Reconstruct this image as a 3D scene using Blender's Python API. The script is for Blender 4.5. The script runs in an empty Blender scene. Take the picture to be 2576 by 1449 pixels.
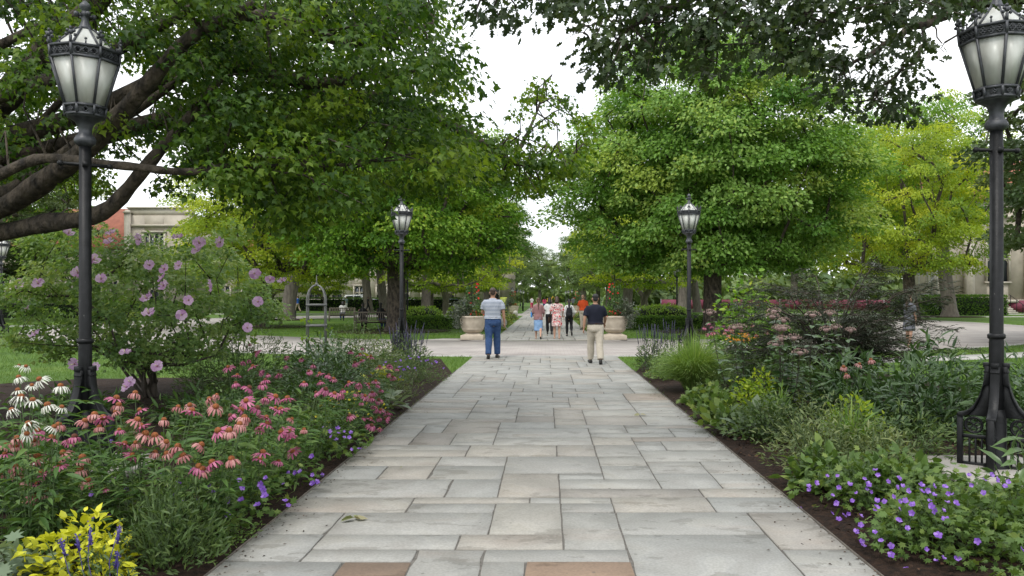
import bpy, bmesh, math, random
import numpy as np
from mathutils import Vector, Matrix
R = math.radians
PI = math.pi
scene = bpy.context.scene
C = scene.collection

# ------------------------------------------------------------------ camera
EYE = 1.62
cam_data = bpy.data.cameras.new('camera')
cam = bpy.data.objects.new('camera', cam_data)
C.objects.link(cam)
cam.location = (0, 0, EYE)
cam.rotation_euler = (R(90), 0, 0)
cam_data.sensor_width = 36
cam_data.lens = 27.35
cam_data.shift_x = -0.0326
cam_data.shift_y = 0.0088
cam_data.clip_start = 0.05
cam_data.clip_end = 2000
scene.camera = cam

# ------------------------------------------------------------------ sky, sun, exposure
SUN_EL, SUN_AZ = R(58), R(205)          # azimuth clockwise from +Y
world = bpy.data.worlds.new('World')
scene.world = world
world.use_nodes = True
wn, wl = world.node_tree.nodes, world.node_tree.links
wn.clear()
w_out = wn.new('ShaderNodeOutputWorld')
w_sky = wn.new('ShaderNodeTexSky')
w_sky.sky_type = 'NISHITA'
w_sky.sun_disc = False
w_sky.sun_elevation = SUN_EL
w_sky.sun_rotation = SUN_AZ
w_bg = wn.new('ShaderNodeBackground')
w_bg.inputs['Strength'].default_value = 0.12
wl.new(w_sky.outputs[0], w_bg.inputs['Color'])
w_cloud = wn.new('ShaderNodeBackground')           # the closed, bright overcast deck
w_cloud.inputs['Color'].default_value = (0.95, 0.975, 1.0, 1)
w_cloud.inputs['Strength'].default_value = 1.35
w_tc = wn.new('ShaderNodeTexCoord')
w_noise = wn.new('ShaderNodeTexNoise')
w_noise.inputs['Scale'].default_value = 2.2
w_noise.inputs['Detail'].default_value = 5
w_ramp = wn.new('ShaderNodeMapRange')
w_ramp.inputs['From Min'].default_value = 0.3
w_ramp.inputs['From Max'].default_value = 0.6
w_ramp.inputs['To Min'].default_value = 0.72
w_ramp.inputs['To Max'].default_value = 1.0
w_mix = wn.new('ShaderNodeMixShader')
wl.new(w_tc.outputs['Generated'], w_noise.inputs['Vector'])
wl.new(w_noise.outputs['Fac'], w_ramp.inputs['Value'])
wl.new(w_ramp.outputs['Result'], w_mix.inputs['Fac'])
wl.new(w_bg.outputs[0], w_mix.inputs[1])
wl.new(w_cloud.outputs[0], w_mix.inputs[2])
wl.new(w_mix.outputs[0], w_out.inputs['Surface'])

sun_data = bpy.data.lights.new('sun', 'SUN')
sun_data.energy = 1.5
sun_data.angle = R(14)
sun_data.color = (1.0, 0.96, 0.9)
sun = bpy.data.objects.new('sun', sun_data)
C.objects.link(sun)
sd = Vector((math.sin(SUN_AZ) * math.cos(SUN_EL), math.cos(SUN_AZ) * math.cos(SUN_EL), math.sin(SUN_EL)))
sun.rotation_euler = (-sd).to_track_quat('-Z', 'Y').to_euler()
sun.location = sd * 60

vs = scene.view_settings
vs.view_transform = 'Standard'
vs.look = 'None'
vs.exposure = 0.42
vs.gamma = 1.0
vs.use_curve_mapping = False
scene.cycles.use_denoising = True
scene.cycles.max_bounces = 9
scene.cycles.diffuse_bounces = 6
scene.cycles.glossy_bounces = 2
scene.cycles.transmission_bounces = 5
scene.cycles.transparent_max_bounces = 4
scene.cycles.sample_clamp_indirect = 6
scene.cycles.caustics_reflective = False
scene.cycles.caustics_refractive = False

# ------------------------------------------------------------------ helpers
def at(x, y, d):
    """a point of the place: x, y as measured on the photograph (2576 px wide), d metres ahead"""
    return np.array([(x - 1372) / 1957 * d, d, EYE - (y - 747) / 1957 * d])

def tag(o, label=None, cat=None, group=None, kind=None):
    if label: o['label'] = label
    if cat: o['category'] = cat
    if group: o['group'] = group
    if kind: o['kind'] = kind
    return o

def empty(name, loc=(0, 0, 0), rz=0, label=None, cat=None, group=None, scale=1):
    o = bpy.data.objects.new(name, None)
    C.objects.link(o)
    o.location = loc
    o.rotation_euler = (0, 0, rz)
    o.scale = (scale, scale, scale)
    o.empty_display_size = 0.1
    return tag(o, label, cat, group)

KIDS = {}
def link(name, me, parent=None, loc=None, rot=None, scale=None):
    o = bpy.data.objects.new(name, me)
    C.objects.link(o)
    if parent is not None:
        o.parent = parent
        KIDS.setdefault(parent.name, []).append(o)
    if loc is not None: o.location = loc
    if rot is not None: o.rotation_euler = rot
    if scale is not None: o.scale = scale if hasattr(scale, '__len__') else (scale,) * 3
    return o

def copy_tree(o, parent=None):
    c = o.copy()
    C.objects.link(c)
    c.parent = parent
    if parent is not None:
        KIDS.setdefault(parent.name, []).append(c)
    for ch in list(KIDS.get(o.name, [])):
        copy_tree(ch, c)
    return c

def place(o, loc, rz=0, label=None, group=None, scale=None):
    o.location = loc
    o.rotation_euler = (o.rotation_euler.x, o.rotation_euler.y, rz)
    if scale is not None:
        o.scale = scale if hasattr(scale, '__len__') else (scale,) * 3
    return tag(o, label, None, group)

class MB:
    """collects faces; build() links them as one mesh object"""
    def __init__(self):
        self.v, self.f, self.t, self.n = [], [], [], 0
    def add(self, verts, faces, tint=None):
        verts = np.asarray(verts, dtype=np.float64).reshape(-1, 3)
        if isinstance(faces, np.ndarray):
            self.f.append(faces + self.n)
            m = len(faces)
        else:
            m = len(faces)
            by = {}
            for fc in faces: by.setdefault(len(fc), []).append(fc)
            for k, l in by.items(): self.f.append(np.array(l) + self.n)
        if tint is None: tint = np.full(m, 0.5)
        self.t.append(np.broadcast_to(np.asarray(tint, dtype=np.float64), (m,)))
        self.v.append(verts)
        self.n += len(verts)
        return self
    def box(self, c, s, rz=0, taper=1.0, rot=None):
        x, y, z = s[0] / 2, s[1] / 2, s[2] / 2
        p = np.array([[-x, -y, -z], [x, -y, -z], [x, y, -z], [-x, y, -z],
                      [-x * taper, -y * taper, z], [x * taper, -y * taper, z], [x * taper, y * taper, z], [-x * taper, y * taper, z]])
        if rot is not None: p = p @ np.array(rot).T
        if rz:
            ca, sa = math.cos(rz), math.sin(rz)
            p = p @ np.array([[ca, sa, 0], [-sa, ca, 0], [0, 0, 1]])
        return self.add(p + np.asarray(c), [(0, 3, 2, 1), (4, 5, 6, 7), (0, 1, 5, 4), (1, 2, 6, 5), (2, 3, 7, 6), (3, 0, 4, 7)])
    def tube(self, pts, rad, n=8, cap=True, tint=None, flat=None):
        pts = np.asarray(pts, dtype=np.float64)
        m = len(pts)
        rad = np.broadcast_to(np.asarray(rad, dtype=np.float64), (m,))
        d = np.gradient(pts, axis=0)
        d /= np.linalg.norm(d, axis=1)[:, None] + 1e-12
        ref = np.array([0, 0, 1.0]) if abs(d[0][2]) < 0.9 else np.array([1.0, 0, 0])
        u = np.cross(d[0], ref); u /= np.linalg.norm(u) + 1e-12
        a = np.linspace(0, 2 * PI, n, endpoint=False)
        ca, sa = np.cos(a), np.sin(a)
        out = []
        for i in range(m):
            u = u - d[i] * np.dot(u, d[i]); u /= np.linalg.norm(u) + 1e-12
            w = np.cross(d[i], u)
            k = 1.0 if flat is None else flat
            out.append(pts[i] + rad[i] * (ca[:, None] * u + k * sa[:, None] * w))
        V = np.concatenate(out)
        i = np.arange(m - 1)[:, None] * n
        j = np.arange(n)[None, :]
        q = np.stack([i + j, i + (j + 1) % n, i + n + (j + 1) % n, i + n + j], axis=-1).reshape(-1, 4)
        fs = [tuple(x) for x in q]
        if cap:
            fs.append(tuple(range(n - 1, -1, -1)))
            fs.append(tuple(range((m - 1) * n, m * n)))
        return self.add(V, fs, tint)
    def lathe(self, prof, n=16, c=(0, 0, 0), a0=0.0, cap=True):
        prof = np.asarray(prof, dtype=np.float64)
        m = len(prof)
        a = a0 + np.linspace(0, 2 * PI, n, endpoint=False)
        V = np.concatenate([np.stack([r * np.cos(a), r * np.sin(a), np.full(n, z)], 1) for r, z in prof]) + np.asarray(c)
        fs = []
        for i in range(m - 1):
            for j in range(n):
                k = (j + 1) % n
                fs.append((i * n + j, i * n + k, (i + 1) * n + k, (i + 1) * n + j))
        if cap:
            fs.append(tuple(range(n - 1, -1, -1)))
            fs.append(tuple(range((m - 1) * n, m * n)))
        return self.add(V, fs)
    def ball(self, c, r, n=10, m=7, sc=(1, 1, 1)):
        z = np.linspace(-1, 1, m)
        ang = np.linspace(-PI / 2, PI / 2, m)
        pr = np.array([(max(math.cos(t), 0.02) * r, math.sin(t) * r) for t in ang])
        k = self.n
        self.lathe(pr, n)
        self.v[-1] = self.v[-1] * np.array(sc) + np.asarray(c)
        return self
    def loft(self, secs, n=14):
        """secs: (cx, cy, z, rx, ry)"""
        a = np.linspace(0, 2 * PI, n, endpoint=False)
        V = np.concatenate([np.stack([s[0] + s[3] * np.cos(a), s[1] + s[4] * np.sin(a), np.full(n, s[2])], 1) for s in secs])
        fs = []
        m = len(secs)
        for i in range(m - 1):
            for j in range(n):
                k = (j + 1) % n
                fs.append((i * n + j, i * n + k, (i + 1) * n + k, (i + 1) * n + j))
        fs.append(tuple(range(n - 1, -1, -1)))
        fs.append(tuple(range((m - 1) * n, m * n)))
        return self.add(V, fs)
    def poly(self, pts, z0, z1):
        """a flat polygon in plan, extruded from z0 to z1"""
        n = len(pts)
        V = [(p[0], p[1], z0) for p in pts] + [(p[0], p[1], z1) for p in pts]
        fs = [tuple(range(n - 1, -1, -1)), tuple(range(n, 2 * n))]
        fs += [(i, (i + 1) % n, n + (i + 1) % n, n + i) for i in range(n)]
        return self.add(V, fs)
    def leaves(self, pos, nrm, tip, size, tint, tpl):
        tv, tf = tpl
        pos, nrm, tip = (np.asarray(a, dtype=np.float64) for a in (pos, nrm, tip))
        N = len(pos)
        if N == 0: return self
        tip = tip / (np.linalg.norm(tip, axis=1)[:, None] + 1e-9)
        b = np.cross(nrm, tip)
        b /= np.linalg.norm(b, axis=1)[:, None] + 1e-9
        n2 = np.cross(tip, b)
        s = np.broadcast_to(np.asarray(size, dtype=np.float64), (N,))[:, None, None]
        V = pos[:, None, :] + s * (tv[None, :, 0:1] * b[:, None, :] + tv[None, :, 1:2] * tip[:, None, :] + tv[None, :, 2:3] * n2[:, None, :])
        F = (tf[None, :, :] + (np.arange(N) * len(tv))[:, None, None]).reshape(-1, tf.shape[1])
        tint = np.repeat(np.broadcast_to(np.asarray(tint), (N,)), len(tf))
        return self.add(V.reshape(-1, 3), F, tint)
    def mesh(self, name, mat=None, smooth=False):
        V = np.concatenate(self.v)
        me = bpy.data.meshes.new(name)
        me.vertices.add(len(V))
        me.vertices.foreach_set('co', V.astype(np.float32).ravel())
        li = np.concatenate([f.ravel() for f in self.f]).astype(np.int32)
        cnt = np.concatenate([np.full(len(f), f.shape[1]) for f in self.f]).astype(np.int32)
        st = np.concatenate([[0], np.cumsum(cnt)[:-1]]).astype(np.int32)
        me.loops.add(len(li))
        me.loops.foreach_set('vertex_index', li)
        me.polygons.add(len(cnt))
        me.polygons.foreach_set('loop_start', st)
        at_ = me.attributes.new('tint', 'FLOAT', 'FACE')
        # faces are stored grouped in the order they were added
        tt = np.concatenate(self.t).astype(np.float32)
        if len(tt) == len(cnt): at_.data.foreach_set('value', tt)
        me.update(calc_edges=True)
        me.validate()
        if smooth:
            me.polygons.foreach_set('use_smooth', np.ones(len(me.polygons), dtype=bool))
        if mat: me.materials.append(mat)
        return me
    def build(self, name, mat, parent=None, smooth=False, loc=None, rot=None):
        return link(name, self.mesh(name, mat, smooth), parent, loc, rot)

def unit(v):
    return v / (np.linalg.norm(v, axis=-1, keepdims=True) + 1e-9)

def bevel(o, w=0.01, seg=2):
    m = o.modifiers.new('bevel', 'BEVEL')
    m.width = w
    m.segments = seg
    m.limit_method = 'ANGLE'
    return o

# ------------------------------------------------------------------ materials
def new_mat(name):
    m = bpy.data.materials.new(name)
    m.use_nodes = True
    nt = m.node_tree
    return m, nt.nodes, nt.links, nt.nodes['Principled BSDF']

def ramp_node(n, stops):
    r = n.new('ShaderNodeValToRGB')
    el = r.color_ramp.elements
    while len(el) < len(stops): el.new(0.5)
    for e, (p, c) in zip(el, stops):
        e.position = p
        e.color = (*c, 1)
    return r

def mat(name, c1, c2=None, scale=8.0, rough=0.6, bump=0.0, bscale=None, spec=0.5, metal=0.0, detail=4, coords='Object', stretch=(1, 1, 1)):
    m, n, l, p = new_mat(name)
    p.inputs['Roughness'].default_value = rough
    p.inputs['Specular IOR Level'].default_value = spec
    p.inputs['Metallic'].default_value = metal
    tc = n.new('ShaderNodeTexCoord')
    mp = n.new('ShaderNodeMapping')
    mp.inputs['Scale'].default_value = stretch
    l.new(tc.outputs[coords], mp.inputs['Vector'])
    if c2 is None:
        c2 = tuple(x * 0.8 for x in c1)
    tx = n.new('ShaderNodeTexNoise')
    tx.inputs['Scale'].default_value = scale
    tx.inputs['Detail'].default_value = detail
    l.new(mp.outputs[0], tx.inputs['Vector'])
    r = ramp_node(n, [(0.32, c1), (0.68, c2)])
    l.new(tx.outputs['Fac'], r.inputs['Fac'])
    l.new(r.outputs['Color'], p.inputs['Base Color'])
    if bump:
        t2 = n.new('ShaderNodeTexNoise')
        t2.inputs['Scale'].default_value = bscale or scale * 4
        t2.inputs['Detail'].default_value = 5
        l.new(mp.outputs[0], t2.inputs['Vector'])
        b = n.new('ShaderNodeBump')
        b.inputs['Strength'].default_value = 0.6
        b.inputs['Distance'].default_value = bump
        l.new(t2.outputs['Fac'], b.inputs['Height'])
        l.new(b.outputs[0], p.inputs['Normal'])
    return m

def leaf_mat(name, stops, trans=0.35, rough=0.5, spec=0.35, tcol=(1.25, 1.2, 0.55)):
    """stops: colours across the per-leaf 'tint' attribute"""
    m, n, l, p = new_mat(name)
    p.inputs['Roughness'].default_value = rough
    p.inputs['Specular IOR Level'].default_value = spec
    a = n.new('ShaderNodeAttribute')
    a.attribute_name = 'tint'
    r = ramp_node(n, stops)
    l.new(a.outputs['Fac'], r.inputs['Fac'])
    l.new(r.outputs['Color'], p.inputs['Base Color'])
    t = n.new('ShaderNodeBsdfTranslucent')
    mx = n.new('ShaderNodeMix')
    mx.data_type = 'RGBA'
    mx.blend_type = 'MULTIPLY'
    mx.inputs['Factor'].default_value = 1
    l.new(r.outputs['Color'], mx.inputs[6])
    mx.inputs[7].default_value = (*tcol, 1)
    l.new(mx.outputs[2], t.inputs['Color'])
    ms = n.new('ShaderNodeMixShader')
    ms.inputs['Fac'].default_value = trans
    l.new(p.outputs[0], ms.inputs[1])
    l.new(t.outputs[0], ms.inputs[2])
    l.new(ms.outputs[0], n['Material Output'].inputs['Surface'])
    return m

def tile(half):
    """leaf template from a right-hand outline [(x, y, z)], mid rib on x = 0; returns verts, tris"""
    pass

def tpl(v, f):
    return np.array(v, dtype=np.float64), np.array(f)

KITE = tpl([(0, 0, 0), (.3, .42, .07), (0, 1, -.1), (-.3, .42, .07)], [(0, 1, 2), (0, 2, 3)])
OVATE = tpl([(0, 0, 0), (.25, .3, .06), (.22, .62, .03), (0, 1, -.14), (-.22, .62, .03), (-.25, .3, .06), (0, .5, 0)],
            [(0, 1, 6), (1, 2, 6), (2, 3, 6), (3, 4, 6), (4, 5, 6), (5, 0, 6)])
MAPLE3 = tpl([(0, 0, 0), (.5, .3, .05), (.2, .52, .02), (0, 1, -.12), (-.2, .52, .02), (-.5, .3, .05)],
             [(0, 1, 2), (0, 2, 3), (0, 3, 4), (0, 4, 5)])
MAPLE5 = tpl([(0, .35, 0), (0, 0, .03), (.3, .02, .03), (.22, .2, 0), (.58, .38, -.03), (.28, .48, 0), (.34, .8, -.05), (.12, .62, 0), (0, 1.02, -.08),
              (-.12, .62, 0), (-.34, .8, -.05), (-.28, .48, 0), (-.58, .38, -.03), (-.22, .2, 0), (-.3, .02, .03)],
             [(0, i, i + 1) for i in range(1, 14)] + [(0, 14, 1)])
OAK = tpl([(0, 0, 0), (.12, .16, .02), (.3, .26, .04), (.13, .38, 0), (.4, .58, .03), (.17, .66, 0), (.2, .9, 0), (0, 1, -.06),
           (-.2, .9, 0), (-.17, .66, 0), (-.4, .58, .03), (-.13, .38, 0), (-.3, .26, .04), (-.12, .16, .02), (0, .5, -.02)],
          [(14, i, i + 1) for i in range(0, 13)] + [(14, 13, 0)])
LANCE = tpl([(0, 0, 0), (.1, .28, .05), (0, .3, .0), (-.1, .28, .05), (.1, .6, .0), (0, .62, -.06), (-.1, .6, .0), (0, 1, -.22)],
            [(0, 1, 2), (0, 2, 3), (1, 4, 5), (1, 5, 2), (2, 5, 6), (2, 6, 3), (4, 7, 5), (5, 7, 6)])
NARROW = tpl([(0, 0, 0), (.07, .45, .02), (0, 1, -.12), (-.07, .45, .02)], [(0, 1, 2), (0, 2, 3)])
BLADE = tpl([(-.018, 0, 0), (.018, 0, 0), (.018, .45, .0), (-.018, .45, .0), (.011, .8, -.1), (-.011, .8, -.1), (0, 1, -.24)],
            [(0, 1, 2), (0, 2, 3), (3, 2, 4), (3, 4, 5), (5, 4, 6)])
GRASS = tpl([(-.06, 0, 0), (.06, 0, 0), (0, 1, -.25)], [(0, 1, 2)])

def green(a, b, c):
    return [(0.0, a), (0.5, b), (1.0, c)]

M = {}
M['maple_leaf'] = leaf_mat('maple_leaf', [(0.0, (.05, .14, .018)), (.45, (.13, .27, .028)), (.72, (.21, .36, .042)), (1.0, (.4, .48, .05))], trans=.45)
M['maple_leaf_light'] = leaf_mat('maple_leaf_light', [(0.0, (.08, .19, .03)), (.4, (.17, .32, .055)), (.75, (.28, .43, .12)), (1.0, (.4, .5, .1))], trans=.44)
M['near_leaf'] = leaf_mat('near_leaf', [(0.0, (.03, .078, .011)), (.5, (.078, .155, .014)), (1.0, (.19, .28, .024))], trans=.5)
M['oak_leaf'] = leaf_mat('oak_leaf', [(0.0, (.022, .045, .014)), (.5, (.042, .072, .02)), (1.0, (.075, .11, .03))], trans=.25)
M['grey_leaf'] = leaf_mat('grey_leaf', [(0.0, (.045, .08, .026)), (.5, (.08, .125, .038)), (1.0, (.14, .19, .065))], trans=.3)
M['yellow_leaf'] = leaf_mat('yellow_leaf', [(0.0, (.13, .23, .022)), (.5, (.3, .4, .03)), (1.0, (.55, .58, .05))], trans=.45)
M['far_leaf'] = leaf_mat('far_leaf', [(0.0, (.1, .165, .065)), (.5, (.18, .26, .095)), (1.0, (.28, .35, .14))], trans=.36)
M['bark'] = mat('bark', (.105, .083, .062), (.012, .009, .007), scale=11, rough=.92, bump=.12, bscale=20, stretch=(1, 1, .5), detail=9)
M['bark_grey'] = mat('bark_grey', (.16, .14, .115), (.085, .072, .058), scale=7, rough=.9, bump=.03, bscale=18, stretch=(1, 1, .3))
# ------------------------------------------------------------------ the ground
RC = np.array([0.0, 48.2])        # centre of the round drive
R_OUT, R_IN = 27.0, 19.6

def lawn_mat():
    m, n, l, p = new_mat('lawn_grass')
    p.inputs['Roughness'].default_value = .8
    p.inputs['Specular IOR Level'].default_value = .2
    tc = n.new('ShaderNodeTexCoord')
    a = n.new('ShaderNodeTexNoise'); a.inputs['Scale'].default_value = .55; a.inputs['Detail'].default_value = 6
    b = n.new('ShaderNodeTexNoise'); b.inputs['Scale'].default_value = 38; b.inputs['Detail'].default_value = 4
    l.new(tc.outputs['Object'], a.inputs['Vector']); l.new(tc.outputs['Object'], b.inputs['Vector'])
    r1 = ramp_node(n, [(.3, (.055, .115, .016)), (.55, (.082, .158, .02)), (.75, (.125, .185, .03))])
    r2 = ramp_node(n, [(.3, (.55, .6, .5)), (.7, (1.25, 1.2, 1.2))])
    l.new(a.outputs['Fac'], r1.inputs['Fac']); l.new(b.outputs['Fac'], r2.inputs['Fac'])
    mx = n.new('ShaderNodeMix'); mx.data_type = 'RGBA'; mx.blend_type = 'MULTIPLY'; mx.inputs['Factor'].default_value = .8
    l.new(r1.outputs[0], mx.inputs[6]); l.new(r2.outputs[0], mx.inputs[7])
    l.new(mx.outputs[2], p.inputs['Base Color'])
    bp = n.new('ShaderNodeBump'); bp.inputs['Distance'].default_value = .04; bp.inputs['Strength'].default_value = .7
    l.new(b.outputs['Fac'], bp.inputs['Height']); l.new(bp.outputs[0], p.inputs['Normal'])
    return m
M['lawn'] = lawn_mat()
M['grass_blade'] = leaf_mat('grass_blade', [(0, (.05, .11, .014)), (.6, (.095, .175, .022)), (1, (.17, .22, .04))], trans=.3)
M['mulch'] = mat('mulch', (.035, .02, .013), (.011, .007, .005), scale=26, rough=.95, bump=.04, bscale=45, spec=.2)
M['mulch_chip'] = leaf_mat('mulch_chip', [(0, (.012, .008, .006)), (.5, (.04, .023, .015)), (1, (.12, .07, .042))], trans=0.0, rough=.9, spec=.15)
M['joint'] = mat('joint', (.15, .14, .125), (.085, .08, .07), scale=30, rough=.95)

g = MB()
N = 48
xs = np.linspace(-1, 1, N + 1); xs = np.sign(xs) * np.abs(xs) ** 2.2 * 700
gx, gy = np.meshgrid(xs, xs + 40, indexing='ij')
V = np.stack([gx, gy, np.zeros_like(gx)], -1).reshape(-1, 3)
q = [(i * (N + 1) + j, (i + 1) * (N + 1) + j, (i + 1) * (N + 1) + j + 1, i * (N + 1) + j + 1) for i in range(N) for j in range(N)]
g.add(V, q)
tag(g.build('lawn', M['lawn']), 'wide green mown lawn around the paths', 'lawn', kind='structure')

def paver_mat():
    m, n, l, p = new_mat('drive_pavers')
    p.inputs['Roughness'].default_value = .85
    tc = n.new('ShaderNodeTexCoord')
    mp = n.new('ShaderNodeMapping'); mp.inputs['Scale'].default_value = (1, 1, 1)
    l.new(tc.outputs['Object'], mp.inputs['Vector'])
    bk = n.new('ShaderNodeTexBrick')
    bk.inputs['Color1'].default_value = (.345, .325, .305, 1)
    bk.inputs['Color2'].default_value = (.315, .29, .27, 1)
    bk.inputs['Mortar'].default_value = (.26, .245, .23, 1)
    bk.inputs['Scale'].default_value = 2.5
    bk.inputs['Mortar Size'].default_value = .018
    bk.inputs['Brick Width'].default_value = .55
    l.new(mp.outputs[0], bk.inputs['Vector'])
    a = n.new('ShaderNodeTexNoise'); a.inputs['Scale'].default_value = .9; a.inputs['Detail'].default_value = 6
    l.new(tc.outputs['Object'], a.inputs['Vector'])
    r = ramp_node(n, [(.3, (.82, .8, .8)), (.7, (1.15, 1.12, 1.1))])
    l.new(a.outputs['Fac'], r.inputs['Fac'])
    mx = n.new('ShaderNodeMix'); mx.data_type = 'RGBA'; mx.blend_type = 'MULTIPLY'; mx.inputs['Factor'].default_value = 1
    l.new(bk.outputs['Color'], mx.inputs[6]); l.new(r.outputs[0], mx.inputs[7])
    l.new(mx.outputs[2], p.inputs['Base Color'])
    return m
M['drive'] = paver_mat()
M['concrete'] = mat('concrete', (.42, .41, .385), (.34, .33, .31), scale=3, rough=.9, bump=.004, bscale=60)

def annulus(r0, r1, a0, a1, z0, z1, n=160):
    mb = MB()
    a = np.linspace(a0, a1, n + 1)
    ring = lambda r, z: np.stack([RC[0] + r * np.cos(a), RC[1] + r * np.sin(a), np.full(n + 1, z)], 1)
    V = np.concatenate([ring(r0, z0), ring(r0, z1), ring(r1, z1), ring(r1, z0)])
    k = n + 1
    fs = []
    for i in range(n):
        for b in (0, 1, 2): fs.append((b * k + i, b * k + i + 1, (b + 1) * k + i + 1, (b + 1) * k + i))
    mb.add(V, fs)
    return mb
tag(annulus(R_IN, R_OUT, 0, 2 * PI, -.05, .012).build('round_drive', M['drive']), 'pale pinkish paved ring drive', 'drive', kind='structure')
tag(annulus(R_OUT - .02, R_OUT + .16, 0, 2 * PI, -.05, .022).build('drive_kerb', M['concrete']), 'flush pale kerb round the drive', 'kerb', kind='structure')
tag(annulus(29.0, 30.2, R(-83), R(-20), -.05, .01).build('side_path', M['concrete']), 'narrow concrete side path across the lawn', 'path', kind='structure')
b = MB()
for i, (x0, y0, x1, y1, w) in enumerate([(-75, 74, -19.0, 74, 2.2), (19.0, 74, 80, 72, 2.4), (-60, 33, -26.8, 44, 2.4), (24, 62, 60, 66, 2.0)]):
    d = unit(np.array([x1 - x0, y1 - y0])); nn = np.array([-d[1], d[0]]) * w / 2
    z = .013 + i * .002
    b.poly([(x0 - nn[0], y0 - nn[1]), (x1 - nn[0], y1 - nn[1]), (x1 + nn[0], y1 + nn[1]), (x0 + nn[0], y0 + nn[1])], -.05, z)
    tag(b.build('lawn_path', M['concrete']), 'pale concrete footpath crossing the far lawn', 'path', kind='structure')
    b = MB()
b = MB(); b.poly([(-90, 97), (-8, 97), (-8, 106), (-90, 106)], -.05, .02)
M['asphalt'] = mat('asphalt', (.09, .09, .09), (.06, .06, .06), scale=20, rough=.9)
tag(b.build('street', M['asphalt']), 'asphalt street beyond the far hedge', 'street', kind='structure')

# ---- the flagstone walk
def stone_mat():
    m, n, l, p = new_mat('flagstone')
    p.inputs['Roughness'].default_value = .72
    p.inputs['Specular IOR Level'].default_value = .35
    oi = n.new('ShaderNodeObjectInfo')
    at_ = n.new('ShaderNodeAttribute'); at_.attribute_name = 'tint'
    geo = n.new('ShaderNodeTexCoord')
    ad = n.new('ShaderNodeMath'); ad.operation = 'MULTIPLY_ADD'; ad.inputs[1].default_value = 57.0
    l.new(at_.outputs['Fac'], ad.inputs[0]); l.new(oi.outputs['Random'], ad.inputs[2])
    off = n.new('ShaderNodeCombineXYZ')
    sc = n.new('ShaderNodeMath'); sc.operation = 'MULTIPLY'; sc.inputs[1].default_value = 9.0
    l.new(ad.outputs[0], sc.inputs[0]); l.new(sc.outputs[0], off.inputs['X']); l.new(ad.outputs[0], off.inputs['Z'])
    vec = n.new('ShaderNodeVectorMath'); vec.operation = 'ADD'
    l.new(geo.outputs['Object'], vec.inputs[0]); l.new(off.outputs[0], vec.inputs[1])
    base = ramp_node(n, [(0, (.255, .252, .235)), (.2, (.275, .272, .252)), (.45, (.295, .29, .27)), (.62, (.262, .265, .252)), (.74, (.288, .277, .248)), (.83, (.29, .268, .237)), (.90, (.225, .22, .205)), (.945, (.262, .215, .172)), (.975, (.27, .185, .128)), (1, (.165, .122, .092))])
    l.new(at_.outputs['Fac'], base.inputs['Fac'])
    # veins / cleft layers
    wv = n.new('ShaderNodeTexNoise'); wv.inputs['Scale'].default_value = 1.6; wv.inputs['Detail'].default_value = 8; wv.inputs['Distortion'].default_value = 1.4
    l.new(vec.outputs[0], wv.inputs['Vector'])
    r1 = ramp_node(n, [(.28, (.9, .885, .87)), (.45, (1.0, 1.0, .99)), (.52, (1.02, 1.02, 1.02)), (.56, (1.1, 1.1, 1.09)), (.72, (1.02, 1.0, .96))])
    l.new(wv.outputs['Fac'], r1.inputs['Fac'])
    m1 = n.new('ShaderNodeMix'); m1.data_type = 'RGBA'; m1.blend_type = 'MULTIPLY'; m1.inputs['Factor'].default_value = 1
    l.new(base.outputs[0], m1.inputs[6]); l.new(r1.outputs[0], m1.inputs[7])
    # warm rust clouds
    ru = n.new('ShaderNodeTexNoise'); ru.inputs['Scale'].default_value = 1.1; ru.inputs['Detail'].default_value = 5; ru.inputs['Distortion'].default_value = .8
    mp = n.new('ShaderNodeMapping'); mp.inputs['Location'].default_value = (13, 7, 3); mp.inputs['Scale'].default_value = (.6, 1.6, 1)
    l.new(vec.outputs[0], mp.inputs['Vector']); l.new(mp.outputs[0], ru.inputs['Vector'])
    mr = n.new('ShaderNodeMapRange'); mr.inputs['From Min'].default_value = .58; mr.inputs['From Max'].default_value = .75; mr.inputs['To Max'].default_value = .2
    l.new(ru.outputs['Fac'], mr.inputs['Value'])
    m2 = n.new('ShaderNodeMix'); m2.data_type = 'RGBA'
    l.new(mr.outputs[0], m2.inputs['Factor']); l.new(m1.outputs[2], m2.inputs[6]); m2.inputs[7].default_value = (.30, .19, .125, 1)
    # dark flaked patches (spalled cleft)
    fl = n.new('ShaderNodeTexNoise'); fl.inputs['Scale'].default_value = 3.4; fl.inputs['Detail'].default_value = 7; fl.inputs['Roughness'].default_value = .6
    mp2 = n.new('ShaderNodeMapping'); mp2.inputs['Location'].default_value = (-5, 21, 9); mp2.inputs['Scale'].default_value = (.7, 1.3, 1)
    l.new(vec.outputs[0], mp2.inputs['Vector']); l.new(mp2.outputs[0], fl.inputs['Vector'])
    mr2 = n.new('ShaderNodeMapRange'); mr2.inputs['From Min'].default_value = .585; mr2.inputs['From Max'].default_value = .6; mr2.inputs['To Max'].default_value = 1
    l.new(fl.outputs['Fac'], mr2.inputs['Value'])
    m3 = n.new('ShaderNodeMix'); m3.data_type = 'RGBA'; m3.blend_type = 'MULTIPLY'
    k = n.new('ShaderNodeMath'); k.operation = 'MULTIPLY'; k.inputs[1].default_value = .75
    l.new(mr2.outputs[0], k.inputs[0]); l.new(k.outputs[0], m3.inputs['Factor'])
    l.new(m2.outputs[2], m3.inputs[6]); m3.inputs[7].default_value = (.74, .73, .71, 1)
    fine = n.new('ShaderNodeTexNoise'); fine.inputs['Scale'].default_value = 60; fine.inputs['Detail'].default_value = 4
    l.new(vec.outputs[0], fine.inputs['Vector'])
    r4 = ramp_node(n, [(.3, (.86, .86, .86)), (.7, (1.1, 1.1, 1.1))])
    l.new(fine.outputs['Fac'], r4.inputs['Fac'])
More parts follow.
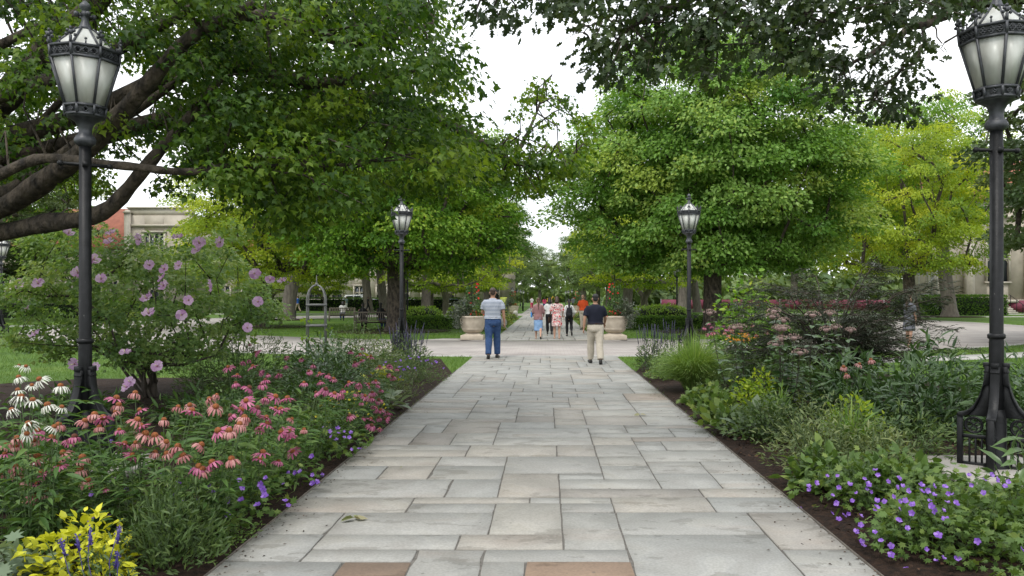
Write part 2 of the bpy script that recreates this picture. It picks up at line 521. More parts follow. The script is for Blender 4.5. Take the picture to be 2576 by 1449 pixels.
    m4 = n.new('ShaderNodeMix'); m4.data_type = 'RGBA'; m4.blend_type = 'MULTIPLY'; m4.inputs['Factor'].default_value = 1
    l.new(m3.outputs[2], m4.inputs[6]); l.new(r4.outputs[0], m4.inputs[7])
    # small dark specks
    sp = n.new('ShaderNodeTexVoronoi'); sp.inputs['Scale'].default_value = 4.5
    l.new(vec.outputs[0], sp.inputs['Vector'])
    mr3 = n.new('ShaderNodeMapRange'); mr3.inputs['From Min'].default_value = .035; mr3.inputs['From Max'].default_value = .06; mr3.inputs['To Min'].default_value = .6; mr3.inputs['To Max'].default_value = 0
    l.new(sp.outputs['Distance'], mr3.inputs['Value'])
    m5 = n.new('ShaderNodeMix'); m5.data_type = 'RGBA'
    l.new(mr3.outputs[0], m5.inputs['Factor']); l.new(m4.outputs[2], m5.inputs[6]); m5.inputs[7].default_value = (.09, .085, .075, 1)
    l.new(m5.outputs[2], p.inputs['Base Color'])
    bp = n.new('ShaderNodeBump'); bp.inputs['Distance'].default_value = .006; bp.inputs['Strength'].default_value = .5
    hs = n.new('ShaderNodeMath'); hs.operation = 'SUBTRACT'
    l.new(wv.outputs['Fac'], hs.inputs[0]); l.new(mr2.outputs[0], hs.inputs[1])
    l.new(hs.outputs[0], bp.inputs['Height']); l.new(bp.outputs[0], p.inputs['Normal'])
    return m
M['stone'] = stone_mat()

XL, XR = -1.95, 1.93
def ashlar(rng, x0, x1, y0, y1, cw, ch, fixed=()):
    nx, ny = int(round((x1 - x0) / cw)), int(round((y1 - y0) / ch))
    cw, ch = (x1 - x0) / nx, (y1 - y0) / ny
    used = np.zeros((nx, ny), bool)
    out = []
    jx = {i: rng.uniform(-.05, .05) for i in range(1, nx)}
    jy = {j: rng.uniform(-.05, .05) for j in range(1, ny)}
    px = lambda i: x0 + i * cw + jx.get(i, 0)
    py = lambda j: y0 + j * ch + jy.get(j, 0)
    for i, j, w, h in fixed:
        used[i:i + w, j:j + h] = True
        out.append((px(i), py(j), px(i + w), py(j + h)))
    for j in range(ny):
        for i in range(nx):
            if used[i, j]: continue
            w = rng.choice([1, 2, 2, 3, 3, 4, 4, 5])
            h = rng.choice([1, 1, 2, 2, 2, 3])
            if w >= 4 and h == 3: h = 2
            if w == 1 and h == 1: w = 2
            ww = 0
            while ww < w and i + ww < nx and not used[i + ww, j]: ww += 1
            if i + ww < nx and not used[i + ww, j] and (i + ww + 1 >= nx or used[i + ww + 1, j]): ww += 1
            hh = 1
            while hh < h and j + hh < ny and not used[i:i + ww, j + hh].any(): hh += 1
            used[i:i + ww, j:j + hh] = True
            out.append((px(i), py(j), px(i + ww), py(j + hh)))
    return out

def stone_verts(rng, x0, y0, x1, y1, gap, ztop, rough):
    g = gap / 2
    x0 += g; x1 -= g; y0 += g; y1 -= g
    per = []
    def edge(ax, ay, bx, by):
        L = math.hypot(bx - ax, by - ay)
        k = max(2, min(6, int(L / .16)))
        nx, ny = -(by - ay) / L, (bx - ax) / L       # inward
        for t in range(k):
            s = t / k
            o = rng.uniform(0, rough) if t else rng.uniform(rough * .3, rough * 1.6)
            if rng.random() < .03: o += rng.uniform(.006, .016)
            if t == 0:
                per.append((ax + (bx - ax) * .004 + nx * o, ay + (by - ay) * .004 + ny * o))
            else:
                per.append((ax + (bx - ax) * s + nx * o, ay + (by - ay) * s + ny * o))
    edge(x0, y0, x1, y0); edge(x1, y0, x1, y1); edge(x1, y1, x0, y1); edge(x0, y1, x0, y0)
    cx, cy = (x0 + x1) / 2, (y0 + y1) / 2
    tx, ty = rng.uniform(-.0025, .0025), rng.uniform(-.0025, .0025)
    n = len(per)
    b = .005
    top = [(cx + (x - cx) * (1 - b / max(.1, abs(x1 - x0))), cy + (y - cy) * (1 - b / max(.1, abs(y1 - y0))), ztop + (x - cx) * tx + (y - cy) * ty) for x, y in per]
    mid = [(x, y, z - .005) for (x, y), (_, _, z) in zip(per, top)]
    bot = [(x, y, -.03) for x, y in per]
    V = top + mid + bot
    F = [tuple(range(n))]
    for k in range(2):
        F += [(k * n + (i + 1) % n, k * n + i, (k + 1) * n + i, (k + 1) * n + (i + 1) % n) for i in range(n)]
    return V, F

b = MB(); b.box((0, 8.6, -.024), (XR - XL - .02, 25.2, .07))
walk = tag(b.build('walkway', M['joint']), 'broad straight flagstone walkway between flower beds', 'walkway', kind='structure')
rng = random.Random(11)
FIXED = [(3, 27, 2, 2), (8, 27, 3, 2), (7, 31, 2, 3), (7, 35, 2, 3), (11, 28, 4, 3), (9, 30, 2, 3), (2, 31, 5, 2)]
SPECIAL = [((900, 1435), .995), ((1480, 1435), .97), ((1305, 1300), .74), ((1300, 1225), .80), ((1600, 1240), .91), ((1630, 1105), .92), ((1350, 1065), .91), ((940, 1155), .77), ((780, 1270), .76), ((1640, 1000), .93), ((1065, 1030), .92), ((1060, 1095), .91)]
spec = [(at(x, y, 3170 / (y - 747))[:2], t) for (x, y), t in SPECIAL]
behind = MB()
for k, (x0, y0, x1, y1) in enumerate(ashlar(rng, XL, XR, -3.0, 21.1, .235, .265, FIXED)):
    t = rng.choice([.02, .1, .2, .28, .35, .42, .5, .55, .6, .66, .7, .78, .86]) if rng.random() < .955 else rng.uniform(.8, .87)
    for c, tt in spec:
        if x0 < c[0] < x1 and y0 < c[1] < y1: t = tt
    V, F = stone_verts(rng, x0, y0, x1, y1, rng.uniform(.004, .008), .018 + rng.uniform(-.002, .003), .006)
    if y1 < 3.6:                         # behind and under the viewer
        behind.add(V, F, t)
        continue
    cx, cy = (x0 + x1) / 2, (y0 + y1) / 2
    V = [(x - cx, y - cy, z) for x, y, z in V]
    mb = MB(); mb.add(V, F, t)
    mb.build('paving_stone', M['stone'], walk, loc=(cx, cy, 0))
tag(behind.build('paving', M['stone'], walk), kind='stuff')
# petals, crumbs of bark and dry leaf bits that gather on the edge stones
nl = np.random.default_rng(9)
K = 900
side = np.where(nl.random(K) < .5, -1, 1)
lx = np.where(side < 0, XL, XR) - side * (nl.exponential(.09, K) + .0)
ly = 4 + 15 * nl.random(K) ** 1.4
tp_ = nl.normal(0, 1, (K, 3)) * [1, 1, .1]
lt = MB(); lt.leaves(np.stack([lx, ly, np.full(K, .0235)], 1), nl.normal(0, .15, (K, 3)) + [0, 0, 1], tp_, nl.uniform(.008, .028, K), nl.random(K), KITE)
tag(lt.build('leaf_litter', M['mulch_chip']), 'dry crumbs of bark and leaf along the walk edges', 'litter', kind='stuff')
far = MB()
for x0, y0, x1, y1 in ashlar(rng, XL, XR, 29.0, 67.2, .265, .33):
    V, F = stone_verts(rng, x0, y0, x1, y1, .014, .018, .005)
    far.add(V, F, rng.choice([.05, .2, .35, .5, .6, .66, .74, .8, .88]))
b = MB(); b.box((0, 48.1, -.03), (XR - XL - .02, 38.4, .07))
walk2 = tag(b.build('inner_walkway', M['joint']), 'flagstone walk across the round lawn', 'walkway', kind='structure')
tag(far.build('paving', M['stone'], walk2), kind='stuff')
far = MB()
for x0, y0, x1, y1 in ashlar(rng, -2.3, 2.3, 75.2, 190, .5, .6):
    V, F = stone_verts(rng, x0, y0, x1, y1, .016, .018, .005)
    far.add(V, F, rng.choice([.05, .2, .35, .5, .6, .66, .74, .8]))
b = MB(); b.box((0, 132.6, -.03), (4.58, 115, .07))
walk3 = tag(b.build('far_walkway', M['joint']), 'flagstone walk running away under the far avenue', 'walkway', kind='structure')
tag(far.build('paving', M['stone'], walk3), kind='stuff')
# stone sill where the walk meets the drive, stone aprons for the urns
M['apron'] = mat('apron', (.34, .32, .29), (.27, .255, .235), scale=3, rough=.85, bump=.004, bscale=40)
b = MB(); b.box((0, 21.16, -.01), (XR - XL, .12, .05))
tag(b.build('sill_course', M['apron']), 'row of brownish edging stones where the walk meets the drive', 'edging', kind='structure')
for s in (-1, 1):
    b = MB(); b.poly([(s * 1.97, 28.65), (s * 4.6, 28.95), (s * 3.9, 30.0), (s * 1.97, 30.0)][::s], -.03, .03)
    tag(b.build('paved_apron', M['apron']), 'grey paved corner under the ' + ('right' if s > 0 else 'left') + ' urn', 'paving', kind='structure')

# ---- planting beds
LB = [(-1.98, -2), (-1.98, 16.5), (-2.75, 20.4), (-5.3, 20.4), (-6.3, 15.6), (-9, 15.3), (-12, 13), (-13, 4), (-11, -2)]
RB = [(1.96, -2), (1.96, 16.8), (2.65, 20.3), (5.6, 20.0), (7.2, 16), (7.7, 12), (7.7, 4), (7.4, -2)]
def inside(poly, x, y):
    c = np.zeros(len(x), bool)
    n = len(poly)
    for i in range(n):
        x0, y0 = poly[i]; x1, y1 = poly[(i + 1) % n]
        hit = ((y0 > y) != (y1 > y)) & (x < (x1 - x0) * (y - y0) / (y1 - y0 + 1e-12) + x0)
        c ^= hit
    return c
def bed(name, poly, label):
    from mathutils.geometry import delaunay_2d_cdt
    nrng = np.random.default_rng(3)
    xs = [p[0] for p in poly]; ys = [p[1] for p in poly]
    P = np.stack([nrng.uniform(min(xs), max(xs), 5200), nrng.uniform(min(ys), max(ys), 5200)], 1)
    P = P[inside(poly, P[:, 0], P[:, 1])]
    pts = [Vector(p) for p in poly] + [Vector(p) for p in P]
    n = len(poly)
    r = delaunay_2d_cdt(pts, [(i, (i + 1) % n) for i in range(n)], [], 1, 1e-5)
    pv = np.array([(v.x, v.y) for v in r[0]])
    e = np.full(len(pv), 9.0)
    for i in range(n):
        a, bb = np.array(poly[i]), np.array(poly[(i + 1) % n])
        t = np.clip(((pv - a) @ (bb - a)) / ((bb - a) @ (bb - a)), 0, 1)
        e = np.minimum(e, np.linalg.norm(pv - a - t[:, None] * (bb - a), axis=1))
    z = .006 + .05 * np.clip(e / .6, 0, 1) + nrng.uniform(-.012, .018, len(pv)) * (e > .03)
    mb = MB(); mb.add(np.column_stack([pv, z]), [tuple(f) for f in r[2]])
    o = tag(mb.build(name, M['mulch']), label, 'flower bed', kind='structure')
    K = 6500
    P = np.stack([nrng.uniform(min(xs), max(xs), K * 2), nrng.uniform(max(2, min(ys)), min(12, max(ys)), K * 2)], 1)
    P = P[inside(poly, P[:, 0], P[:, 1])][:K]
    ch = MB()
    a = nrng.uniform(0, 2 * PI, len(P))
    tip = np.stack([np.cos(a), np.sin(a), nrng.normal(0, .25, len(P))], 1)
    ch.leaves(np.column_stack([P, nrng.uniform(.045, .075, len(P))]), np.array([0, 0, 1.0]) + nrng.normal(0, .4, (len(P), 3)), tip, nrng.uniform(.02, .06, len(P)), nrng.beta(1.3, 2.2, len(P)), KITE)
    tag(ch.build('bark_chips', M['mulch_chip'], o), kind='stuff')
    return o
bed('left_bed', LB, 'mulched flower bed along the left of the walk')
bed('right_bed', RB, 'mulched flower bed along the right of the walk')
M['edging'] = mat('edging_steel', (.13, .115, .095), (.07, .06, .05), scale=9, rough=.8, metal=.0)
for s, x in ((-1, XL - .012), (1, XR + .012)):
    b = MB(); b.box((x, 7.2, -.012), (.008, 20.0, .06))
    tag(b.build('metal_edging', M['edging']), 'thin dark metal edging strip along the ' + ('left' if s < 0 else 'right') + ' bed', 'edging', kind='structure')

# ---- grass blades on the nearer lawns
def in_ring(x, y, r0, r1):
    r = np.hypot(x - RC[0], y - RC[1])
    return (r > r0) & (r < r1)
nr = np.random.default_rng(5)
K = 250000
Y = 9 + 37 * nr.random(K) ** 1.35
X = (nr.random(K) * 2 - 1) * Y * .72
ok = ~inside(LB, X, Y) & ~inside(RB, X, Y) & ~((X > XL - .02) & (X < XR + .02)) & ~in_ring(X, Y, R_IN - .02, R_OUT + .18) & ~(in_ring(X, Y, 28.98, 30.22) & (X > 3))
ok &= ~((np.abs(X) < 4.7) & (Y > 28.2) & (Y < 30.1))
X, Y = X[ok], Y[ok]
K = len(X)
gb = MB()
tip = np.stack([nr.normal(0, .45, K), nr.normal(0, .45, K), np.ones(K)], 1)
nrm = np.stack([nr.normal(0, 1, K), nr.normal(0, 1, K), nr.normal(0, .2, K)], 1)
gb.leaves(np.stack([X, Y, np.zeros(K)], 1), nrm, tip, nr.uniform(.035, .075, K) * (.8 + Y / 50), nr.beta(2, 2.2, K), GRASS)
tag(gb.build('grass', M['grass_blade']), 'short mown grass blades covering the lawn', 'grass', kind='stuff')
# ------------------------------------------------------------------ trees
def grow(rng, trunk, clumps, r_base, r_tip=.02, bend=.12, step=1.1):
    """connect every clump centre to the nearest wood; returns chains of points with radii"""
    P = [np.array(p, float) for p in trunk]
    par = [-1] + list(range(len(trunk) - 1))
    top = np.array(trunk[-1])
    base = np.array(trunk[0])
    order = sorted(range(len(clumps)), key=lambda i: np.linalg.norm(clumps[i] - np.array(trunk[len(trunk) // 2])))
    for i in order:
        c = clumps[i]
        A = np.array(P)
        d = np.linalg.norm(A - c, axis=1)
        # prefer wood that lies below and inside
        cost = d + .7 * np.clip(A[:, 2] - c[2], 0, None)
        cost[0] += 50
        if len(trunk) > 2: cost[1] += 1.5
        k = int(np.argmin(cost))
        a = P[k]
        L = np.linalg.norm(c - a)
        m = max(1, int(L / step))
        prev = k
        for s in range(1, m + 1):
            t = s / m
            q = a + (c - a) * t + rng.normal(0, bend * L / (m + 1), 3) * (0 if s == m else 1)
            q[2] += .10 * L * math.sin(PI * t) * (.6 if s < m else 0)
            P.append(q); par.append(prev); prev = len(P) - 1
    n = len(P)
    w = np.zeros(n)
    kids = [[] for _ in range(n)]
    for i in range(n):
        if par[i] >= 0: kids[par[i]].append(i)
    for i in range(n - 1, -1, -1):
        w[i] += 1 if not kids[i] else 0
        if par[i] >= 0: w[par[i]] += w[i]
    return P, par, kids, w

def wood(mb, P, par, kids, w, r_base, r_tip, n_trunk, flare=1.35):
    tot = w[0]
    rad = lambda i: max(r_tip, r_base * (w[i] / tot) ** .5)
    done = set()
    def chain(start, first):
        pts = [P[start], P[first]]
        rs = [rad(first), rad(first)]
        i = first
        while kids[i]:
            j = max(kids[i], key=lambda q: w[q])
            pts.append(P[j]); rs.append(rad(j))
            for q in kids[i]:
                if q != j: todo.append((i, q))
            i = j
        rs[-1] = r_tip * .6
        return pts, rs
    todo = [(0, 1)]
    firstc = True
    while todo:
        a, f = todo.pop()
        pts, rs = chain(a, f)
        pts = np.array(pts); rs = np.array(rs)
        if firstc:
            rs[0] = r_base
            for s, tz in ((0, 0),):
                pass
            # root flare
            p0 = pts[0].copy()
            pts = np.concatenate([[p0 - [0, 0, .15], p0 + [0, 0, .12], p0 + [0, 0, .45]], pts[1:]])
            rs = np.concatenate([[r_base * flare * 1.15, r_base * flare, r_base * 1.08], rs[1:]])
            firstc = False
        else:
            for q in (par[f],):
                pass
            if len(rs) > 1: rs[0] = rs[1] * 1.05
        mb.tube(pts, rs, 9 if rs.max() > .12 else (6 if rs.max() > .04 else 4), cap=False)

def clump_leaves(rng, mb, cs, rs, ctint, nleaf, size, tp, centre, squash=.55, droop=.45, tint_var=.22, up=.55, edge=2.2, face=.35):
    for c, r, t in zip(cs, rs, ctint):
        k = max(4, int(nleaf * (r ** 2)))
        v = unit(rng.normal(0, 1, (k, 3))) * (rng.random((k, 1)) ** (1 / edge))
        v[:, 2] = np.where(v[:, 2] < -.35, -v[:, 2], v[:, 2])
        pos = c + v * r * np.array([1, 1, squash])
        pos[:, 2] -= .25 * r * np.hypot(v[:, 0], v[:, 1]) ** 2
        out = unit(c - centre)
        nrm = unit(.45 * v + up * np.array([0, 0, 1.0]) + face * out + rng.normal(0, .38, (k, 3)))
        tip = unit(v * np.array([1, 1, .3]) * .8 + .5 * out * np.array([1, 1, 0]) + np.array([0, 0, -droop]) + rng.normal(0, .4, (k, 3)))
        mb.leaves(pos, nrm, tip, size * rng.uniform(.7, 1.25, k), np.clip(t + rng.normal(0, tint_var, k), 0, 1), tp)

def spread_points(rng, n, test, lo, hi, tries=14):
    """n well spaced points of a region"""
    out = []
    lo, hi = np.array(lo), np.array(hi)
    while len(out) < n:
        c = rng.uniform(lo, hi, (tries * 4, 3))
        c = c[[bool(test(p)) for p in c]][:tries]
        if not len(c): continue
        if not out: out.append(c[0]); continue
        A = np.array(out)
        d = np.min(np.linalg.norm(c[:, None] - A[None], axis=2), axis=1)
        out.append(c[int(np.argmax(d))])
    return np.array(out)

def make_tree(name, label, base, trunk_h, r_base, centre_z, radii, nclump, crad, nleaf, lsize, lm, bm, seed, tp=KITE, lean=(0, 0), zmin=None, inner=.5,
              tint=(.35, .22), group=None, squash=.5, droop=.45, yellow=0.0, flat_bottom=.75, skip=None, wood_tip=.018):
    rng = np.random.default_rng(seed)
    rad = np.array(radii)
    cen = np.array([lean[0], lean[1], centre_z])
    lump = rng.normal(0, 1, (7, 3)); lump = unit(lump); amp = rng.uniform(-.32, .24, 7)
    zb = zmin if zmin is not None else centre_z - radii[2] * flat_bottom
    def test(p):
        q = (p - cen) / rad
        r = np.linalg.norm(q)
        u = q / (r + 1e-9)
        lim = 1 + float(np.sum(amp * np.clip(lump @ u, 0, 1) ** 3)) 
        if skip is not None and skip(p): return False
        return inner < r < lim and p[2] > zb
    cs = spread_points(rng, nclump, test, cen - rad * 1.1, cen + rad * 1.1)
    rs = crad * rng.uniform(.6, 1.38, len(cs))
    ct = np.clip(rng.normal(tint[0], tint[1], len(cs)), 0, 1)
    if yellow: ct = np.where(rng.random(len(cs)) < yellow, rng.uniform(.8, 1.0, len(cs)), ct)
    root = empty(name, (base[0], base[1], 0), 0, label, 'tree', group)
    top = np.array([lean[0] * .7, lean[1] * .7, centre_z + radii[2] * .35])
    fork = np.array([lean[0] * .25, lean[1] * .25, trunk_h])
    trunk = [np.array([0, 0, 0.0]), fork * .5 + rng.normal(0, .02, 3), fork, (fork * .5 + top * .5) + rng.normal(0, .12, 3), top]
    P, par, kids, w = grow(rng, trunk, cs, r_base, step=max(.8, radii[0] / 6))
    wb = MB(); wood(wb, P, par, kids, w, r_base, wood_tip, len(trunk))
    wb.build('trunk', bm, root, smooth=True)
    lb = MB()
    clump_leaves(rng, lb, cs, rs, ct, nleaf, lsize, tp, cen, squash, droop, .12, up=.3, face=.75)
    tag(lb.build('crown', lm, root), kind='stuff')
    return root

# the two big maples on the round lawn, either side of the walk
t_right = make_tree('maple_tree', 'large round maple with dark trunk behind the right urn', (7.75, 36.0), 3.6, .42, 7.9, (8.1, 5.6, 6.3), 390, 1.1, 300, .186, M['maple_leaf_light'], M['bark'], 21,
                    tp=KITE, zmin=2.95, skip=lambda p: math.hypot(p[0], p[1]) > 8.3 * (1 - .72 * max(0, p[2] - 6.4) / 8.2), inner=.3, tint=(.48, .22), yellow=.02, squash=.55)
t_left = make_tree('maple_tree', 'large dark-trunked maple behind the bench with two people', (-7.0, 36.5), 3.4, .44, 6.3, (6.3, 4.7, 4.4), 270, 1.0, 310, .17, M['maple_leaf'], M['bark'], 22,
                   tp=KITE, zmin=2.9, inner=.3, tint=(.5, .2), yellow=.03, squash=.55)
# yellow green neighbours
yl = make_tree('linden_tree', 'yellow-green tree rising behind the hibiscus shrub', (-15.2, 41.5), 2.6, .36, 6.4, (5.0, 5.2, 4.6), 190, 1.0, 320, .145, M['yellow_leaf'], M['bark'], 23,
               tp=KITE, zmin=2.7, lean=(1.2, 0), inner=.5, tint=(.45, .28), squash=.42)
o = copy_tree(yl)
place(o, (25.5, 54, 0), 2.2, 'tall yellow-green tree right of the big maple', scale=(1.12, 1.1, 1.32))
sp = make_tree('spreading_tree', 'low spreading yellow-green tree left of the walk behind the hedge', (-6.9, 54), 1.5, .24, 4.3, (5.0, 4.4, 2.6), 110, .85, 230, .16, M['yellow_leaf'], M['bark_grey'], 24,
               tp=KITE, zmin=2.2, inner=.35, tint=(.28, .25), squash=.36)
o = copy_tree(sp)
place(o, (6.6, 52, 0), 1.1, 'low forked spreading tree right of the walk behind the hedge', scale=1.05)
for x, y, rz, s_, lab in [(-31, 88, .5, 1.0, 'low spreading tree before the stone facade, leftmost'), (-25.5, 90, 1.9, .9, 'low spreading tree before the stone facade, behind the trellis'), (-13.2, 90, 3.3, 1.0, 'low spreading tree before the stone facade, right of the maple trunk'), (-9.5, 96, 4.4, 1.05, 'low spreading tree near the lime-yellow sign')]:
    o = copy_tree(sp)
    place(o, (x, y, 0), rz, lab, scale=s_)
# leaning grey trunks on the left lawn and other lawn trees
gt = make_tree('lawn_tree', 'grey-trunked tree with a long limb reaching right, left lawn', (-18.2, 55), 4.6, .42, 9.0, (6.5, 6.0, 4.6), 120, 1.15, 210, .2, M['maple_leaf'], M['bark_grey'], 25,
               tp=KITE, zmin=4.6, inner=.4, tint=(.55, .2), yellow=.12, lean=(2.4, 0))
SPOTS = [(-23.0, 69, 1.05, .4, 'leaning grey-trunked tree beside the far lamp on the left lawn'),
         (-19.8, 87, 1.1, 2.4, 'slim dark-trunked tree in front of the far street hedge'),
         (-16.4, 79, 1.0, 4.0, 'thick-trunked tree behind the bench with two people'),
         (-11.4, 74, 1.0, 5.1, 'far tree trunk behind the left hydrangeas'),
         (-47, 66, 1.15, 1.6, 'tall tree on the left lawn, beyond the pale drive'),
         (16.2, 83, 1.0, 3.0, 'straight-trunked tree in front of the magenta screen'),
         (13.0, 74, 1.05, 1.0, 'twin-limbed tree left of the magenta screen'),
         (33.0, 63.5, 1.25, 2.0, 'tall dark-trunked tree near the right limestone building'),
         (22, 104, 1.1, .2, 'tree behind the magenta screen, left end'), (32, 100, 1.1, 1.2, 'tree behind the magenta screen, middle'), (47, 98, 1.2, 2.2, 'tree behind the magenta screen, right end'), (12, 112, 1.1, .9, 'tree beyond the magenta screen toward the avenue')]
for i, (x, y, s, rz, lab) in enumerate(SPOTS):
    o = copy_tree(gt)
    place(o, (x, y, 0), rz, lab, scale=(s, s, s * (1.0 + .08 * (i % 3))))
# grey-green tree whose boughs enter from the right
oak_r = make_tree('elm_tree', 'grey-green tree at the right edge behind the tall lamp', (19.8, 25.5), 3.2, .45, 7.2, (7.6, 6.5, 5.6), 250, .95, 350, .188, M['grey_leaf'], M['bark'], 27,
                  tp=NARROW if False else KITE, zmin=2.9, inner=.45, tint=(.45, .22), squash=.34, droop=.2)
o = copy_tree(oak_r)
place(o, (44, 50, 0), 1.5, 'grey-green tree on the right lawn before the limestone building', scale=1.15)
o = copy_tree(oak_r)
place(o, (-37, 52, 0), 4.0, 'dull grey-green tree at the left edge beyond the drive', scale=1.05)
# avenue along the far walk
av = make_tree('avenue_tree', 'tall grey-green avenue tree, first on the left of the far walk', (-8.5, 88), 5, .4, 8.8, (6.0, 6.0, 6.2), 130, 1.2, 190, .22, M['far_leaf'], M['bark_grey'], 28,
               tp=KITE, zmin=3.4, inner=.35, tint=(.45, .22))
AV = [(8.8, 84, 1.0, 'tall avenue tree, first on the right of the far walk'), (-8.2, 108, 1.05, 'avenue tree, second on the left of the far walk'),
      (8.6, 106, .95, 'avenue tree, second on the right of the far walk'), (-8.5, 132, 1.0, 'avenue tree, third on the left of the far walk'), (8.8, 130, .9, 'avenue tree, third on the right of the far walk'),
      (-7.6, 165, 1.0, 'avenue tree, fourth on the left of the far walk'), (8.0, 160, 1.0, 'avenue tree, fourth on the right of the far walk'), (-1.5, 205, 1.0, 'tree closing the end of the far walk'), (9, 200, 1.2, 'tree right of the end of the far walk'), (-13, 198, 1.15, 'tree left of the end of the far walk')]
for i, (x, y, s, lab) in enumerate(AV):
    o = copy_tree(av)
    place(o, (x, y, 0), i * 1.7, lab, scale=s)
# distant mass of trees all round
fw = MB()
rng = np.random.default_rng(31)
cs, rs, ct = [], [], []
for k in range(2600):
    a = rng.uniform(-1.15, 1.15)
    d = rng.uniform(128, 165)
    if abs(math.sin(a) * d) < 12: d = rng.uniform(225, 250)
    z = rng.uniform(.2, 12) if k % 5 < 2 else rng.uniform(.2, 4.5)
    cs.append((math.sin(a) * d, math.cos(a) * d, z)); rs.append(rng.uniform(1.8, 3.4)); ct.append(rng.uniform(.15, .8))
clump_leaves(rng, fw, np.array(cs), np.array(rs), np.array(ct), 3, 1.75, KITE, np.array([0, 150.0, 0]), .8)
tag(fw.build('distant_woodland', M['far_leaf']), 'distant mass of trees closing the view', 'woodland', kind='stuff')

# ---- the near tree on the left: thick limbs sweeping in, hanging leaves
rng = np.random.default_rng(41)
near = empty('shade_tree', (-8.2, 9.2, 0), 0, 'big near shade tree with thick dark limbs sweeping in from the left', 'tree')
NB = np.array([-8.2, 9.2, 0.0])
wb = MB()
fork = np.array([-8.1, 9.1, 2.2])
wb.tube(np.array([[-8.2, 9.2, -.2], [-8.2, 9.2, .2], [-8.2, 9.15, 1.0], fork, [-8.0, 9.0, 3.2], [-7.7, 9.2, 5.2], [-7.2, 9.5, 7.5], [-6.6, 9.6, 9.5]]) - NB, [.85, .7, .55, .56, .42, .34, .22, .08], 12, cap=False)
def limb(pts, r0, r1, start=fork):
    P = np.array([start] + [at(*p) for p in pts])
    # smooth the polyline
    t = np.linspace(0, len(P) - 1, (len(P) - 1) * 3 + 1)
    Q = np.stack([np.interp(t, np.arange(len(P)), P[:, k]) for k in range(3)], 1)
    for _ in range(2): Q[1:-1] = (Q[:-2] + 2 * Q[1:-1] + Q[2:]) / 4
    rr_ = np.linspace(r0, r1, len(Q)) * np.random.default_rng(len(Q)).uniform(.9, 1.12, len(Q))
    wb.tube(Q - NB, rr_, 11, cap=False)
    return Q
LIMBS = [
 limb([(0, 590, 8.6), (125, 556, 8.3), (205, 555, 8.2), (280, 528, 8.1), (350, 440, 8.0), (400, 380, 8.0), (480, 290, 8.2), (560, 190, 8.4)], .115, .04),
 limb([(0, 535, 8.4), (75, 480, 8.2), (165, 420, 8.0), (250, 345, 7.8), (320, 270, 7.7), (390, 190, 7.6), (450, 115, 7.6), (505, 75, 7.6), (640, 10, 7.8)], .125, .05),
 limb([(0, 275, 9.2), (50, 200, 9.0), (115, 130, 9.0), (175, 80, 9.0), (240, 10, 9.0), (330, -90, 9)], .17, .10, np.array([-7.9, 9.0, 2.9])),
 limb([(0, 235, 8.0), (140, 200, 8.0), (300, 120, 8.0), (360, 95, 8.0), (440, 45, 8.0), (520, -10, 8.2)], .085, .035, np.array([-7.9, 9.0, 3.2])),
 limb([(0, 440, 7.4), (90, 395, 7.4), (180, 400, 7.4), (250, 412, 7.4), (350, 420, 7.4), (430, 432, 7.5), (500, 432, 7.6), (575, 416, 7.8), (640, 430, 8), (740, 408, 8.4), (850, 420, 8.8), (960, 400, 9.2)], .055, .02),
 limb([(200, 300, 9.4), (400, 200, 9.4), (560, 150, 9.3), (700, 190, 9.2), (780, 214, 9.2), (850, 206, 9.2), (910, 190, 9.3), (1010, 190, 9.6), (1100, 150, 10)], .13, .035, np.array([-7.9, 9.0, 3.0])),
 limb([(300, 330, 10.4), (560, 260, 10.4), (800, 250, 10.4), (950, 240, 10.4), (1050, 280, 10.4), (1130, 310, 10.4), (1200, 350, 10.5), (1250, 386, 10.6), (1290, 410, 10.7), (1370, 420, 10.9), (1450, 400, 11.0)], .13, .02, np.array([-7.9, 9.1, 2.8])),
 limb([(0, 500, 8.9), (110, 430, 8.8), (230, 330, 8.7), (330, 290, 8.7), (450, 200, 8.8), (560, 120, 9.0), (680, 90, 9.2)], .085, .025, np.array([-8.0, 9.1, 2.6])),
 limb([(0, 110, 9.4), (120, 60, 9.4), (210, 20, 9.4), (330, -30, 9.4)], .07, .03, np.array([-7.8, 9.1, 3.8])),
 limb([(0, 395, 9.8), (90, 330, 9.8), (160, 240, 9.8), (250, 170, 9.8), (330, 60, 9.8)], .07, .03, np.array([-7.9, 9.1, 3.0])),
 limb([(620, 30, 7.9), (760, 60, 8.2), (860, 120, 8.6), (980, 90, 9), (1090, 60, 9.4)], .08, .025, at(505, 75, 7.6)),
 limb([(1330, 330, 11.0), (1360, 260, 11.1), (1370, 200, 11.2)], .03, .01, at(1290, 410, 10.7)),
]
anchor = np.concatenate(LIMBS)
def pix_clumps(rng, poly, n, d0, d1):
    P = np.array(poly, float)
    out = []
    while len(out) < n:
        x = rng.uniform(P[:, 0].min(), P[:, 0].max(), 200); y = rng.uniform(P[:, 1].min(), P[:, 1].max(), 200)
        ok = inside(poly, x, y)
        for a, b in zip(x[ok], y[ok]):
            out.append(at(a, b, rng.uniform(d0, d1)))
            if len(out) >= n: break
    return np.array(out)
def best_spread(rng, pts, n):
    out = [pts[0]]
    rest = pts[1:]
    d = np.linalg.norm(rest - out[0], axis=1)
    for _ in range(n - 1):
        k = int(np.argmax(d * rng.uniform(.6, 1, len(d))))
        out.append(rest[k])
        d = np.minimum(d, np.linalg.norm(rest - rest[k], axis=1))
    return np.array(out)
G1 = [(430, -120), (1045, -120), (1070, 40), (1095, 140), (1110, 230), (1150, 320), (1190, 390), (1190, 430), (1140, 460), (1080, 470), (1000, 470), (930, 480), (860, 500), (760, 560), (680, 570), (620, 500), (560, 460), (500, 390), (470, 300), (500, 180)]
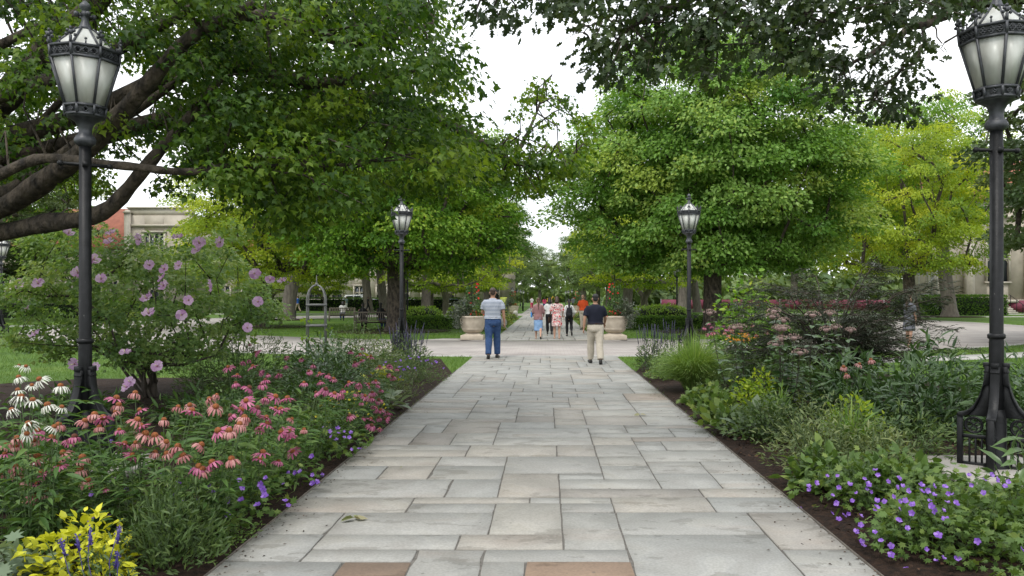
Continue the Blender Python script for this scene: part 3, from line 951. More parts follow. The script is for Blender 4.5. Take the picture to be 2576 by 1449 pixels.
G2 = [(-200, -150), (430, -150), (470, 60), (380, 150), (300, 60), (200, 130), (60, 330), (-200, 400)]
G3 = [(-200, 330), (60, 330), (160, 280), (330, 330), (480, 330), (540, 430), (440, 500), (320, 430), (200, 500), (60, 420), (-200, 560)]
G4 = [(1195, 370), (1290, 340), (1330, 230), (1390, 210), (1480, 290), (1480, 380), (1440, 440), (1370, 470), (1290, 400), (1210, 430)]
G5 = [(1110, 330), (1240, 345), (1330, 400), (1440, 395), (1450, 450), (1360, 495), (1290, 455), (1180, 450)]
sets = [(G1, 195, 7.2, 11.5, .48), (G2, 72, 7.2, 11.5, .45), (G3, 30, 7.6, 10.5, .33), (G4, 26, 10.2, 11.8, .24), (G5, 30, 9.8, 11.6, .27)]
lb = MB()
for gi, (poly, n, d0, d1, r) in enumerate(sets):
    cs = best_spread(rng, pix_clumps(rng, poly, n * 4, d0, d1), n)
    rs = r * rng.uniform(.7, 1.25, n)
    ct = np.clip(rng.normal(.42, .2, n), 0, 1)
    if gi == 3: ct += .15
    # twigs from the nearest limb to each spray
    for c, rr in zip(cs, rs):
        k = np.argsort(np.linalg.norm(anchor - c, axis=1))[int(rng.integers(0, 2))]
        a = anchor[k]
        if np.linalg.norm(a - c) > 1.7: continue
        m = (a + c) / 2 + rng.normal(0, .1, 3) + [0, 0, .12]
        wb.tube(np.array([a, m, c, c + (c - m) * .35]) - NB, [.014, .010, .006, .002], 4, cap=False)
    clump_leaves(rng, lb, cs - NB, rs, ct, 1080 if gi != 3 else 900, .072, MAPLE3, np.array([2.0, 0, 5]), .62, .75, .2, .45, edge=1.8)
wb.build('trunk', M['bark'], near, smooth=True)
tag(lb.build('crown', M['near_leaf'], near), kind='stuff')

# ---- the near oak whose boughs hang in at the top right
rng = np.random.default_rng(43)
OB = np.array([9.6, 7.6, 0.0])
oak = empty('oak_tree', tuple(OB), 0, 'near oak with lobed dark leaves hanging in along the top right', 'tree')
wb = MB()
of = np.array([9.4, 7.7, 4.4])
wb.tube(np.array([[9.6, 7.6, -.2], [9.6, 7.6, .2], [9.55, 7.6, 1.5], of, [9.2, 7.9, 6.0], [8.9, 8.2, 8.0]]) - OB, [.8, .65, .5, .45, .3, .1], 12, cap=False)
OL = [
 limb.__wrapped__ if False else None]
def olimb(pts, r0, r1, start=of):
    P = np.array([start] + [at(*p) for p in pts])
    t = np.linspace(0, len(P) - 1, (len(P) - 1) * 3 + 1)
    Q = np.stack([np.interp(t, np.arange(len(P)), P[:, k]) for k in range(3)], 1)
    for _ in range(2): Q[1:-1] = (Q[:-2] + 2 * Q[1:-1] + Q[2:]) / 4
    Q[1:-1] += rng.normal(0, .02, Q[1:-1].shape)
    wb.tube(Q - OB, np.linspace(r0, r1, len(Q)), 7, cap=False)
    return Q
OL = [
 olimb([(2576, -20, 8.6), (2480, 10, 8.4), (2400, 20, 8.3), (2320, 55, 8.2), (2240, 95, 8.2), (2170, 150, 8.2), (2120, 175, 8.2)], .09, .012),
 olimb([(2330, 5, 8.2), (2338, 60, 8.2), (2325, 125, 8.2), (2280, 165, 8.2), (2230, 200, 8.2), (2195, 250, 8.3)], .03, .006, at(2400, 20, 8.3)),
 olimb([(2420, -80, 8.2), (2250, -70, 7.6), (2050, -50, 7.2), (1880, -30, 7.0), (1760, -10, 7.0), (1640, 20, 7.0), (1560, 90, 7.0)], .10, .014),
 olimb([(1700, -50, 6.9), (1560, -30, 6.9), (1440, -25, 6.9), (1320, -20, 7.0), (1210, -5, 7.0)], .04, .01, at(1880, -30, 7.0)),
 olimb([(1830, 30, 7.0), (1790, 90, 7.0), (1770, 140, 7.0)], .02, .006, at(1880, -30, 7.0)),
 olimb([(1990, 20, 7.2), (1960, 90, 7.2), (1975, 140, 7.2)], .02, .006, at(2050, -50, 7.2)),
 olimb([(2345, 60, 8.2), (2370, 110, 8.1), (2375, 130, 8.1)], .012, .004, at(2338, 20, 8.2)),
 olimb([(1660, 60, 7.0), (1560, 40, 7.0), (1500, 60, 7.0), (1440, 80, 7.0)], .014, .004, at(1760, -10, 7.0)),
]
anchor = np.concatenate(OL)
OG = [([(1160, -60), (1330, -60), (1330, 40), (1250, 75), (1170, 25)], 9), ([(1330, -60), (1560, -60), (1540, 30), (1400, 40), (1330, 20)], 12), ([(1480, 90), (1560, 60), (1660, 60), (1690, 130), (1600, 175), (1500, 190), (1480, 140)], 16),
      ([(1560, -60), (2420, -60), (2400, 30), (2290, 40), (2200, 60), (2050, 50), (1900, 55), (1700, 70), (1580, 40)], 62), ([(1730, 80), (1810, 90), (1800, 180), (1750, 185)], 7), ([(1880, 60), (2050, 60), (2060, 150), (1990, 165), (1890, 120)], 16),
      ([(2070, 150), (2150, 140), (2150, 260), (2090, 280)], 9), ([(2180, 60), (2330, 80), (2320, 260), (2230, 310), (2180, 240), (2200, 150)], 17), ([(2400, -60), (2700, -60), (2700, 60), (2420, 40)], 14)]
lb = MB()
for poly, n in OG:
    far_ = poly[0][0] > 2060
    cs = best_spread(rng, pix_clumps(rng, poly, n * 4, 6.5 if not far_ else 7.7, 7.6 if not far_ else 8.8), n)
    rs = .25 * rng.uniform(.7, 1.25, n)
    for c in cs:
        k = int(np.argmin(np.linalg.norm(anchor - c, axis=1)))
        a = anchor[k]
        if np.linalg.norm(a - c) > 2.0: continue
        m = (a + c) / 2 + rng.normal(0, .05, 3)
        wb.tube(np.array([a, m, c, c + (c - m) * .5]) - OB, [.012, .008, .005, .002], 4, cap=False)
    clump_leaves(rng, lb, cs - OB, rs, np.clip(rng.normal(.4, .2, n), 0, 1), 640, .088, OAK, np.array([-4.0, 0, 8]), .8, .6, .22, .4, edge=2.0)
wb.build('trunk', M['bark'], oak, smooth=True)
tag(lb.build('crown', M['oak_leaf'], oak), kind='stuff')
# ------------------------------------------------------------------ lamp posts
M['iron'] = mat('black_iron', (.006, .0065, .007), (.013, .0135, .015), scale=14, rough=.45, bump=.003, bscale=60, spec=.25)
M['iron_grey'] = mat('grey_weathered_iron', (.028, .030, .036), (.065, .069, .08), scale=16, rough=.5, bump=.003, bscale=70, spec=.5)
def chipped(m):
    n, l = m.node_tree.nodes, m.node_tree.links
    p = n['Principled BSDF']
    src = p.inputs['Base Color'].links[0].from_socket
    tc = n.new('ShaderNodeTexCoord')
    mp = n.new('ShaderNodeMapping'); mp.inputs['Scale'].default_value = (1, 1, .35)
    v = n.new('ShaderNodeTexNoise'); v.inputs['Scale'].default_value = 34; v.inputs['Detail'].default_value = 6; v.inputs['Roughness'].default_value = .7
    l.new(tc.outputs['Object'], mp.inputs['Vector']); l.new(mp.outputs[0], v.inputs['Vector'])
    mr = n.new('ShaderNodeMapRange'); mr.inputs['From Min'].default_value = .69; mr.inputs['From Max'].default_value = .73; mr.inputs['To Max'].default_value = .8
    l.new(v.outputs['Fac'], mr.inputs['Value'])
    mx = n.new('ShaderNodeMix'); mx.data_type = 'RGBA'
    l.new(mr.outputs[0], mx.inputs['Factor']); l.new(src, mx.inputs[6]); mx.inputs[7].default_value = (.32, .31, .29, 1)
    l.new(mx.outputs[2], p.inputs['Base Color'])
    w = n.new('ShaderNodeTexNoise'); w.inputs['Scale'].default_value = 6; w.inputs['Detail'].default_value = 5
    l.new(mp.outputs[0], w.inputs['Vector'])
    r2 = n.new('ShaderNodeMapRange'); r2.inputs['To Min'].default_value = .3; r2.inputs['To Max'].default_value = .6
    l.new(w.outputs['Fac'], r2.inputs['Value']); l.new(r2.outputs[0], p.inputs['Roughness'])
chipped(M['iron']); chipped(M['iron_grey'])
def frosted():
    m, n, l, p = new_mat('frosted_glass')
    tc = n.new('ShaderNodeTexCoord')
    t = n.new('ShaderNodeTexNoise'); t.inputs['Scale'].default_value = 5; t.inputs['Detail'].default_value = 5
    mpg = n.new('ShaderNodeMapping'); mpg.inputs['Scale'].default_value = (2.2, 2.2, .5)
    l.new(tc.outputs['Object'], mpg.inputs['Vector']); l.new(mpg.outputs[0], t.inputs['Vector'])
    r = ramp_node(n, [(.25, (.52, .52, .47)), (.5, (.69, .70, .66)), (.75, (.78, .79, .76))])
    l.new(t.outputs['Fac'], r.inputs['Fac']); l.new(r.outputs[0], p.inputs['Base Color'])
    p.inputs['Roughness'].default_value = .35
    tr = n.new('ShaderNodeBsdfTranslucent')
    l.new(r.outputs[0], tr.inputs['Color'])
    ms = n.new('ShaderNodeMixShader'); ms.inputs['Fac'].default_value = .3
    l.new(p.outputs[0], ms.inputs[1]); l.new(tr.outputs[0], ms.inputs[2])
    l.new(ms.outputs[0], n['Material Output'].inputs['Surface'])
    return m
M['frost'] = frosted()

def octa(r, z, off=PI / 8):
    return np.array([[r * math.cos(off + k * PI / 4), r * math.sin(off + k * PI / 4), z] for k in range(8)])

def make_lamp(name, label, cat='lamp post', full=True):
    root = empty(name, (0, 0, 0), 0, label, cat)
    pole = MB()
    pole.lathe([(.062, .02), (.062, 1.22), (.058, 1.25), (.055, 3.14)], 8, a0=PI / 8)
    pole.lathe([(.062, 1.245), (.075, 1.255), (.075, 1.285), (.062, 1.295)], 8, a0=PI / 8)
    P = pole.build('pole', M['iron'], root)
    # gothic base: four buttress fins with pierced tracery
    for k in range(4):
        a = PI / 4 + k * PI / 2
        ca, sa = math.cos(a), math.sin(a)
        mb = MB()
        def fin(pts, t, mb=mb):
            n = len(pts)
            V = []
            for s in (-t / 2, t / 2):
                V += [(x * ca - s * sa, x * sa + s * ca, z) for x, z in pts]
            F = [tuple(range(n)), tuple(range(2 * n - 1, n - 1, -1))]
            F += [((i + 1) % n, i, n + i, n + (i + 1) % n) for i in range(n)]
            mb.add(V, F)
        curve = [(.055, 1.0), (.09, 1.0), (.092, .93), (.10, .86), (.115, .79), (.14, .72), (.175, .65), (.22, .60), (.27, .575), (.31, .565)]
        fin([(.05, 1.0)] + curve[1:] + [(.31, .54), (.268, .535), (.225, .558), (.183, .605), (.148, .668), (.125, .735), (.11, .80), (.10, .86), (.05, .86)][0:1] + [(.268, .53), (.22, .555), (.178, .605), (.145, .67), (.118, .74), (.102, .82), (.05, .84)], .075)
        fin([(.05, .86), (.10, .84), (.135, .70), (.18, .62), (.235, .57), (.265, .55), (.265, .545), (.05, .545)], .028)
        mb.box(((.292) * ca, .292 * sa, .275), (.046, .05, .55), a)
        mb.box((.292 * ca, .292 * sa, .02), (.075, .075, .05), a)
        mb.box((.165 * ca, .165 * sa, .355), (.22, .03, .03), a)
        mb.box((.165 * ca, .165 * sa, .10), (.22, .04, .045), a)
        # tracery roundel between fin and leg
        th = np.linspace(0, 2 * PI, 17)
        for rr, cx in ((.07, .18),):
            ring = np.stack([(cx + rr * np.cos(th)) * ca, (cx + rr * np.cos(th)) * sa, .46 + rr * np.sin(th)], 1)
            mb.tube(ring, .012, 5, cap=False)
            for q in range(4):
                b2 = q * PI / 2
                c2 = (cx + .033 * math.cos(b2), .46 + .033 * math.sin(b2))
                ring = np.stack([(c2[0] + .026 * np.cos(th)) * ca, (c2[0] + .026 * np.cos(th)) * sa, c2[1] + .026 * np.sin(th)], 1)
                mb.tube(ring, .007, 4, cap=False)
        for cx in (.115, .165, .215):
            mb.box((cx * ca, cx * sa, .225), (.016, .022, .24), a)
        mb.box((.078 * ca, .078 * sa, 1.01), (.05, .06, .045), a)
        mb.box((.075 * ca, .075 * sa, .95), (.045, .075, .018), a)
        bevel(mb.build('buttress', M['iron'], root), .004, 1)
    mb = MB(); mb.lathe([(.11, 0), (.11, .1), (.085, .14), (.085, .55), (.07, .62)], 8, a0=PI / 8)
    mb.build('pedestal', M['iron'], root)
    # ladder rest
    mb = MB(); mb.tube([(-.2, 0, 2.93), (.2, 0, 2.93)], .016, 8)
    mb.ball((-.2, 0, 2.93), .027, 8, 6); mb.ball((.2, 0, 2.93), .027, 8, 6)
    mb.box((0, 0, 2.93), (.05, .13, .05))
    mb.build('ladder_rest', M['iron'], root, smooth=False)
    mb = MB(); mb.lathe([(.058, 3.1), (.095, 3.13), (.1, 3.16), (.085, 3.19), (.062, 3.215), (.06, 3.25), (.068, 3.29), (.09, 3.33), (.14, 3.36), (.17, 3.375)], 8, a0=PI / 8)
    mb.build('collar', M['iron_grey'], root)
    # lantern
    def band(name, r0, z0, r1, z1, fret):
        mb = MB()
        for r, z in ((r0, z0), (r1, z1)):
            o8 = octa(r, z)
            for k in range(8):
                mb.tube([o8[k], o8[(k + 1) % 8]], .014, 6)
        i0, i1 = octa(r0 - .012, z0 + .005), octa(r1 - .012, z1 - .005)
        for k in range(8):
            mb.add([i0[k], i0[(k + 1) % 8], i1[(k + 1) % 8], i1[k]], [(0, 1, 2, 3)])
        o = mb.build(name, M['iron_grey'], root)
        fr = MB()
        a0, a1 = octa(r0 + .004, z0), octa(r1 + .004, z1)
        th = np.linspace(0, 2 * PI, 11)
        for k in range(8):
            A, B_, Ct, D = a0[k], a0[(k + 1) % 8], a1[(k + 1) % 8], a1[k]
            e1 = unit(B_ - A); e2 = unit((D + Ct) / 2 - (A + B_) / 2)
            ctr = (A + B_ + Ct + D) / 4
            hgt = np.linalg.norm((D + Ct) / 2 - (A + B_) / 2)
            wid = np.linalg.norm(B_ - A)
            fr.tube([A, D], .013, 5)
            for q in range(-fret, fret + 1):
                c = ctr + e1 * q * wid / (2 * fret + 1.6)
                rr = hgt * .2
                for dx, dz in ((1, 0), (-1, 0), (0, 1), (0, -1)):
                    cc = c + e1 * dx * rr * .75 + e2 * dz * rr * .85
                    fr.tube(cc + np.cos(th)[:, None] * e1 * rr * .62 + np.sin(th)[:, None] * e2 * rr * .62, .0055, 3, cap=False)
        fr.build('tracery', M['iron_light'] if 'iron_light' in M else M['iron_grey'], o)
        return o
    band('lower_band', .17, 3.385, .183, 3.465, 0)
    band('upper_band', .295, 3.885, .305, 3.985, 1)
    lo, hi = octa(.174, 3.465), octa(.295, 3.885)
    for k in range(8):
        mb = MB(); mb.tube([lo[k], hi[k]], .0125, 6)
        mb.build('glazing_bar', M['iron_grey'], root)
        mb = MB(); s = .985
        q = [lo[k], lo[(k + 1) % 8], hi[(k + 1) % 8], hi[k]]
        q2 = [np.array([p[0] * .97, p[1] * .97, p[2]]) for p in q]
        mb.add([*(np.array([p[0] * s, p[1] * s, p[2]]) for p in q), *q2], [(0, 1, 2, 3), (7, 6, 5, 4), (0, 4, 5, 1), (1, 5, 6, 2), (2, 6, 7, 3), (3, 7, 4, 0)])
        mb.build('glass_pane', M['frost'], root)
    # roof
    lo, hi = octa(.272, 3.99), octa(.07, 4.2)
    for k in range(8):
        mb = MB(); mb.add([lo[k], lo[(k + 1) % 8], hi[(k + 1) % 8], hi[k]], [(0, 1, 2, 3)])
        mb.build('roof_pane', M['frost'], root)
        mb = MB(); mb.tube([lo[k] * [1.01, 1.01, 1], hi[k] * [1.05, 1.05, 1.001]], .011, 5)
        mb.build('roof_rib', M['iron_grey'], root)
    mb = MB(); mb.lathe([(.08, 4.19), (.05, 4.23), (.032, 4.28), (.03, 4.33), (.045, 4.345), (.03, 4.36), (.03, 4.38), (.052, 4.405), (.05, 4.43), (.03, 4.455), (.008, 4.475)], 10)
    for k in range(4):
        a = k * PI / 2 + .3
        mb.ball((.075 * math.cos(a), .075 * math.sin(a), 4.335), .026, 7, 5, )
        mb.tube([(0.02 * math.cos(a), .02 * math.sin(a), 4.33), (.07 * math.cos(a), .07 * math.sin(a), 4.335)], .014, 5)
    mb.build('roof_finial', M['iron_grey'], root, smooth=True)
    # cresting: a leafy crown point at each corner and mid-side
    top = octa(.31, 3.995)
    for k in range(8):
        for t, s in ((0, 1.15), (.5, .6)):
            crest = MB()
            c = top[k] * (1 - t) + top[(k + 1) % 8] * t
            tang = unit(top[(k + 1) % 8] - top[k])
            crest.tube([c, c + [0, 0, .05 * s]], .012 * s, 5)
            crest.ball(c + [0, 0, .075 * s], .022 * s, 6, 5)
            if t == 0:
                for dx, dz in ((.03, .055), (-.03, .055), (.022, .085), (-.022, .085), (0, .108)):
                    crest.ball(c + tang * dx * 1.15 + [0, 0, dz * 1.15], .017, 5, 4)
            crest.build('cresting_leaf', M['iron_grey'], root)
    return root

lamp0 = make_lamp('lamp_post', 'tall ornate lamp post rising from coneflowers beside the hibiscus shrub')
LAMPS = [((-4.17, 7.05), .55, 'tall ornate lamp post rising from coneflowers beside the hibiscus shrub', .962),
         ((4.03, 6.95), .12, 'tall ornate lamp post cut by the right edge, fretted base among geraniums', 1.0),
         ((-4.02, 21.75), .3, 'ornate lamp post before the dark tree trunk, left side of the crossing', 1.0),
         ((3.97, 21.5), .2, 'ornate lamp post behind the grass clump, right side of the crossing', 1.0),
         ((-7.45, 42), .4, 'lamp post standing in the left boxwood hedge, lantern hidden by leaves', .82),
         ((7.44, 44), .1, 'smaller lamp post standing in the right boxwood hedge', .82),
         ((-21.0, 30), .3, 'lamp post cut by the left edge beside the pale drive', .92),
         ((-20.4, 63), .3, 'lamp post on the left lawn beside a leaning grey trunk', .9),
         ((-12.6, 96), .2, 'lamp post before the spreading tree, left of the striped-shirt man', .95)]
for i, (p, rz, lab, s) in enumerate(LAMPS):
    o = lamp0 if i == 0 else copy_tree(lamp0)
    place(o, (p[0], p[1], 0), rz, lab, 'ornate iron lamp posts', s)

def far_lamp_mesh():
    a, b = MB(), MB()
    a.lathe([(.2, 0), (.2, .35), (.06, .7), (.05, 3.2), (.12, 3.25), (.2, 3.42)], 8)
    a.lathe([(.335, 3.88), (.345, 4.0), (.1, 4.2), (.04, 4.4), (.01, 4.47)], 8)
    b.lathe([(.18, 3.42), (.32, 3.88)], 8)
    return a.mesh('far_lamp_iron', M['iron_grey']), b.mesh('far_lamp_glass', M['frost'])
fa, fb = far_lamp_mesh()
for x, y, lab in [(-4.5, 106, 'far lamp post on the left of the avenue, nearest of its row'), (-4.5, 124, 'far lamp post on the left of the avenue, second of its row'), (-4.5, 141, 'far lamp post on the left of the avenue, third of its row'),
                  (-4.5, 160, 'far lamp post on the left of the avenue, fourth of its row'), (-4.6, 205, 'tiny lamp post at the left end of the avenue'), (4.5, 131, 'far lamp post on the right of the avenue, nearest of its row'),
                  (4.5, 152, 'far lamp post on the right of the avenue, second of its row'), (4.5, 172, 'far lamp post on the right of the avenue, third of its row')]:
    e = empty('lamp_post', (x, y, 0), 0, lab, 'lamp post', 'far avenue lamp posts', .68)
    link('post', fa, e); link('lantern', fb, e)

# ------------------------------------------------------------------ urns, ball finials
M['limestone'] = mat('cast_stone', (.50, .435, .345), (.40, .34, .265), scale=5, rough=.85, bump=.004, bscale=50)
M['limestone_grey'] = mat('grey_stone', (.46, .44, .40), (.34, .32, .29), scale=6, rough=.9, bump=.004, bscale=50)
urn = empty('stone_urn', (0, 0, 0), 0, 'x', 'planter')
b = MB()
b.lathe([(.2, .25), (.3, .27), (.36, .32), (.385, .36), (.4, .375), (.41, .385), (.405, .40), (.43, .46), (.46, .56), (.485, .68), (.5, .8), (.515, .82), (.52, .86), (.51, .885), (.47, .885), (.45, .80), (.2, .78)], 40)
b.build('bowl', M['limestone'], urn, smooth=True)
b = MB()
b.box((0, 0, .085), (.84, .84, .17)); b.box((0, 0, .205), (.74, .74, .07), taper=.62)
b.lathe([(.26, .235), (.22, .25), (.22, .275)], 24)
bevel(b.build('plinth', M['limestone'], urn), .012, 2)
URNS = [((-2.72, 29.15), 'cream stone urn planter on a square plinth, beside the man in jeans'), ((2.6, 29.15), 'cream stone urn planter on a square plinth, beside the man in khakis'),
        ((-2.75, 65.5), 'smaller far stone urn planter left of the walk'), ((2.75, 65.5), 'far stone urn planter behind the man in orange')]
for i, (p, lab) in enumerate(URNS):
    o = urn if i == 0 else copy_tree(urn)
    place(o, (p[0], p[1], .031 if i < 2 else 0), 0, lab, 'stone urn planters')
b = empty('ball_finial', (0, 0, 0), 0, 'x', 'stone finial')
m = MB(); m.box((0, 0, .05), (.36, .36, .1)); m.lathe([(.15, .1), (.1, .15), (.1, .17), (.17, .2), (.18, .215)], 20)
bevel(m.build('pedestal', M['limestone_grey'], b), .008, 2)
m = MB(); m.lathe([(.05, .20), (.17, .215), (.185, .25), (.18, .27), (.19, .30), (.195, .36), (.18, .43), (.14, .5), (.08, .545), (.01, .56)], 24)
m.build('ball', M['limestone_grey'], b, smooth=True)
for i, (p, lab) in enumerate([((-2.12, 39), 'round stone ball on a pedestal beside the man in jeans'), ((2.0, 39), 'round stone ball on a pedestal beside the man in khakis'),
                              ((-2.35, 61), 'far stone ball on a pedestal left of the walk'), ((2.35, 61), 'far stone ball on a pedestal right of the walk')]):
    o = b if i == 0 else copy_tree(b)
    place(o, (p[0], p[1], 0), 0, lab, 'stone ball finials')

# ------------------------------------------------------------------ benches
M['teak'] = mat('weathered_teak', (.15, .125, .10), (.085, .07, .055), scale=6, rough=.8, bump=.003, bscale=30, stretch=(.3, 3, 3))
bench = empty('park_bench', (0, 0, 0), 0, 'x', 'bench')
def bx(name, c, s, **k):
    b = MB(); b.box(c, s, **k); return bevel(b.build(name, M['teak'], bench), .004, 1)
for sx in (-.82, .82):
    bx('leg', (sx, .25, .3), (.06, .06, .6)); bx('leg', (sx, -.25, .45), (.06, .06, .9))
    bx('arm', (sx, .02, .62), (.07, .62, .035))
for k in range(5): bx('seat_slat', (0, -.18 + k * .105, .42), (1.66, .085, .022))
bx('apron', (0, .26, .38), (1.62, .025, .07))
bx('back_rail', (0, -.25, .88), (1.62, .035, .07)); bx('back_rail', (0, -.25, .50), (1.62, .035, .05))
for k in range(15): bx('back_slat', (-.735 + k * .105, -.25, .69), (.045, .016, .33))
for i, (p, rz, lab) in enumerate([((-8.35, 37.6), .06, 'dark bench with two seated people beside the left maple trunk'), ((-13.6, 52), .35, 'pale bench with one person on the left lawn'),
                                  ((-15.3, 42.5), .5, 'bench behind the hibiscus shrub near a tree trunk'), ((10.9, 46), -.5, 'bench with a seated couple right of the big maple trunk'), ((-17.2, 95), PI, 'tiny bench before the far street hedge')]):
    o = bench if i == 0 else copy_tree(bench)
    place(o, (p[0], p[1], 0), rz, lab, 'wooden park benches')

# ------------------------------------------------------------------ hedges and shrubs on the round lawn
M['boxwood'] = leaf_mat('boxwood', [(0, (.03, .085, .012)), (.5, (.1, .21, .024)), (1, (.24, .38, .05))], trans=.3)
M['hydrangea'] = leaf_mat('hydrangea', [(0, (.14, .26, .035)), (.5, (.27, .42, .06)), (.9, (.4, .52, .12)), (1, (.6, .62, .45))], trans=.3)
M['dark_core'] = mat('hedge_core', (.014, .024, .008), (.007, .012, .004), scale=20, rough=.95)
def hedge(name, label, x0, y0, x1, y1, h, n, size=.06, lm='boxwood', seed=1, rnd=False, group=None, cat='hedge'):
    rng = np.random.default_rng(seed)
    cx, cy = (x0 + x1) / 2, (y0 + y1) / 2
    root = empty(name, (cx, cy, 0), 0, label, cat, group)
    w, d = (x1 - x0) / 2, (y1 - y0) / 2
    core = MB()
    if rnd: core.lathe([(w * .7, 0), (w * .85, h * .4), (w * .7, h * .75), (w * .3, h * .92)], 12); core.v[-1] *= [1, d / w, 1]
    else: core.box((0, 0, h * .46), (2 * w - .12, 2 * d - .12, h * .92))
    core.build('branches', M['dark_core'], root)
    P = rng.uniform(-1, 1, (n, 3))
    if rnd:
        v = unit(rng.normal(0, 1, (n, 3))); v[:, 2] = np.abs(v[:, 2])
        lum = 1 + .12 * np.sin(v[:, 0] * 7 + seed) * np.cos(v[:, 1] * 6) + .08 * np.sin(v[:, 2] * 11)
        pos = v * np.array([w, d, h]) * (rng.uniform(.82, 1.03, n) * lum)[:, None]
        nrm = v + rng.normal(0, .4, (n, 3)) + [0, 0, .3]
    else:
        f = rng.random(n)
        side = np.where(f < .5, 0, np.where(f < .85, 1, 2))
        pos = P * np.array([w, d, h / 2]) + [0, 0, h / 2]
        nrm = rng.normal(0, .45, (n, 3))
        lump = rng.uniform(-.05, .03, n)
        z = side == 0; pos[z, 2] = h + lump[z] + .02 * np.sin(pos[z, 0] * 3.1 + seed); nrm[z] += [0, 0, 1]
        y = side == 1; sg = np.sign(rng.random(y.sum()) - .35) * -1; pos[y, 1] = sg * (d + lump[y]); nrm[y, 1] += sg
        x = side == 2; sg = np.sign(P[x, 0]); pos[x, 0] = sg * (w + lump[x]); nrm[x, 0] += sg
    tip = unit(rng.normal(0, .6, (n, 3)) + nrm * .4 + [0, 0, .35])
    lb = MB(); lb.leaves(pos, nrm, tip, size * rng.uniform(.7, 1.3, n), np.clip(rng.normal(.45, .2, n), 0, 1), KITE)
    tag(lb.build('foliage', M[lm], root), kind='stuff')
    return root
hedge('boxwood_hedge', 'low clipped boxwood hedge left of the walk', -7.6, 38.9, -4.2, 40.3, .6, 9000, .075, seed=1)
hedge('boxwood_hedge', 'low clipped boxwood hedge right of the walk', 3.9, 38.6, 7.3, 40.2, .6, 9000, .075, seed=2)
hedge('boxwood_hedge', 'rounded end of the right boxwood hedge, beside the smaller lamp post', 7.0, 39.4, 8.7, 41.6, .72, 5000, .08, seed=3, rnd=True)
hedge('hydrangea_shrub', 'bright green hydrangea shrub behind the left hedge, next to the urn', -5.6, 41.2, -3.2, 43.4, 1.15, 3600, .13, 'hydrangea', 4, True, cat='shrub')
hedge('hydrangea_shrub', 'bright green hydrangea shrub behind the left hedge, next to the lamp', -8.4, 41.4, -5.4, 44, 1.1, 4000, .13, 'hydrangea', 5, True, cat='shrub')
hedge('hydrangea_shrub', 'bright green hydrangea shrub behind the right hedge', 4.6, 41.4, 8.2, 44.4, 1.2, 4600, .13, 'hydrangea', 6, True, cat='shrub')
hedge('hydrangea_shrub', 'green hydrangea shrub behind the right urn', 2.6, 41.6, 4.6, 43.6, 1.1, 2600, .13, 'hydrangea', 7, True, cat='shrub')
hedge('far_hedge', 'long hedge before the parked cars on the left', -40, 92, -10, 93.4, 1.45, 9000, .17, seed=8)
hedge('yew_hedge', 'clipped yew hedge before the right limestone building, left of the steps', 34.5, 69, 41, 71.5, 1.7, 6000, .16, seed=9)
hedge('yew_shrub', 'rounded yew shrub left of the far tree trunk on the right', 29.5, 66, 32.6, 68.5, 1.6, 3000, .15, seed=10, rnd=True, cat='shrub')
hedge('yew_shrub', 'dark yew shrub at the right edge by the litter bin', 44.8, 68, 49, 71, 1.35, 3000, .15, seed=12, rnd=True, cat='shrub')
hedge('yew_hedge', 'dark clipped hedge at the far left behind the pale drive', -48, 60, -30, 63, 1.2, 6000, .16, seed=13)
# low mixed planting that edges the walk on the round lawn
M['lowplant'] = leaf_mat('lowplant', [(0, (.07, .12, .03)), (.5, (.17, .23, .045)), (1, (.36, .34, .06))], trans=.3)
for i, (x, y, w, d, h, lab) in enumerate([(-2.75, 37.6, .75, .8, .38, 'low yellow-green edging plant beside the left stone ball'), (-3.1, 41, .9, 1.2, .55, 'leafy border plant behind the left stone ball'), (-2.6, 46, .6, 2.6, .36, 'yellowish low border along the left of the inner walk'),
                                          (-2.7, 55, .7, 3.2, .4, 'far low border along the left of the inner walk'), (2.7, 37.4, .8, .8, .42, 'low yellow-green edging plant beside the right stone ball'), (2.75, 41, .8, 1.4, .75, 'leafy border plant in front of the man in orange'),
                                          (2.6, 47, .6, 2.6, .5, 'yellow-flecked low border along the right of the inner walk'), (2.7, 56, .7, 3, .45, 'far low border along the right of the inner walk')]):
    hedge('border_plant', lab, x - w, y - d, x + w, y + d, h, 1500, .1, 'lowplant', 30 + i, True, cat='plant')
# mulch round the tree trunks
for i, (x, y, r, lab) in enumerate([(7.75, 36, 2.6, 'mulch ring under the right maple'), (-7.2, 36.6, 2.7, 'mulch ring under the left maple'), (-15.2, 41.6, 2.4, 'mulch ring under the yellow-green tree'), (-18.2, 55, 1.8, 'mulch ring under the grey-trunked tree'), (33, 63.5, 2.6, 'mulch ring under the far right tree')]):
    rng = random.Random(i)
    b = MB(); b.poly([(x + r * (1 + rng.uniform(-.05, .05)) * math.cos(t * PI / 16), y + r * (1 + rng.uniform(-.05, .05)) * math.sin(t * PI / 16)) for t in range(32)], -.05, .03)
    tag(b.build('mulch_ring', M['mulch']), lab, 'mulch', kind='structure')

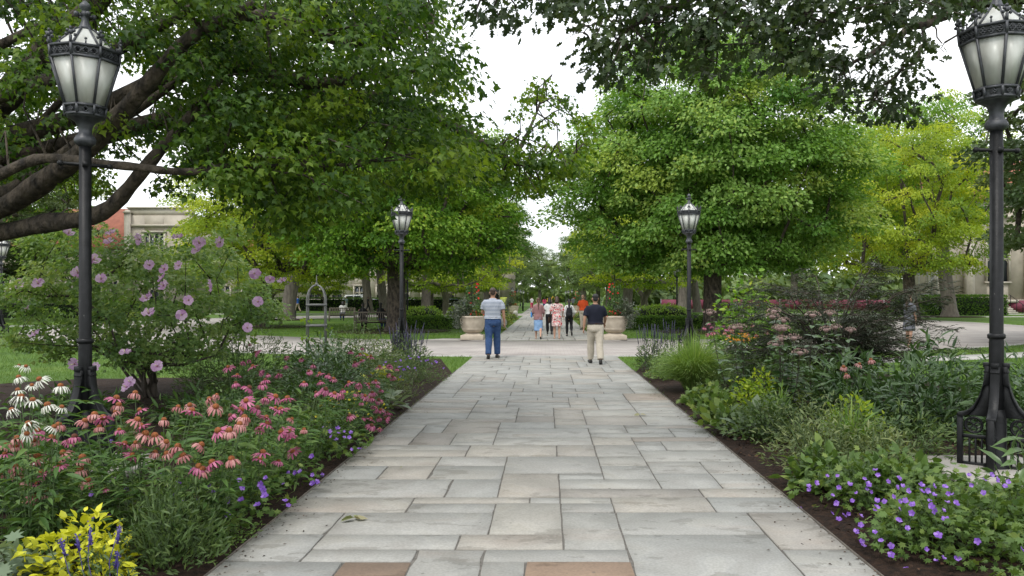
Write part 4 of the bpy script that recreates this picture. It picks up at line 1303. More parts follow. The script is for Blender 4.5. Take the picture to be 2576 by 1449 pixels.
# ------------------------------------------------------------------ buildings
M['lime_wall'] = mat('limestone_wall', (.46, .41, .34), (.36, .32, .265), scale=1.3, rough=.9, bump=.01, bscale=12)
M['lime_trim'] = mat('limestone_trim', (.50, .455, .385), (.42, .38, .32), scale=3, rough=.9)
M['tile_roof'] = mat('red_tile_roof', (.33, .12, .075), (.24, .085, .055), scale=2.5, rough=.85, bump=.02, bscale=20)
M['dark_glass'] = mat('window_glass', (.035, .042, .05), (.06, .07, .08), scale=.8, rough=.12, spec=.6)
def gothic_window(root, x, z, w, h, yf, lights=4, parts='window'):
    """a traceried window set in a wall that faces -Y at y = yf"""
    fr = MB()
    fr.box((x, yf - .03, z + h + .09), (w + .5, .3, .18)); fr.box((x, yf - .05, z - .09), (w + .5, .34, .18))
    for s in (-1, 1): fr.box((x + s * (w / 2 + .09), yf - .02, z + h / 2), (.18, .26, h - .004))
    for k in range(1, lights): fr.box((x - w / 2 + k * w / lights, yf + .04, z + h / 2), (.09, .14, h - .004))
    fr.box((x, yf + .045, z + h * .52), (w - .006, .13, .09))
    lw = w / lights
    th = np.linspace(0, PI, 9)
    for k in range(lights):
        cx = x - w / 2 + (k + .5) * lw
        for zz in (z + h * .52 - .06 - lw * .45, z + h - lw * .5):
            arc = np.stack([cx + (lw / 2 - .05) * np.cos(th), np.full(9, yf + .04), zz + lw * .42 * np.sin(th)], 1)
            fr.tube(arc, .045, 4, cap=False)
    o = fr.build(parts, M['lime_trim'], root)
    for k in range(lights):
        cx = x - w / 2 + (k + .5) * lw
        gl = MB(); gl.box((cx, yf + .12, z + h / 2), (lw - .1, .02, h - .004))
        gl.build('pane', M['dark_glass'], o)

def wall_with_openings(mb, x0, x1, z1, yf, yb, ops):
    """wall slab from x0..x1, 0..z1 with rectangular openings (x, z, w, h), each column split"""
    ops = sorted(ops)
    cur = x0
    cols = {}
    for x, z, w, h in ops: cols.setdefault((x, w), []).append((z, h))
    for (x, w), l in sorted(cols.items()):
        if x - w / 2 > cur: mb.box(((cur + x - w / 2) / 2, (yf + yb) / 2, z1 / 2), (x - w / 2 - cur, yb - yf, z1))
        zc = 0
        for z, h in sorted(l):
            if z > zc: mb.box((x, (yf + yb) / 2, (zc + z) / 2), (w, yb - yf, z - zc))
            zc = z + h
        if z1 > zc: mb.box((x, (yf + yb) / 2, (zc + z1) / 2), (w, yb - yf, z1 - zc))
        cur = x + w / 2
    if x1 > cur: mb.box(((cur + x1) / 2, (yf + yb) / 2, z1 / 2), (x1 - cur, yb - yf, z1))

def gable_roof(mb, x0, x1, yf, yb, z, rise, over=.4):
    ym = (yf + yb) / 2
    V = [(x0 - over, yf - over, z), (x1 + over, yf - over, z), (x1 + over, ym, z + rise), (x0 - over, ym, z + rise), (x0 - over, yb + over, z), (x1 + over, yb + over, z)]
    t = .25
    V += [(a, b_, c - t) for a, b_, c in V]
    mb.add(V, [(0, 1, 2, 3), (3, 2, 5, 4), (7, 6, 9, 8), (8, 9, 10, 11), (0, 6, 7, 1), (4, 5, 11, 10), (0, 3, 9, 6), (3, 4, 10, 9), (1, 7, 8, 2), (2, 8, 11, 5)])

# left: gothic hall with a gabled bay seen above the hibiscus
hall = empty('gothic_hall', (0, 0, 0), 0, 'pale stone gothic hall with red tile roof behind the hibiscus shrub', 'building')
wl_ = MB()
bay = [(-38.2, 5.2, 1.9, 2.7), (-38.2, 1.2, 1.9, 2.4)]
wall_with_openings(wl_, -40.8, -34.6, 9.6, 76, 76.8, bay)
wl_.box((-37.7, 80, 4.8), (6.18, 6.4, 9.58))
wl_.build('bay_wall', M['lime_wall'], hall)
for x, z, w, h in bay: gothic_window(hall, x, z, w, h, 76, 4)
wl_ = MB()
ops = [(-43.6 - 3.6 * k, z, 1.5, 2.2) for k in range(5) for z in (1.2, )]
wall_with_openings(wl_, -62, -40.9, 6.4, 78, 78.8, ops)
wl_.box((-51.4, 82, 3.2), (21, 6, 6.38))
wl_.build('wing_wall', M['lime_wall'], hall)
for x, z, w, h in ops: gothic_window(hall, x, z, w, h, 78, 3)
rf = MB(); gable_roof(rf, -61.8, -41.2, 78, 85, 6.66, 4.2); rf.build('roof', M['tile_roof'], hall)
rf = MB(); rf.box((-37.7, 76.4, 9.95), (6.3, .5, .7)); rf.box((-37.7, 76.35, 10.36), (6.5, .7, .14)); rf.build('parapet', M['lime_trim'], hall)
rf = MB(); rf.box((-37.7, 80.2, 9.68), (6.1, 6, .16)); rf.build('bay_roof', M['apron'], hall)
tr = MB()
for x in (-40.7, -34.7): tr.box((x, 75.85, 4.9), (.5, .5, 9.8)); tr.box((x, 75.8, 9.95), (.7, .7, .3), taper=.4)
tr.box((-37.7, 75.95, 8.6), (5.5, .26, .22)); tr.box((-37.7, 75.95, 4.4), (5.5, .24, .2))
tr.build('buttresses', M['lime_trim'], hall)

# far left: long low facade beyond the street
fh = empty('stone_house', (0, 0, 0), 0, 'long pale stone facade beyond the parked cars', 'building')
wl_ = MB()
ops = [(-52 + 3.4 * k, z, 1.5, 2.0) for k in range(14) for z in (1.3, 5.0)]
wall_with_openings(wl_, -58, -4.6, 9, 118, 118.8, ops)
wl_.build('wall', M['lime_wall'], fh)
for x, z, w, h in ops: gothic_window(fh, x, z, w, h, 118, 2)
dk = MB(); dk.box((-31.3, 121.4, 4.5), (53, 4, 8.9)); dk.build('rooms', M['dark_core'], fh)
rf = MB(); gable_roof(rf, -58, -4.6, 118, 126, 9.3, 4); rf.build('roof', M['tile_roof'], fh)

# right: limestone building with steps and scaffold
rh = empty('limestone_building', (0, 0, 0), 0, 'pale limestone building with steps at the right edge', 'building')
wl_ = MB()
ops = [(46.5, 3.2, 2.2, 4.5), (52.5, 3.2, 2.2, 4.5), (58.5, 3.2, 2.2, 4.5)]
wall_with_openings(wl_, 39.5, 64, 11.5, 80, 80.8, ops)
wl_.box((51.7, 83.5, 5.7), (24.4, 5, 11.4))
wl_.build('wall', M['lime_wall'], rh)
for x, z, w, h in ops: gothic_window(rh, x, z, w, h, 80, 3)
rf = MB(); gable_roof(rf, 39.5, 64, 80, 88, 11.8, 4.5); rf.build('roof', M['tile_roof'], rh)
tr = MB(); tr.box((51.7, 79.9, 1.2), (24.6, .4, .3)); tr.box((51.7, 79.92, 9.9), (24.6, .35, .3))
for x in (39.8, 43.3, 49.5, 55.5): tr.box((x, 79.6, 4.5), (.8, 1.0, 9), taper=.9)
tr.build('stone_courses', M['lime_trim'], rh)
for k in range(6):
    st = MB(); st.box((43.6, 79 - k * .4 - .6, .98 - k * .165 - .08), (5.4, .42, .164 * (6 - k) * .98 if False else .165)); st.build('step', M['lime_trim'], rh)
ck = MB(); ck.box((43.6, 78.3, .38), (5.3, 2.4, .3)); ck.build('stair_core', M['lime_wall'], rh)
M['steel'] = mat('galvanised_steel', (.38, .39, .40), (.3, .31, .32), scale=8, rough=.45, metal=.6)
sc = empty('scaffold', (38.4, 78.6, 0), 0, 'grey tube scaffold against the right limestone building', 'scaffold')
for x in (-.9, .9):
    for y in (-.5, .5):
        b = MB(); b.tube([(x, y, 0), (x, y, 7.2)], .035, 6); b.build('upright', M['steel'], sc)
for z in (1.9, 3.9, 5.9):
    b = MB()
    for y in (-.5, .5): b.tube([(-1.1, y, z), (1.1, y, z)], .03, 6)
    for x in (-.9, .9): b.tube([(x, -.6, z), (x, .6, z)], .03, 6)
    b.tube([(-.9, -.53, z - 1.9), (.9, -.53, z)], .025, 6)
    b.build('ledger', M['steel'], sc)
    b = MB(); b.box((0, 0, z + .06), (2.1, .95, .05)); b.build('deck_board', M['teak'], sc)
rl = empty('handrail', (46.4, 77.6, 0), 0, 'thin dark handrail beside the building steps', 'handrail')
for k in range(3):
    b = MB(); b.tube([(0, -k * 1.0, 0), (0, -k * 1.0, 1.75 - k * .45)], .03, 6); b.build('post', M['iron'], rl)
b = MB(); b.tube([(0, .2, 1.85), (0, -2.3, .75)], .03, 6); b.build('rail', M['iron'], rl)
lbn = empty('litter_bin', (42.3, 66.4, 0), 0, 'black litter bin at the right edge beside the post', 'bin')
b = MB(); b.lathe([(.38, 0), (.42, .1), (.44, .95), (.4, 1.0)], 20); b.build('body', M['iron'], lbn)
b = MB(); b.lathe([(.46, 1.0), (.46, 1.06), (.3, 1.2), (.28, 1.2)], 20); b.build('lid', M['iron'], lbn)

# brick tower glimpsed over the avenue
M['brick_far'] = mat('far_brick', (.36, .22, .16), (.28, .16, .115), scale=2, rough=.9)
tw = empty('brick_tower', (-16, 215, 0), 0, 'reddish brick tower glimpsed between the avenue trees', 'building')
b = MB(); b.box((0, 0, 9), (9, 9, 18)); b.build('wall', M['brick_far'], tw)
b = MB(); b.box((0, 0, 20.5), (9.6, 9.6, 5), taper=.05); b.build('roof', M['tile_roof'], tw)
for k in range(3):
    for z in (6, 10.5, 15):
        b = MB(); b.box((-2.6 + 2.6 * k, -4.52, z), (1.2, .1, 2.2)); b.build('window', M['dark_glass'], tw)

# ------------------------------------------------------------------ magenta construction screen
M['screen'] = mat('magenta_screen', (.21, .04, .075), (.15, .028, .055), scale=1.2, rough=.7, bump=.03, bscale=3)
scr = empty('construction_screen', (15, 101, 0), 0, 'magenta fabric construction screen across the far right lawn', 'screen')
pts = [(0, 0), (9, -.5), (18, -2), (20.5, -6), (22, -16), (29, -20), (36, -22)]
for (xa, ya), (xb, yb) in zip(pts[:-1], pts[1:]):
    L = math.hypot(xb - xa, yb - ya)
    n = max(1, round(L / 3))
    for k in range(n):
        p, q_ = np.array([xa + (xb - xa) * k / n, ya + (yb - ya) * k / n]), np.array([xa + (xb - xa) * (k + 1) / n, ya + (yb - ya) * (k + 1) / n])
        c = (p + q_) / 2
        b = MB(); b.box((0, 0, .68), (np.linalg.norm(q_ - p) - .08, .03, 1.22), rz=math.atan2(q_[1] - p[1], q_[0] - p[0]))
        b.build('panel', M['screen'], scr, loc=(c[0], c[1], 0))
        b = MB(); b.tube([(p[0], p[1], 0), (p[0], p[1], 1.4)], .035, 6); b.build('post', M['steel'], scr)

# ------------------------------------------------------------------ parked cars beyond the hedge
M['tyre'] = mat('tyre', (.02, .02, .02), (.03, .03, .03), rough=.9)
def car(name, label, loc, rz, col, van=False):
    m = mat(name + '_paint', col, tuple(c * .93 for c in col), scale=2, rough=.25, spec=.6)
    root = empty(name, loc, rz, label, 'car', 'cars parked beyond the hedge')
    prof = [(-2.2, .35), (-2.25, .75), (-2.1, .95), (-1.2, 1.02), (-.55, 1.46), (.9, 1.5), (1.7, 1.05), (2.15, .95), (2.25, .6), (2.2, .35)] if not van else \
           [(-2.3, .4), (-2.35, .8), (-2.2, 1.1), (-1.4, 1.2), (-.9, 1.85), (2.1, 1.9), (2.3, 1.2), (2.35, .6), (2.3, .4)]
    n = len(prof)
    V = []
    for s in (-1, 1): V += [(x, s * (.86 if z < 1.1 else .68), z) for x, z in prof]
    b = MB(); b.add(V, [tuple(range(n)), tuple(range(2 * n - 1, n - 1, -1))] + [((i + 1) % n, i, n + i, n + (i + 1) % n) for i in range(n)])
    bevel(b.build('body', m, root), .05, 3)
    zt = 1.4 if not van else 1.75
    for s in (-1, 1):
        for xa, xb in ((-.75, .05), (.12, 1.0)):
            b = MB(); b.add([(xa - (.25 if xa < 0 else 0), s * .84, 1.04), (xb + (.35 if xb > .5 else 0), s * .84, 1.04), (xb, s * .72, zt), (xa + .1, s * .72, zt)], [(0, 1, 2, 3)])
            b.build('side_window', M['dark_glass'], root)
        for x in (-1.4, 1.35):
            b = MB(); b.tube([(x, s * .72, .33), (x, s * .9, .33)], .33, 16); w = b.build('wheel', M['tyre'], root)
            b = MB(); b.tube([(x, s * .9, .33), (x, s * .905, .33)], .2, 12); b.build('rim', M['steel'], w)
        b = MB(); b.box((-2.2, s * .62, .72), (.12, .34, .14)); b.build('headlight', M['frost'], root)
    return root
car('white_car', 'white van parked behind the left hedge near a grey trunk', (-24.5, 99.5, .02), .0, (.7, .71, .72), True)
car('silver_car', 'silver car parked behind the hedge, left of the bench tree', (-21.6, 102, .02), PI, (.45, .47, .5))
car('white_car', 'white car parked just left of the dark maple trunk', (-18.0, 99.5, .02), 0, (.72, .73, .74))
car('blue_car', 'blue-grey car parked right of the dark maple trunk', (-12.5, 99.5, .02), 0, (.25, .32, .4))

# ------------------------------------------------------------------ small things along the far walk
M['sign_green'] = mat('lime_sign', (.55, .62, .1), (.5, .56, .08), scale=2, rough=.5)
sg = empty('notice_sign', (-4.3, 80, 0), 0, 'lime-yellow upright notice sign left of the walk', 'sign')
b = MB(); b.box((0, 0, .85), (.7, .08, 1.5)); b.build('panel', M['sign_green'], sg)
b = MB(); b.box((0, .06, .05), (.8, .5, .1)); b.build('base', M['iron'], sg)
bo = MB(); bo.lathe([(.09, 0), (.09, .95), (.06, 1.02), (.01, 1.04)], 10)
tag(bo.build('bollard', M['iron'], None), 'black round-topped bollard at the far walk edge', 'bollard').location = (-2.6, 90, 0)
M['digger'] = mat('digger_yellow', (.55, .33, .03), (.48, .28, .02), rough=.5)
dg = empty('excavator', (1.0, 195, 0), .6, 'small yellow excavator at the far end of the walk', 'excavator', scale=.4)
b = MB(); b.box((0, 0, 1.5), (2.6, 2.2, 1.3)); b.box((-.6, .5, 2.6), (1.1, 1.0, 1.3)); bevel(b.build('body', M['digger'], dg), .1, 2)
for s in (-1, 1):
    b = MB(); b.box((0, s * 1.0, .45), (3.2, .55, .85)); bevel(b.build('track', M['tyre'], dg), .2, 2)
b = MB(); b.tube([(1.0, 0, 1.8), (2.6, 0, 4.4), (4.2, 0, 3.4)], [.25, .22, .18], 6); b.build('boom', M['digger'], dg)
b = MB(); b.box((4.3, 0, 2.9), (.7, .9, .7)); b.build('bucket', M['digger'], dg)
# ------------------------------------------------------------------ bed plants
LM = lambda k, st, **kw: M.__setitem__(k, leaf_mat(k, st, **kw))
LM('cone_leaf', [(0, (.03, .07, .018)), (.5, (.065, .135, .03)), (1, (.15, .23, .06))], trans=.28)
LM('geranium_leaf', [(0, (.045, .09, .02)), (.5, (.095, .165, .035)), (1, (.2, .26, .06))], trans=.3)
LM('fine_leaf', [(0, (.045, .08, .025)), (.5, (.085, .14, .04)), (1, (.17, .22, .07))], trans=.28)
LM('sage_leaf', [(0, (.06, .09, .035)), (.5, (.12, .165, .06)), (1, (.22, .25, .1))], trans=.28)
LM('peony_leaf', [(0, (.025, .06, .02)), (.5, (.05, .105, .03)), (1, (.1, .17, .055))], trans=.2, rough=.35, spec=.5)
LM('lace_leaf', [(0, (.018, .026, .016)), (.5, (.038, .052, .028)), (1, (.085, .105, .06))], trans=.18, rough=.4)
LM('urn_leaf', [(0, (.035, .045, .032)), (.5, (.07, .085, .06)), (1, (.14, .16, .12))], trans=.2)
LM('gold_leaf', [(0, (.34, .36, .02)), (.5, (.55, .56, .03)), (1, (.72, .70, .06))], trans=.35, tcol=(1.05, 1.05, .6))
LM('hibiscus_leaf', [(0, (.1, .185, .055)), (.5, (.2, .32, .095)), (1, (.36, .45, .17))], trans=.38)
LM('silver_leaf', [(0, (.1, .15, .09)), (.5, (.17, .23, .14)), (1, (.28, .33, .2))], trans=.25)
LM('tuft_blade', [(0, (.1, .19, .04)), (.5, (.18, .3, .07)), (1, (.36, .44, .16))], trans=.4)
LM('pink_petal', [(0, (.30, .06, .15)), (.5, (.47, .125, .24)), (1, (.6, .23, .33))], trans=.3, tcol=(1, .9, .95))
LM('peach_petal', [(0, (.42, .15, .16)), (.5, (.52, .235, .225)), (1, (.6, .35, .32))], trans=.3, tcol=(1, .9, .85))
LM('white_petal', [(0, (.6, .62, .5)), (.5, (.75, .76, .66)), (1, (.8, .8, .74))], trans=.3, tcol=(1, 1, 1))
LM('mauve_petal', [(0, (.62, .34, .62)), (.5, (.74, .48, .73)), (1, (.82, .62, .8))], trans=.35, tcol=(1, .9, 1))
LM('violet_petal', [(0, (.18, .075, .42)), (.5, (.27, .125, .54)), (1, (.38, .22, .64))], trans=.3, tcol=(1, .9, 1.1))
LM('yellow_petal', [(0, (.6, .5, .02)), (.5, (.7, .62, .05)), (1, (.75, .7, .1))], trans=.3, tcol=(1, 1, .8))
LM('orange_petal', [(0, (.6, .22, .01)), (.5, (.7, .3, .015)), (1, (.75, .4, .03))], trans=.3, tcol=(1, 1, .8))
LM('red_petal', [(0, (.42, .012, .012)), (.5, (.55, .02, .02)), (1, (.62, .06, .04))], trans=.3, tcol=(1, .7, .7))
LM('dusky_floret', [(0, (.2, .13, .12)), (.5, (.3, .2, .185)), (1, (.4, .32, .25))], trans=.2, tcol=(1, 1, 1))
LM('spike_floret', [(0, (.04, .04, .07)), (.5, (.08, .075, .13)), (1, (.15, .13, .22))], trans=.2, tcol=(1, 1, 1))
LM('blue_floret', [(0, (.06, .045, .2)), (.5, (.1, .08, .29)), (1, (.2, .15, .4))], trans=.2, tcol=(1, 1, 1))
M['cone_orange'] = mat('cone_orange', (.30, .095, .02), (.10, .03, .01), scale=140, rough=.85, bump=.004, bscale=220)
M['cone_dark'] = mat('cone_dark', (.15, .045, .018), (.045, .015, .008), scale=140, rough=.85, bump=.004, bscale=220)
M['stem'] = mat('stem', (.07, .12, .035), (.05, .085, .025), scale=10, rough=.7)
M['stem_dark'] = mat('stem_dark', (.075, .06, .045), (.045, .036, .028), scale=10, rough=.85)
M['stamen'] = mat('stamen', (.75, .7, .45), (.7, .62, .35), rough=.7)
M['dark_eye'] = mat('flower_eye', (.3, .05, .17), (.25, .04, .14), rough=.7)

# --- flower meshes, a few variants each
def petal_ring(mb, rng, n, r0, L, w, droop, rise=0.0, jit=.2, c=(0, 0, 0), cup=0.0):
    for k in range(n):
        a = 2 * PI * k / n + rng.uniform(-jit, jit) * 2 * PI / n
        l = L * rng.uniform(.8, 1.1)
        dr = droop + rng.uniform(-.15, .2)
        ca, sa = math.cos(a), math.sin(a)
        t = rng.uniform(-.25, .25)
        pts = []
        for s, ww, in ((0, .45), (.45, 1.0), (.82, .85), (1, .35)):
            rr = r0 + l * s * math.cos(dr * s)
            zz = c[2] + rise - l * s * math.sin(dr * s)
            for e in (-1, 1):
                o = e * w * ww / 2
                pts.append((c[0] + rr * ca - o * sa, c[1] + rr * sa + o * ca, zz + e * t * w * .5 + cup * s * s * l))
        mb.add(pts, np.array([(0, 1, 3, 2), (2, 3, 5, 4), (4, 5, 7, 6)]), rng.random())
def cone_variants(petal, cone, n, droop, seed, L=.042, W=.0125):
    out = []
    rng = np.random.default_rng(seed)
    for k in range(n):
        p = MB(); petal_ring(p, rng, int(rng.integers(12, 16)), .014, L * rng.uniform(.9, 1.1), W, droop + rng.uniform(-.2, .35))
        c = MB(); c.lathe([(.0135, -.006), (.0175, .003), (.0165, .011), (.011, .018), (.003, .021)], 10)
        out.append((p.mesh('flower', M[petal]), c.mesh('cone', M[cone], True)))
    return out
FL = {'pink': cone_variants('pink_petal', 'cone_orange', 4, .45, 1, .046), 'peach': cone_variants('peach_petal', 'cone_orange', 4, .8, 2, .044, .011),
      'dusk': cone_variants('pink_petal', 'cone_dark', 3, .75, 3, .044), 'white': cone_variants('white_petal', 'cone_orange', 4, .6, 4, .05, .0085)}
def open_variants(petal, n, np_, L, W, seed, cup=.25, eye=None):
    out = []
    rng = np.random.default_rng(seed)
    for k in range(n):
        p = MB(); petal_ring(p, rng, np_, L * .08, L, W, -.15, jit=.12, cup=cup)
        out.append(p.mesh('flower', M[petal]))
    return out
VIOLET = open_variants('violet_petal', 4, 5, .017, .016, 5, .15)
def hib_variants(n):
    out = []
    rng = np.random.default_rng(6)
    for k in range(n):
        p = MB()
        for i in range(5):
            a = 2 * PI * i / 5 + rng.uniform(-.1, .1)
            ca, sa = math.cos(a), math.sin(a)
            pts = []
            rows = [(.012, .012), (.03, .035), (.048, .05), (.06, .036)]
            for ri, (rr, w) in enumerate(rows):
                for e in (-1, -.35, .35, 1):
                    o = e * w * .6
                    z = .55 * rr - .02 * (ri > 1) * rng.uniform(-.3, 1) + .006 * math.sin(e * 5 + i) * (ri > 0) + (.003 if e < 0 else -.003)
                    r2 = rr - abs(e) * .006
                    pts.append((r2 * ca - o * sa, r2 * sa + o * ca, z))
            p.add(pts, np.array([(r * 4 + c, r * 4 + c + 1, r * 4 + c + 5, r * 4 + c + 4) for r in range(3) for c in range(3)]), rng.random())
        e = MB(); e.lathe([(.003, .004), (.009, .010), (.010, .0125), (.003, .014)], 8)
        s = MB(); s.tube([(0, 0, .005), (0, 0, .035), (.002, 0, .05)], [.004, .005, .006], 6)
        out.append((p.mesh('flower', M['mauve_petal'], True), e.mesh('flower_eye', M['dark_eye'], True), s.mesh('stamen', M['stamen'], True)))
    return out
HIB = hib_variants(4)
YEL = open_variants('yellow_petal', 3, 8, .013, .007, 7, .1)
ORA = open_variants('orange_petal', 3, 10, .03, .011, 8, .0)
RED = open_variants('red_petal', 3, 5, .055, .055, 9, .2)

def stem_mb(mb, base, top, r, rng, bow=.05):
    m = (base + top) / 2 + np.array([rng.normal(0, bow), rng.normal(0, bow), 0])
    q = (m + top) / 2 + (top - base) * .02
    mb.tube([base, m, q, top], [r, r * .9, r * .8, r * .7], 4, cap=False)

def mound(name, label, cat, loc, rx, ry, h, n, size, tp, lm, seed, up=.5, lift=.35, shell=2.2, tint=(.45, .2), group=None, droop=.1, lump=.15, stems=14, stem_mat='stem', zlow=.05, parent=None):
    rng = np.random.default_rng(seed)
    n = int(n * .84); size = size * 1.07
    root = parent or empty(name, (loc[0], loc[1], loc[2] if len(loc) > 2 else .04), 0, label, cat, group)
    v = unit(rng.normal(0, 1, (n, 3))); v[:, 2] = np.abs(v[:, 2])
    bump_ = 1 + lump * (np.sin(v[:, 0] * 5 + seed) * np.cos(v[:, 1] * 4.3 + seed * 2) + .6 * np.sin(v[:, 2] * 9 + v[:, 0] * 6))
    rr = rng.random(n) ** (1 / shell) * bump_
    pos = v * rr[:, None] * np.array([rx, ry, h])
    pos[:, 2] = np.maximum(pos[:, 2], zlow * rng.random(n))
    nrm = unit(.5 * v + np.array([0, 0, up]) + rng.normal(0, .4, (n, 3)))
    tip = unit(v * [1, 1, .2] + np.array([0, 0, lift - droop]) + rng.normal(0, .5, (n, 3)))
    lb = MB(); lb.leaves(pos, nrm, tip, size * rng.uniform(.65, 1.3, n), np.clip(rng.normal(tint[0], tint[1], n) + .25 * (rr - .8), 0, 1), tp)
    tag(lb.build('foliage', M[lm], root), kind='stuff')
    if stems:
        sb = MB()
        for k in range(stems):
            a, r = rng.uniform(0, 2 * PI), rng.uniform(.2, .85)
            stem_mb(sb, np.array([rx * .25 * math.cos(a), ry * .25 * math.sin(a), -.05]), np.array([rx * r * math.cos(a), ry * r * math.sin(a), h * math.sqrt(1 - r * r) * .9]), .004 + .003 * h, rng, .03)
        tag(sb.build('stems', M[stem_mat], root), kind='stuff')
    return root

def put_flower(root, meshes, p, rng, tilt=.35, s=1.0, toward=None):
    """one flower as a part; meshes = (flower, sub-part ...)"""
    off = np.array(root.location)
    rot = (rng.normal(0, tilt) + (0 if toward is None else toward), rng.normal(0, tilt), rng.uniform(0, 6.28))
    ms = meshes if isinstance(meshes, tuple) else (meshes,)
    f = link('flower', ms[0], root, tuple(p - off), rot, s)
    f.rotation_mode = 'ZYX'
    for k, m in enumerate(ms[1:]): link(m.name.split('.')[0], m, f)
    return f

# ---- coneflowers, heads where they stand in the bed
Z1 = [(680,530,1),(585,555,0),(597,590,1),(580,625,1),(705,615,0),(690,665,1),(712,695,0),(600,715,0),(475,640,1),(520,655,0),(425,670,1),(500,700,1),(825,665,1),(895,600,1),(955,590,1),(965,620,0),(1055,560,1),(1090,540,1),(1085,600,1),(1205,690,1),(1230,650,1),(1150,730,1),(1100,720,0),(1010,790,1),(895,800,1),(840,835,1),(780,830,1),(835,775,1),(685,780,1),(730,735,1),(780,745,1),(625,785,0),(665,840,0),(920,845,1),(1070,880,0),(1165,865,1),(1020,915,1),(1000,900,0),(295,690,1),(190,720,0),(170,770,1),(260,755,0),(320,830,1),(415,855,1),(405,915,1),(300,890,0),(85,760,1),(80,800,1),(30,785,1),(155,835,1),(190,850,1),(25,835,0),(75,900,1),(85,935,1),(0,940,1),(140,970,1),(185,985,0),(215,930,0),(345,770,2),(375,750,2),(440,970,1),(170,1050,1),(235,1035,1),(530,1015,2)]
Z2 = [(305,360,0),(380,370,0),(245,375,0),(130,385,0),(195,430,2),(305,430,0),(340,440,0),(250,485,0),(255,525,0),(95,440,0),(115,490,1),(90,525,1),(210,550,0),(405,495,1),(345,575,0),(385,565,0),(480,560,1),(395,605,0),(25,570,1),(40,740,1),(230,700,0),(210,740,0),(325,750,0),(410,690,0),(35,475,2)]
Z3 = [(20,180),(110,150),(145,140),(170,175),(215,210),(260,225),(325,225),(75,230),(65,280),(225,285),(245,260),(145,305),(190,90),(150,40),(370,120),(465,130),(370,175),(510,205),(480,275),(575,220),(630,230),(660,250),(580,270),(535,170),(610,315),(555,335),(790,155),(765,85),(835,65),(820,105),(885,115),(830,140),(940,180),(1000,170),(1045,190),(990,225),(1020,240),(665,340),(700,350),(715,320),(815,285),(870,285),(915,265),(930,290),(945,320),(800,340),(850,355),(895,335),(890,370),(935,380),(830,395),(755,275),(760,475),(840,490),(885,495),(890,535),(935,490),(980,495),(915,425),(945,440),(985,460),(940,555)]
W1 = [(95,390),(130,395),(95,450),(200,460),(160,490),(90,515),(305,495),(105,550),(165,565),(310,600),(60,615),(145,685),(135,735),(240,590),(270,700)]
fr = np.random.default_rng(77)
heads = []
def head(x, y, kind, zt, dmin, dmax, s):
    d = (EYE - zt) * 1957 / (y - 747)
    d = min(max(d, dmin, 2.0 * 1957 / max(60, 1372 - x)), dmax, (EYE - .2) * 1957 / (y - 747))
    p = at(x, y, d)
    heads.append((p, kind, s))
for x, y, k in Z1: head(x / 2, 724.5 + y / 2, ('pink', 'peach', 'dusk')[k], .86 + fr.uniform(-.06, .06), 4.95, 6.6, 1.12)
for x, y, k in Z2: head((900 + x / 1.519) / 1.59, (1350 + y / 1.519) / 1.59, ('pink', 'peach', 'dusk')[k], .86 + fr.uniform(-.06, .06), 4.4, 6.6, 1.15)
for x, y in Z3: head((900 + x / 1.519) / 1.59, (1350 + y / 1.519) / 1.59, 'dusk' if fr.random() < .7 else 'pink', .82 + fr.uniform(-.06, .06), 5.8, 12.5, 1.15)
for x, y in W1: head(x / 2, 724.5 + y / 2, 'white', 1.02 + fr.uniform(-.05, .05), 4.6, 6.2, 1.0)
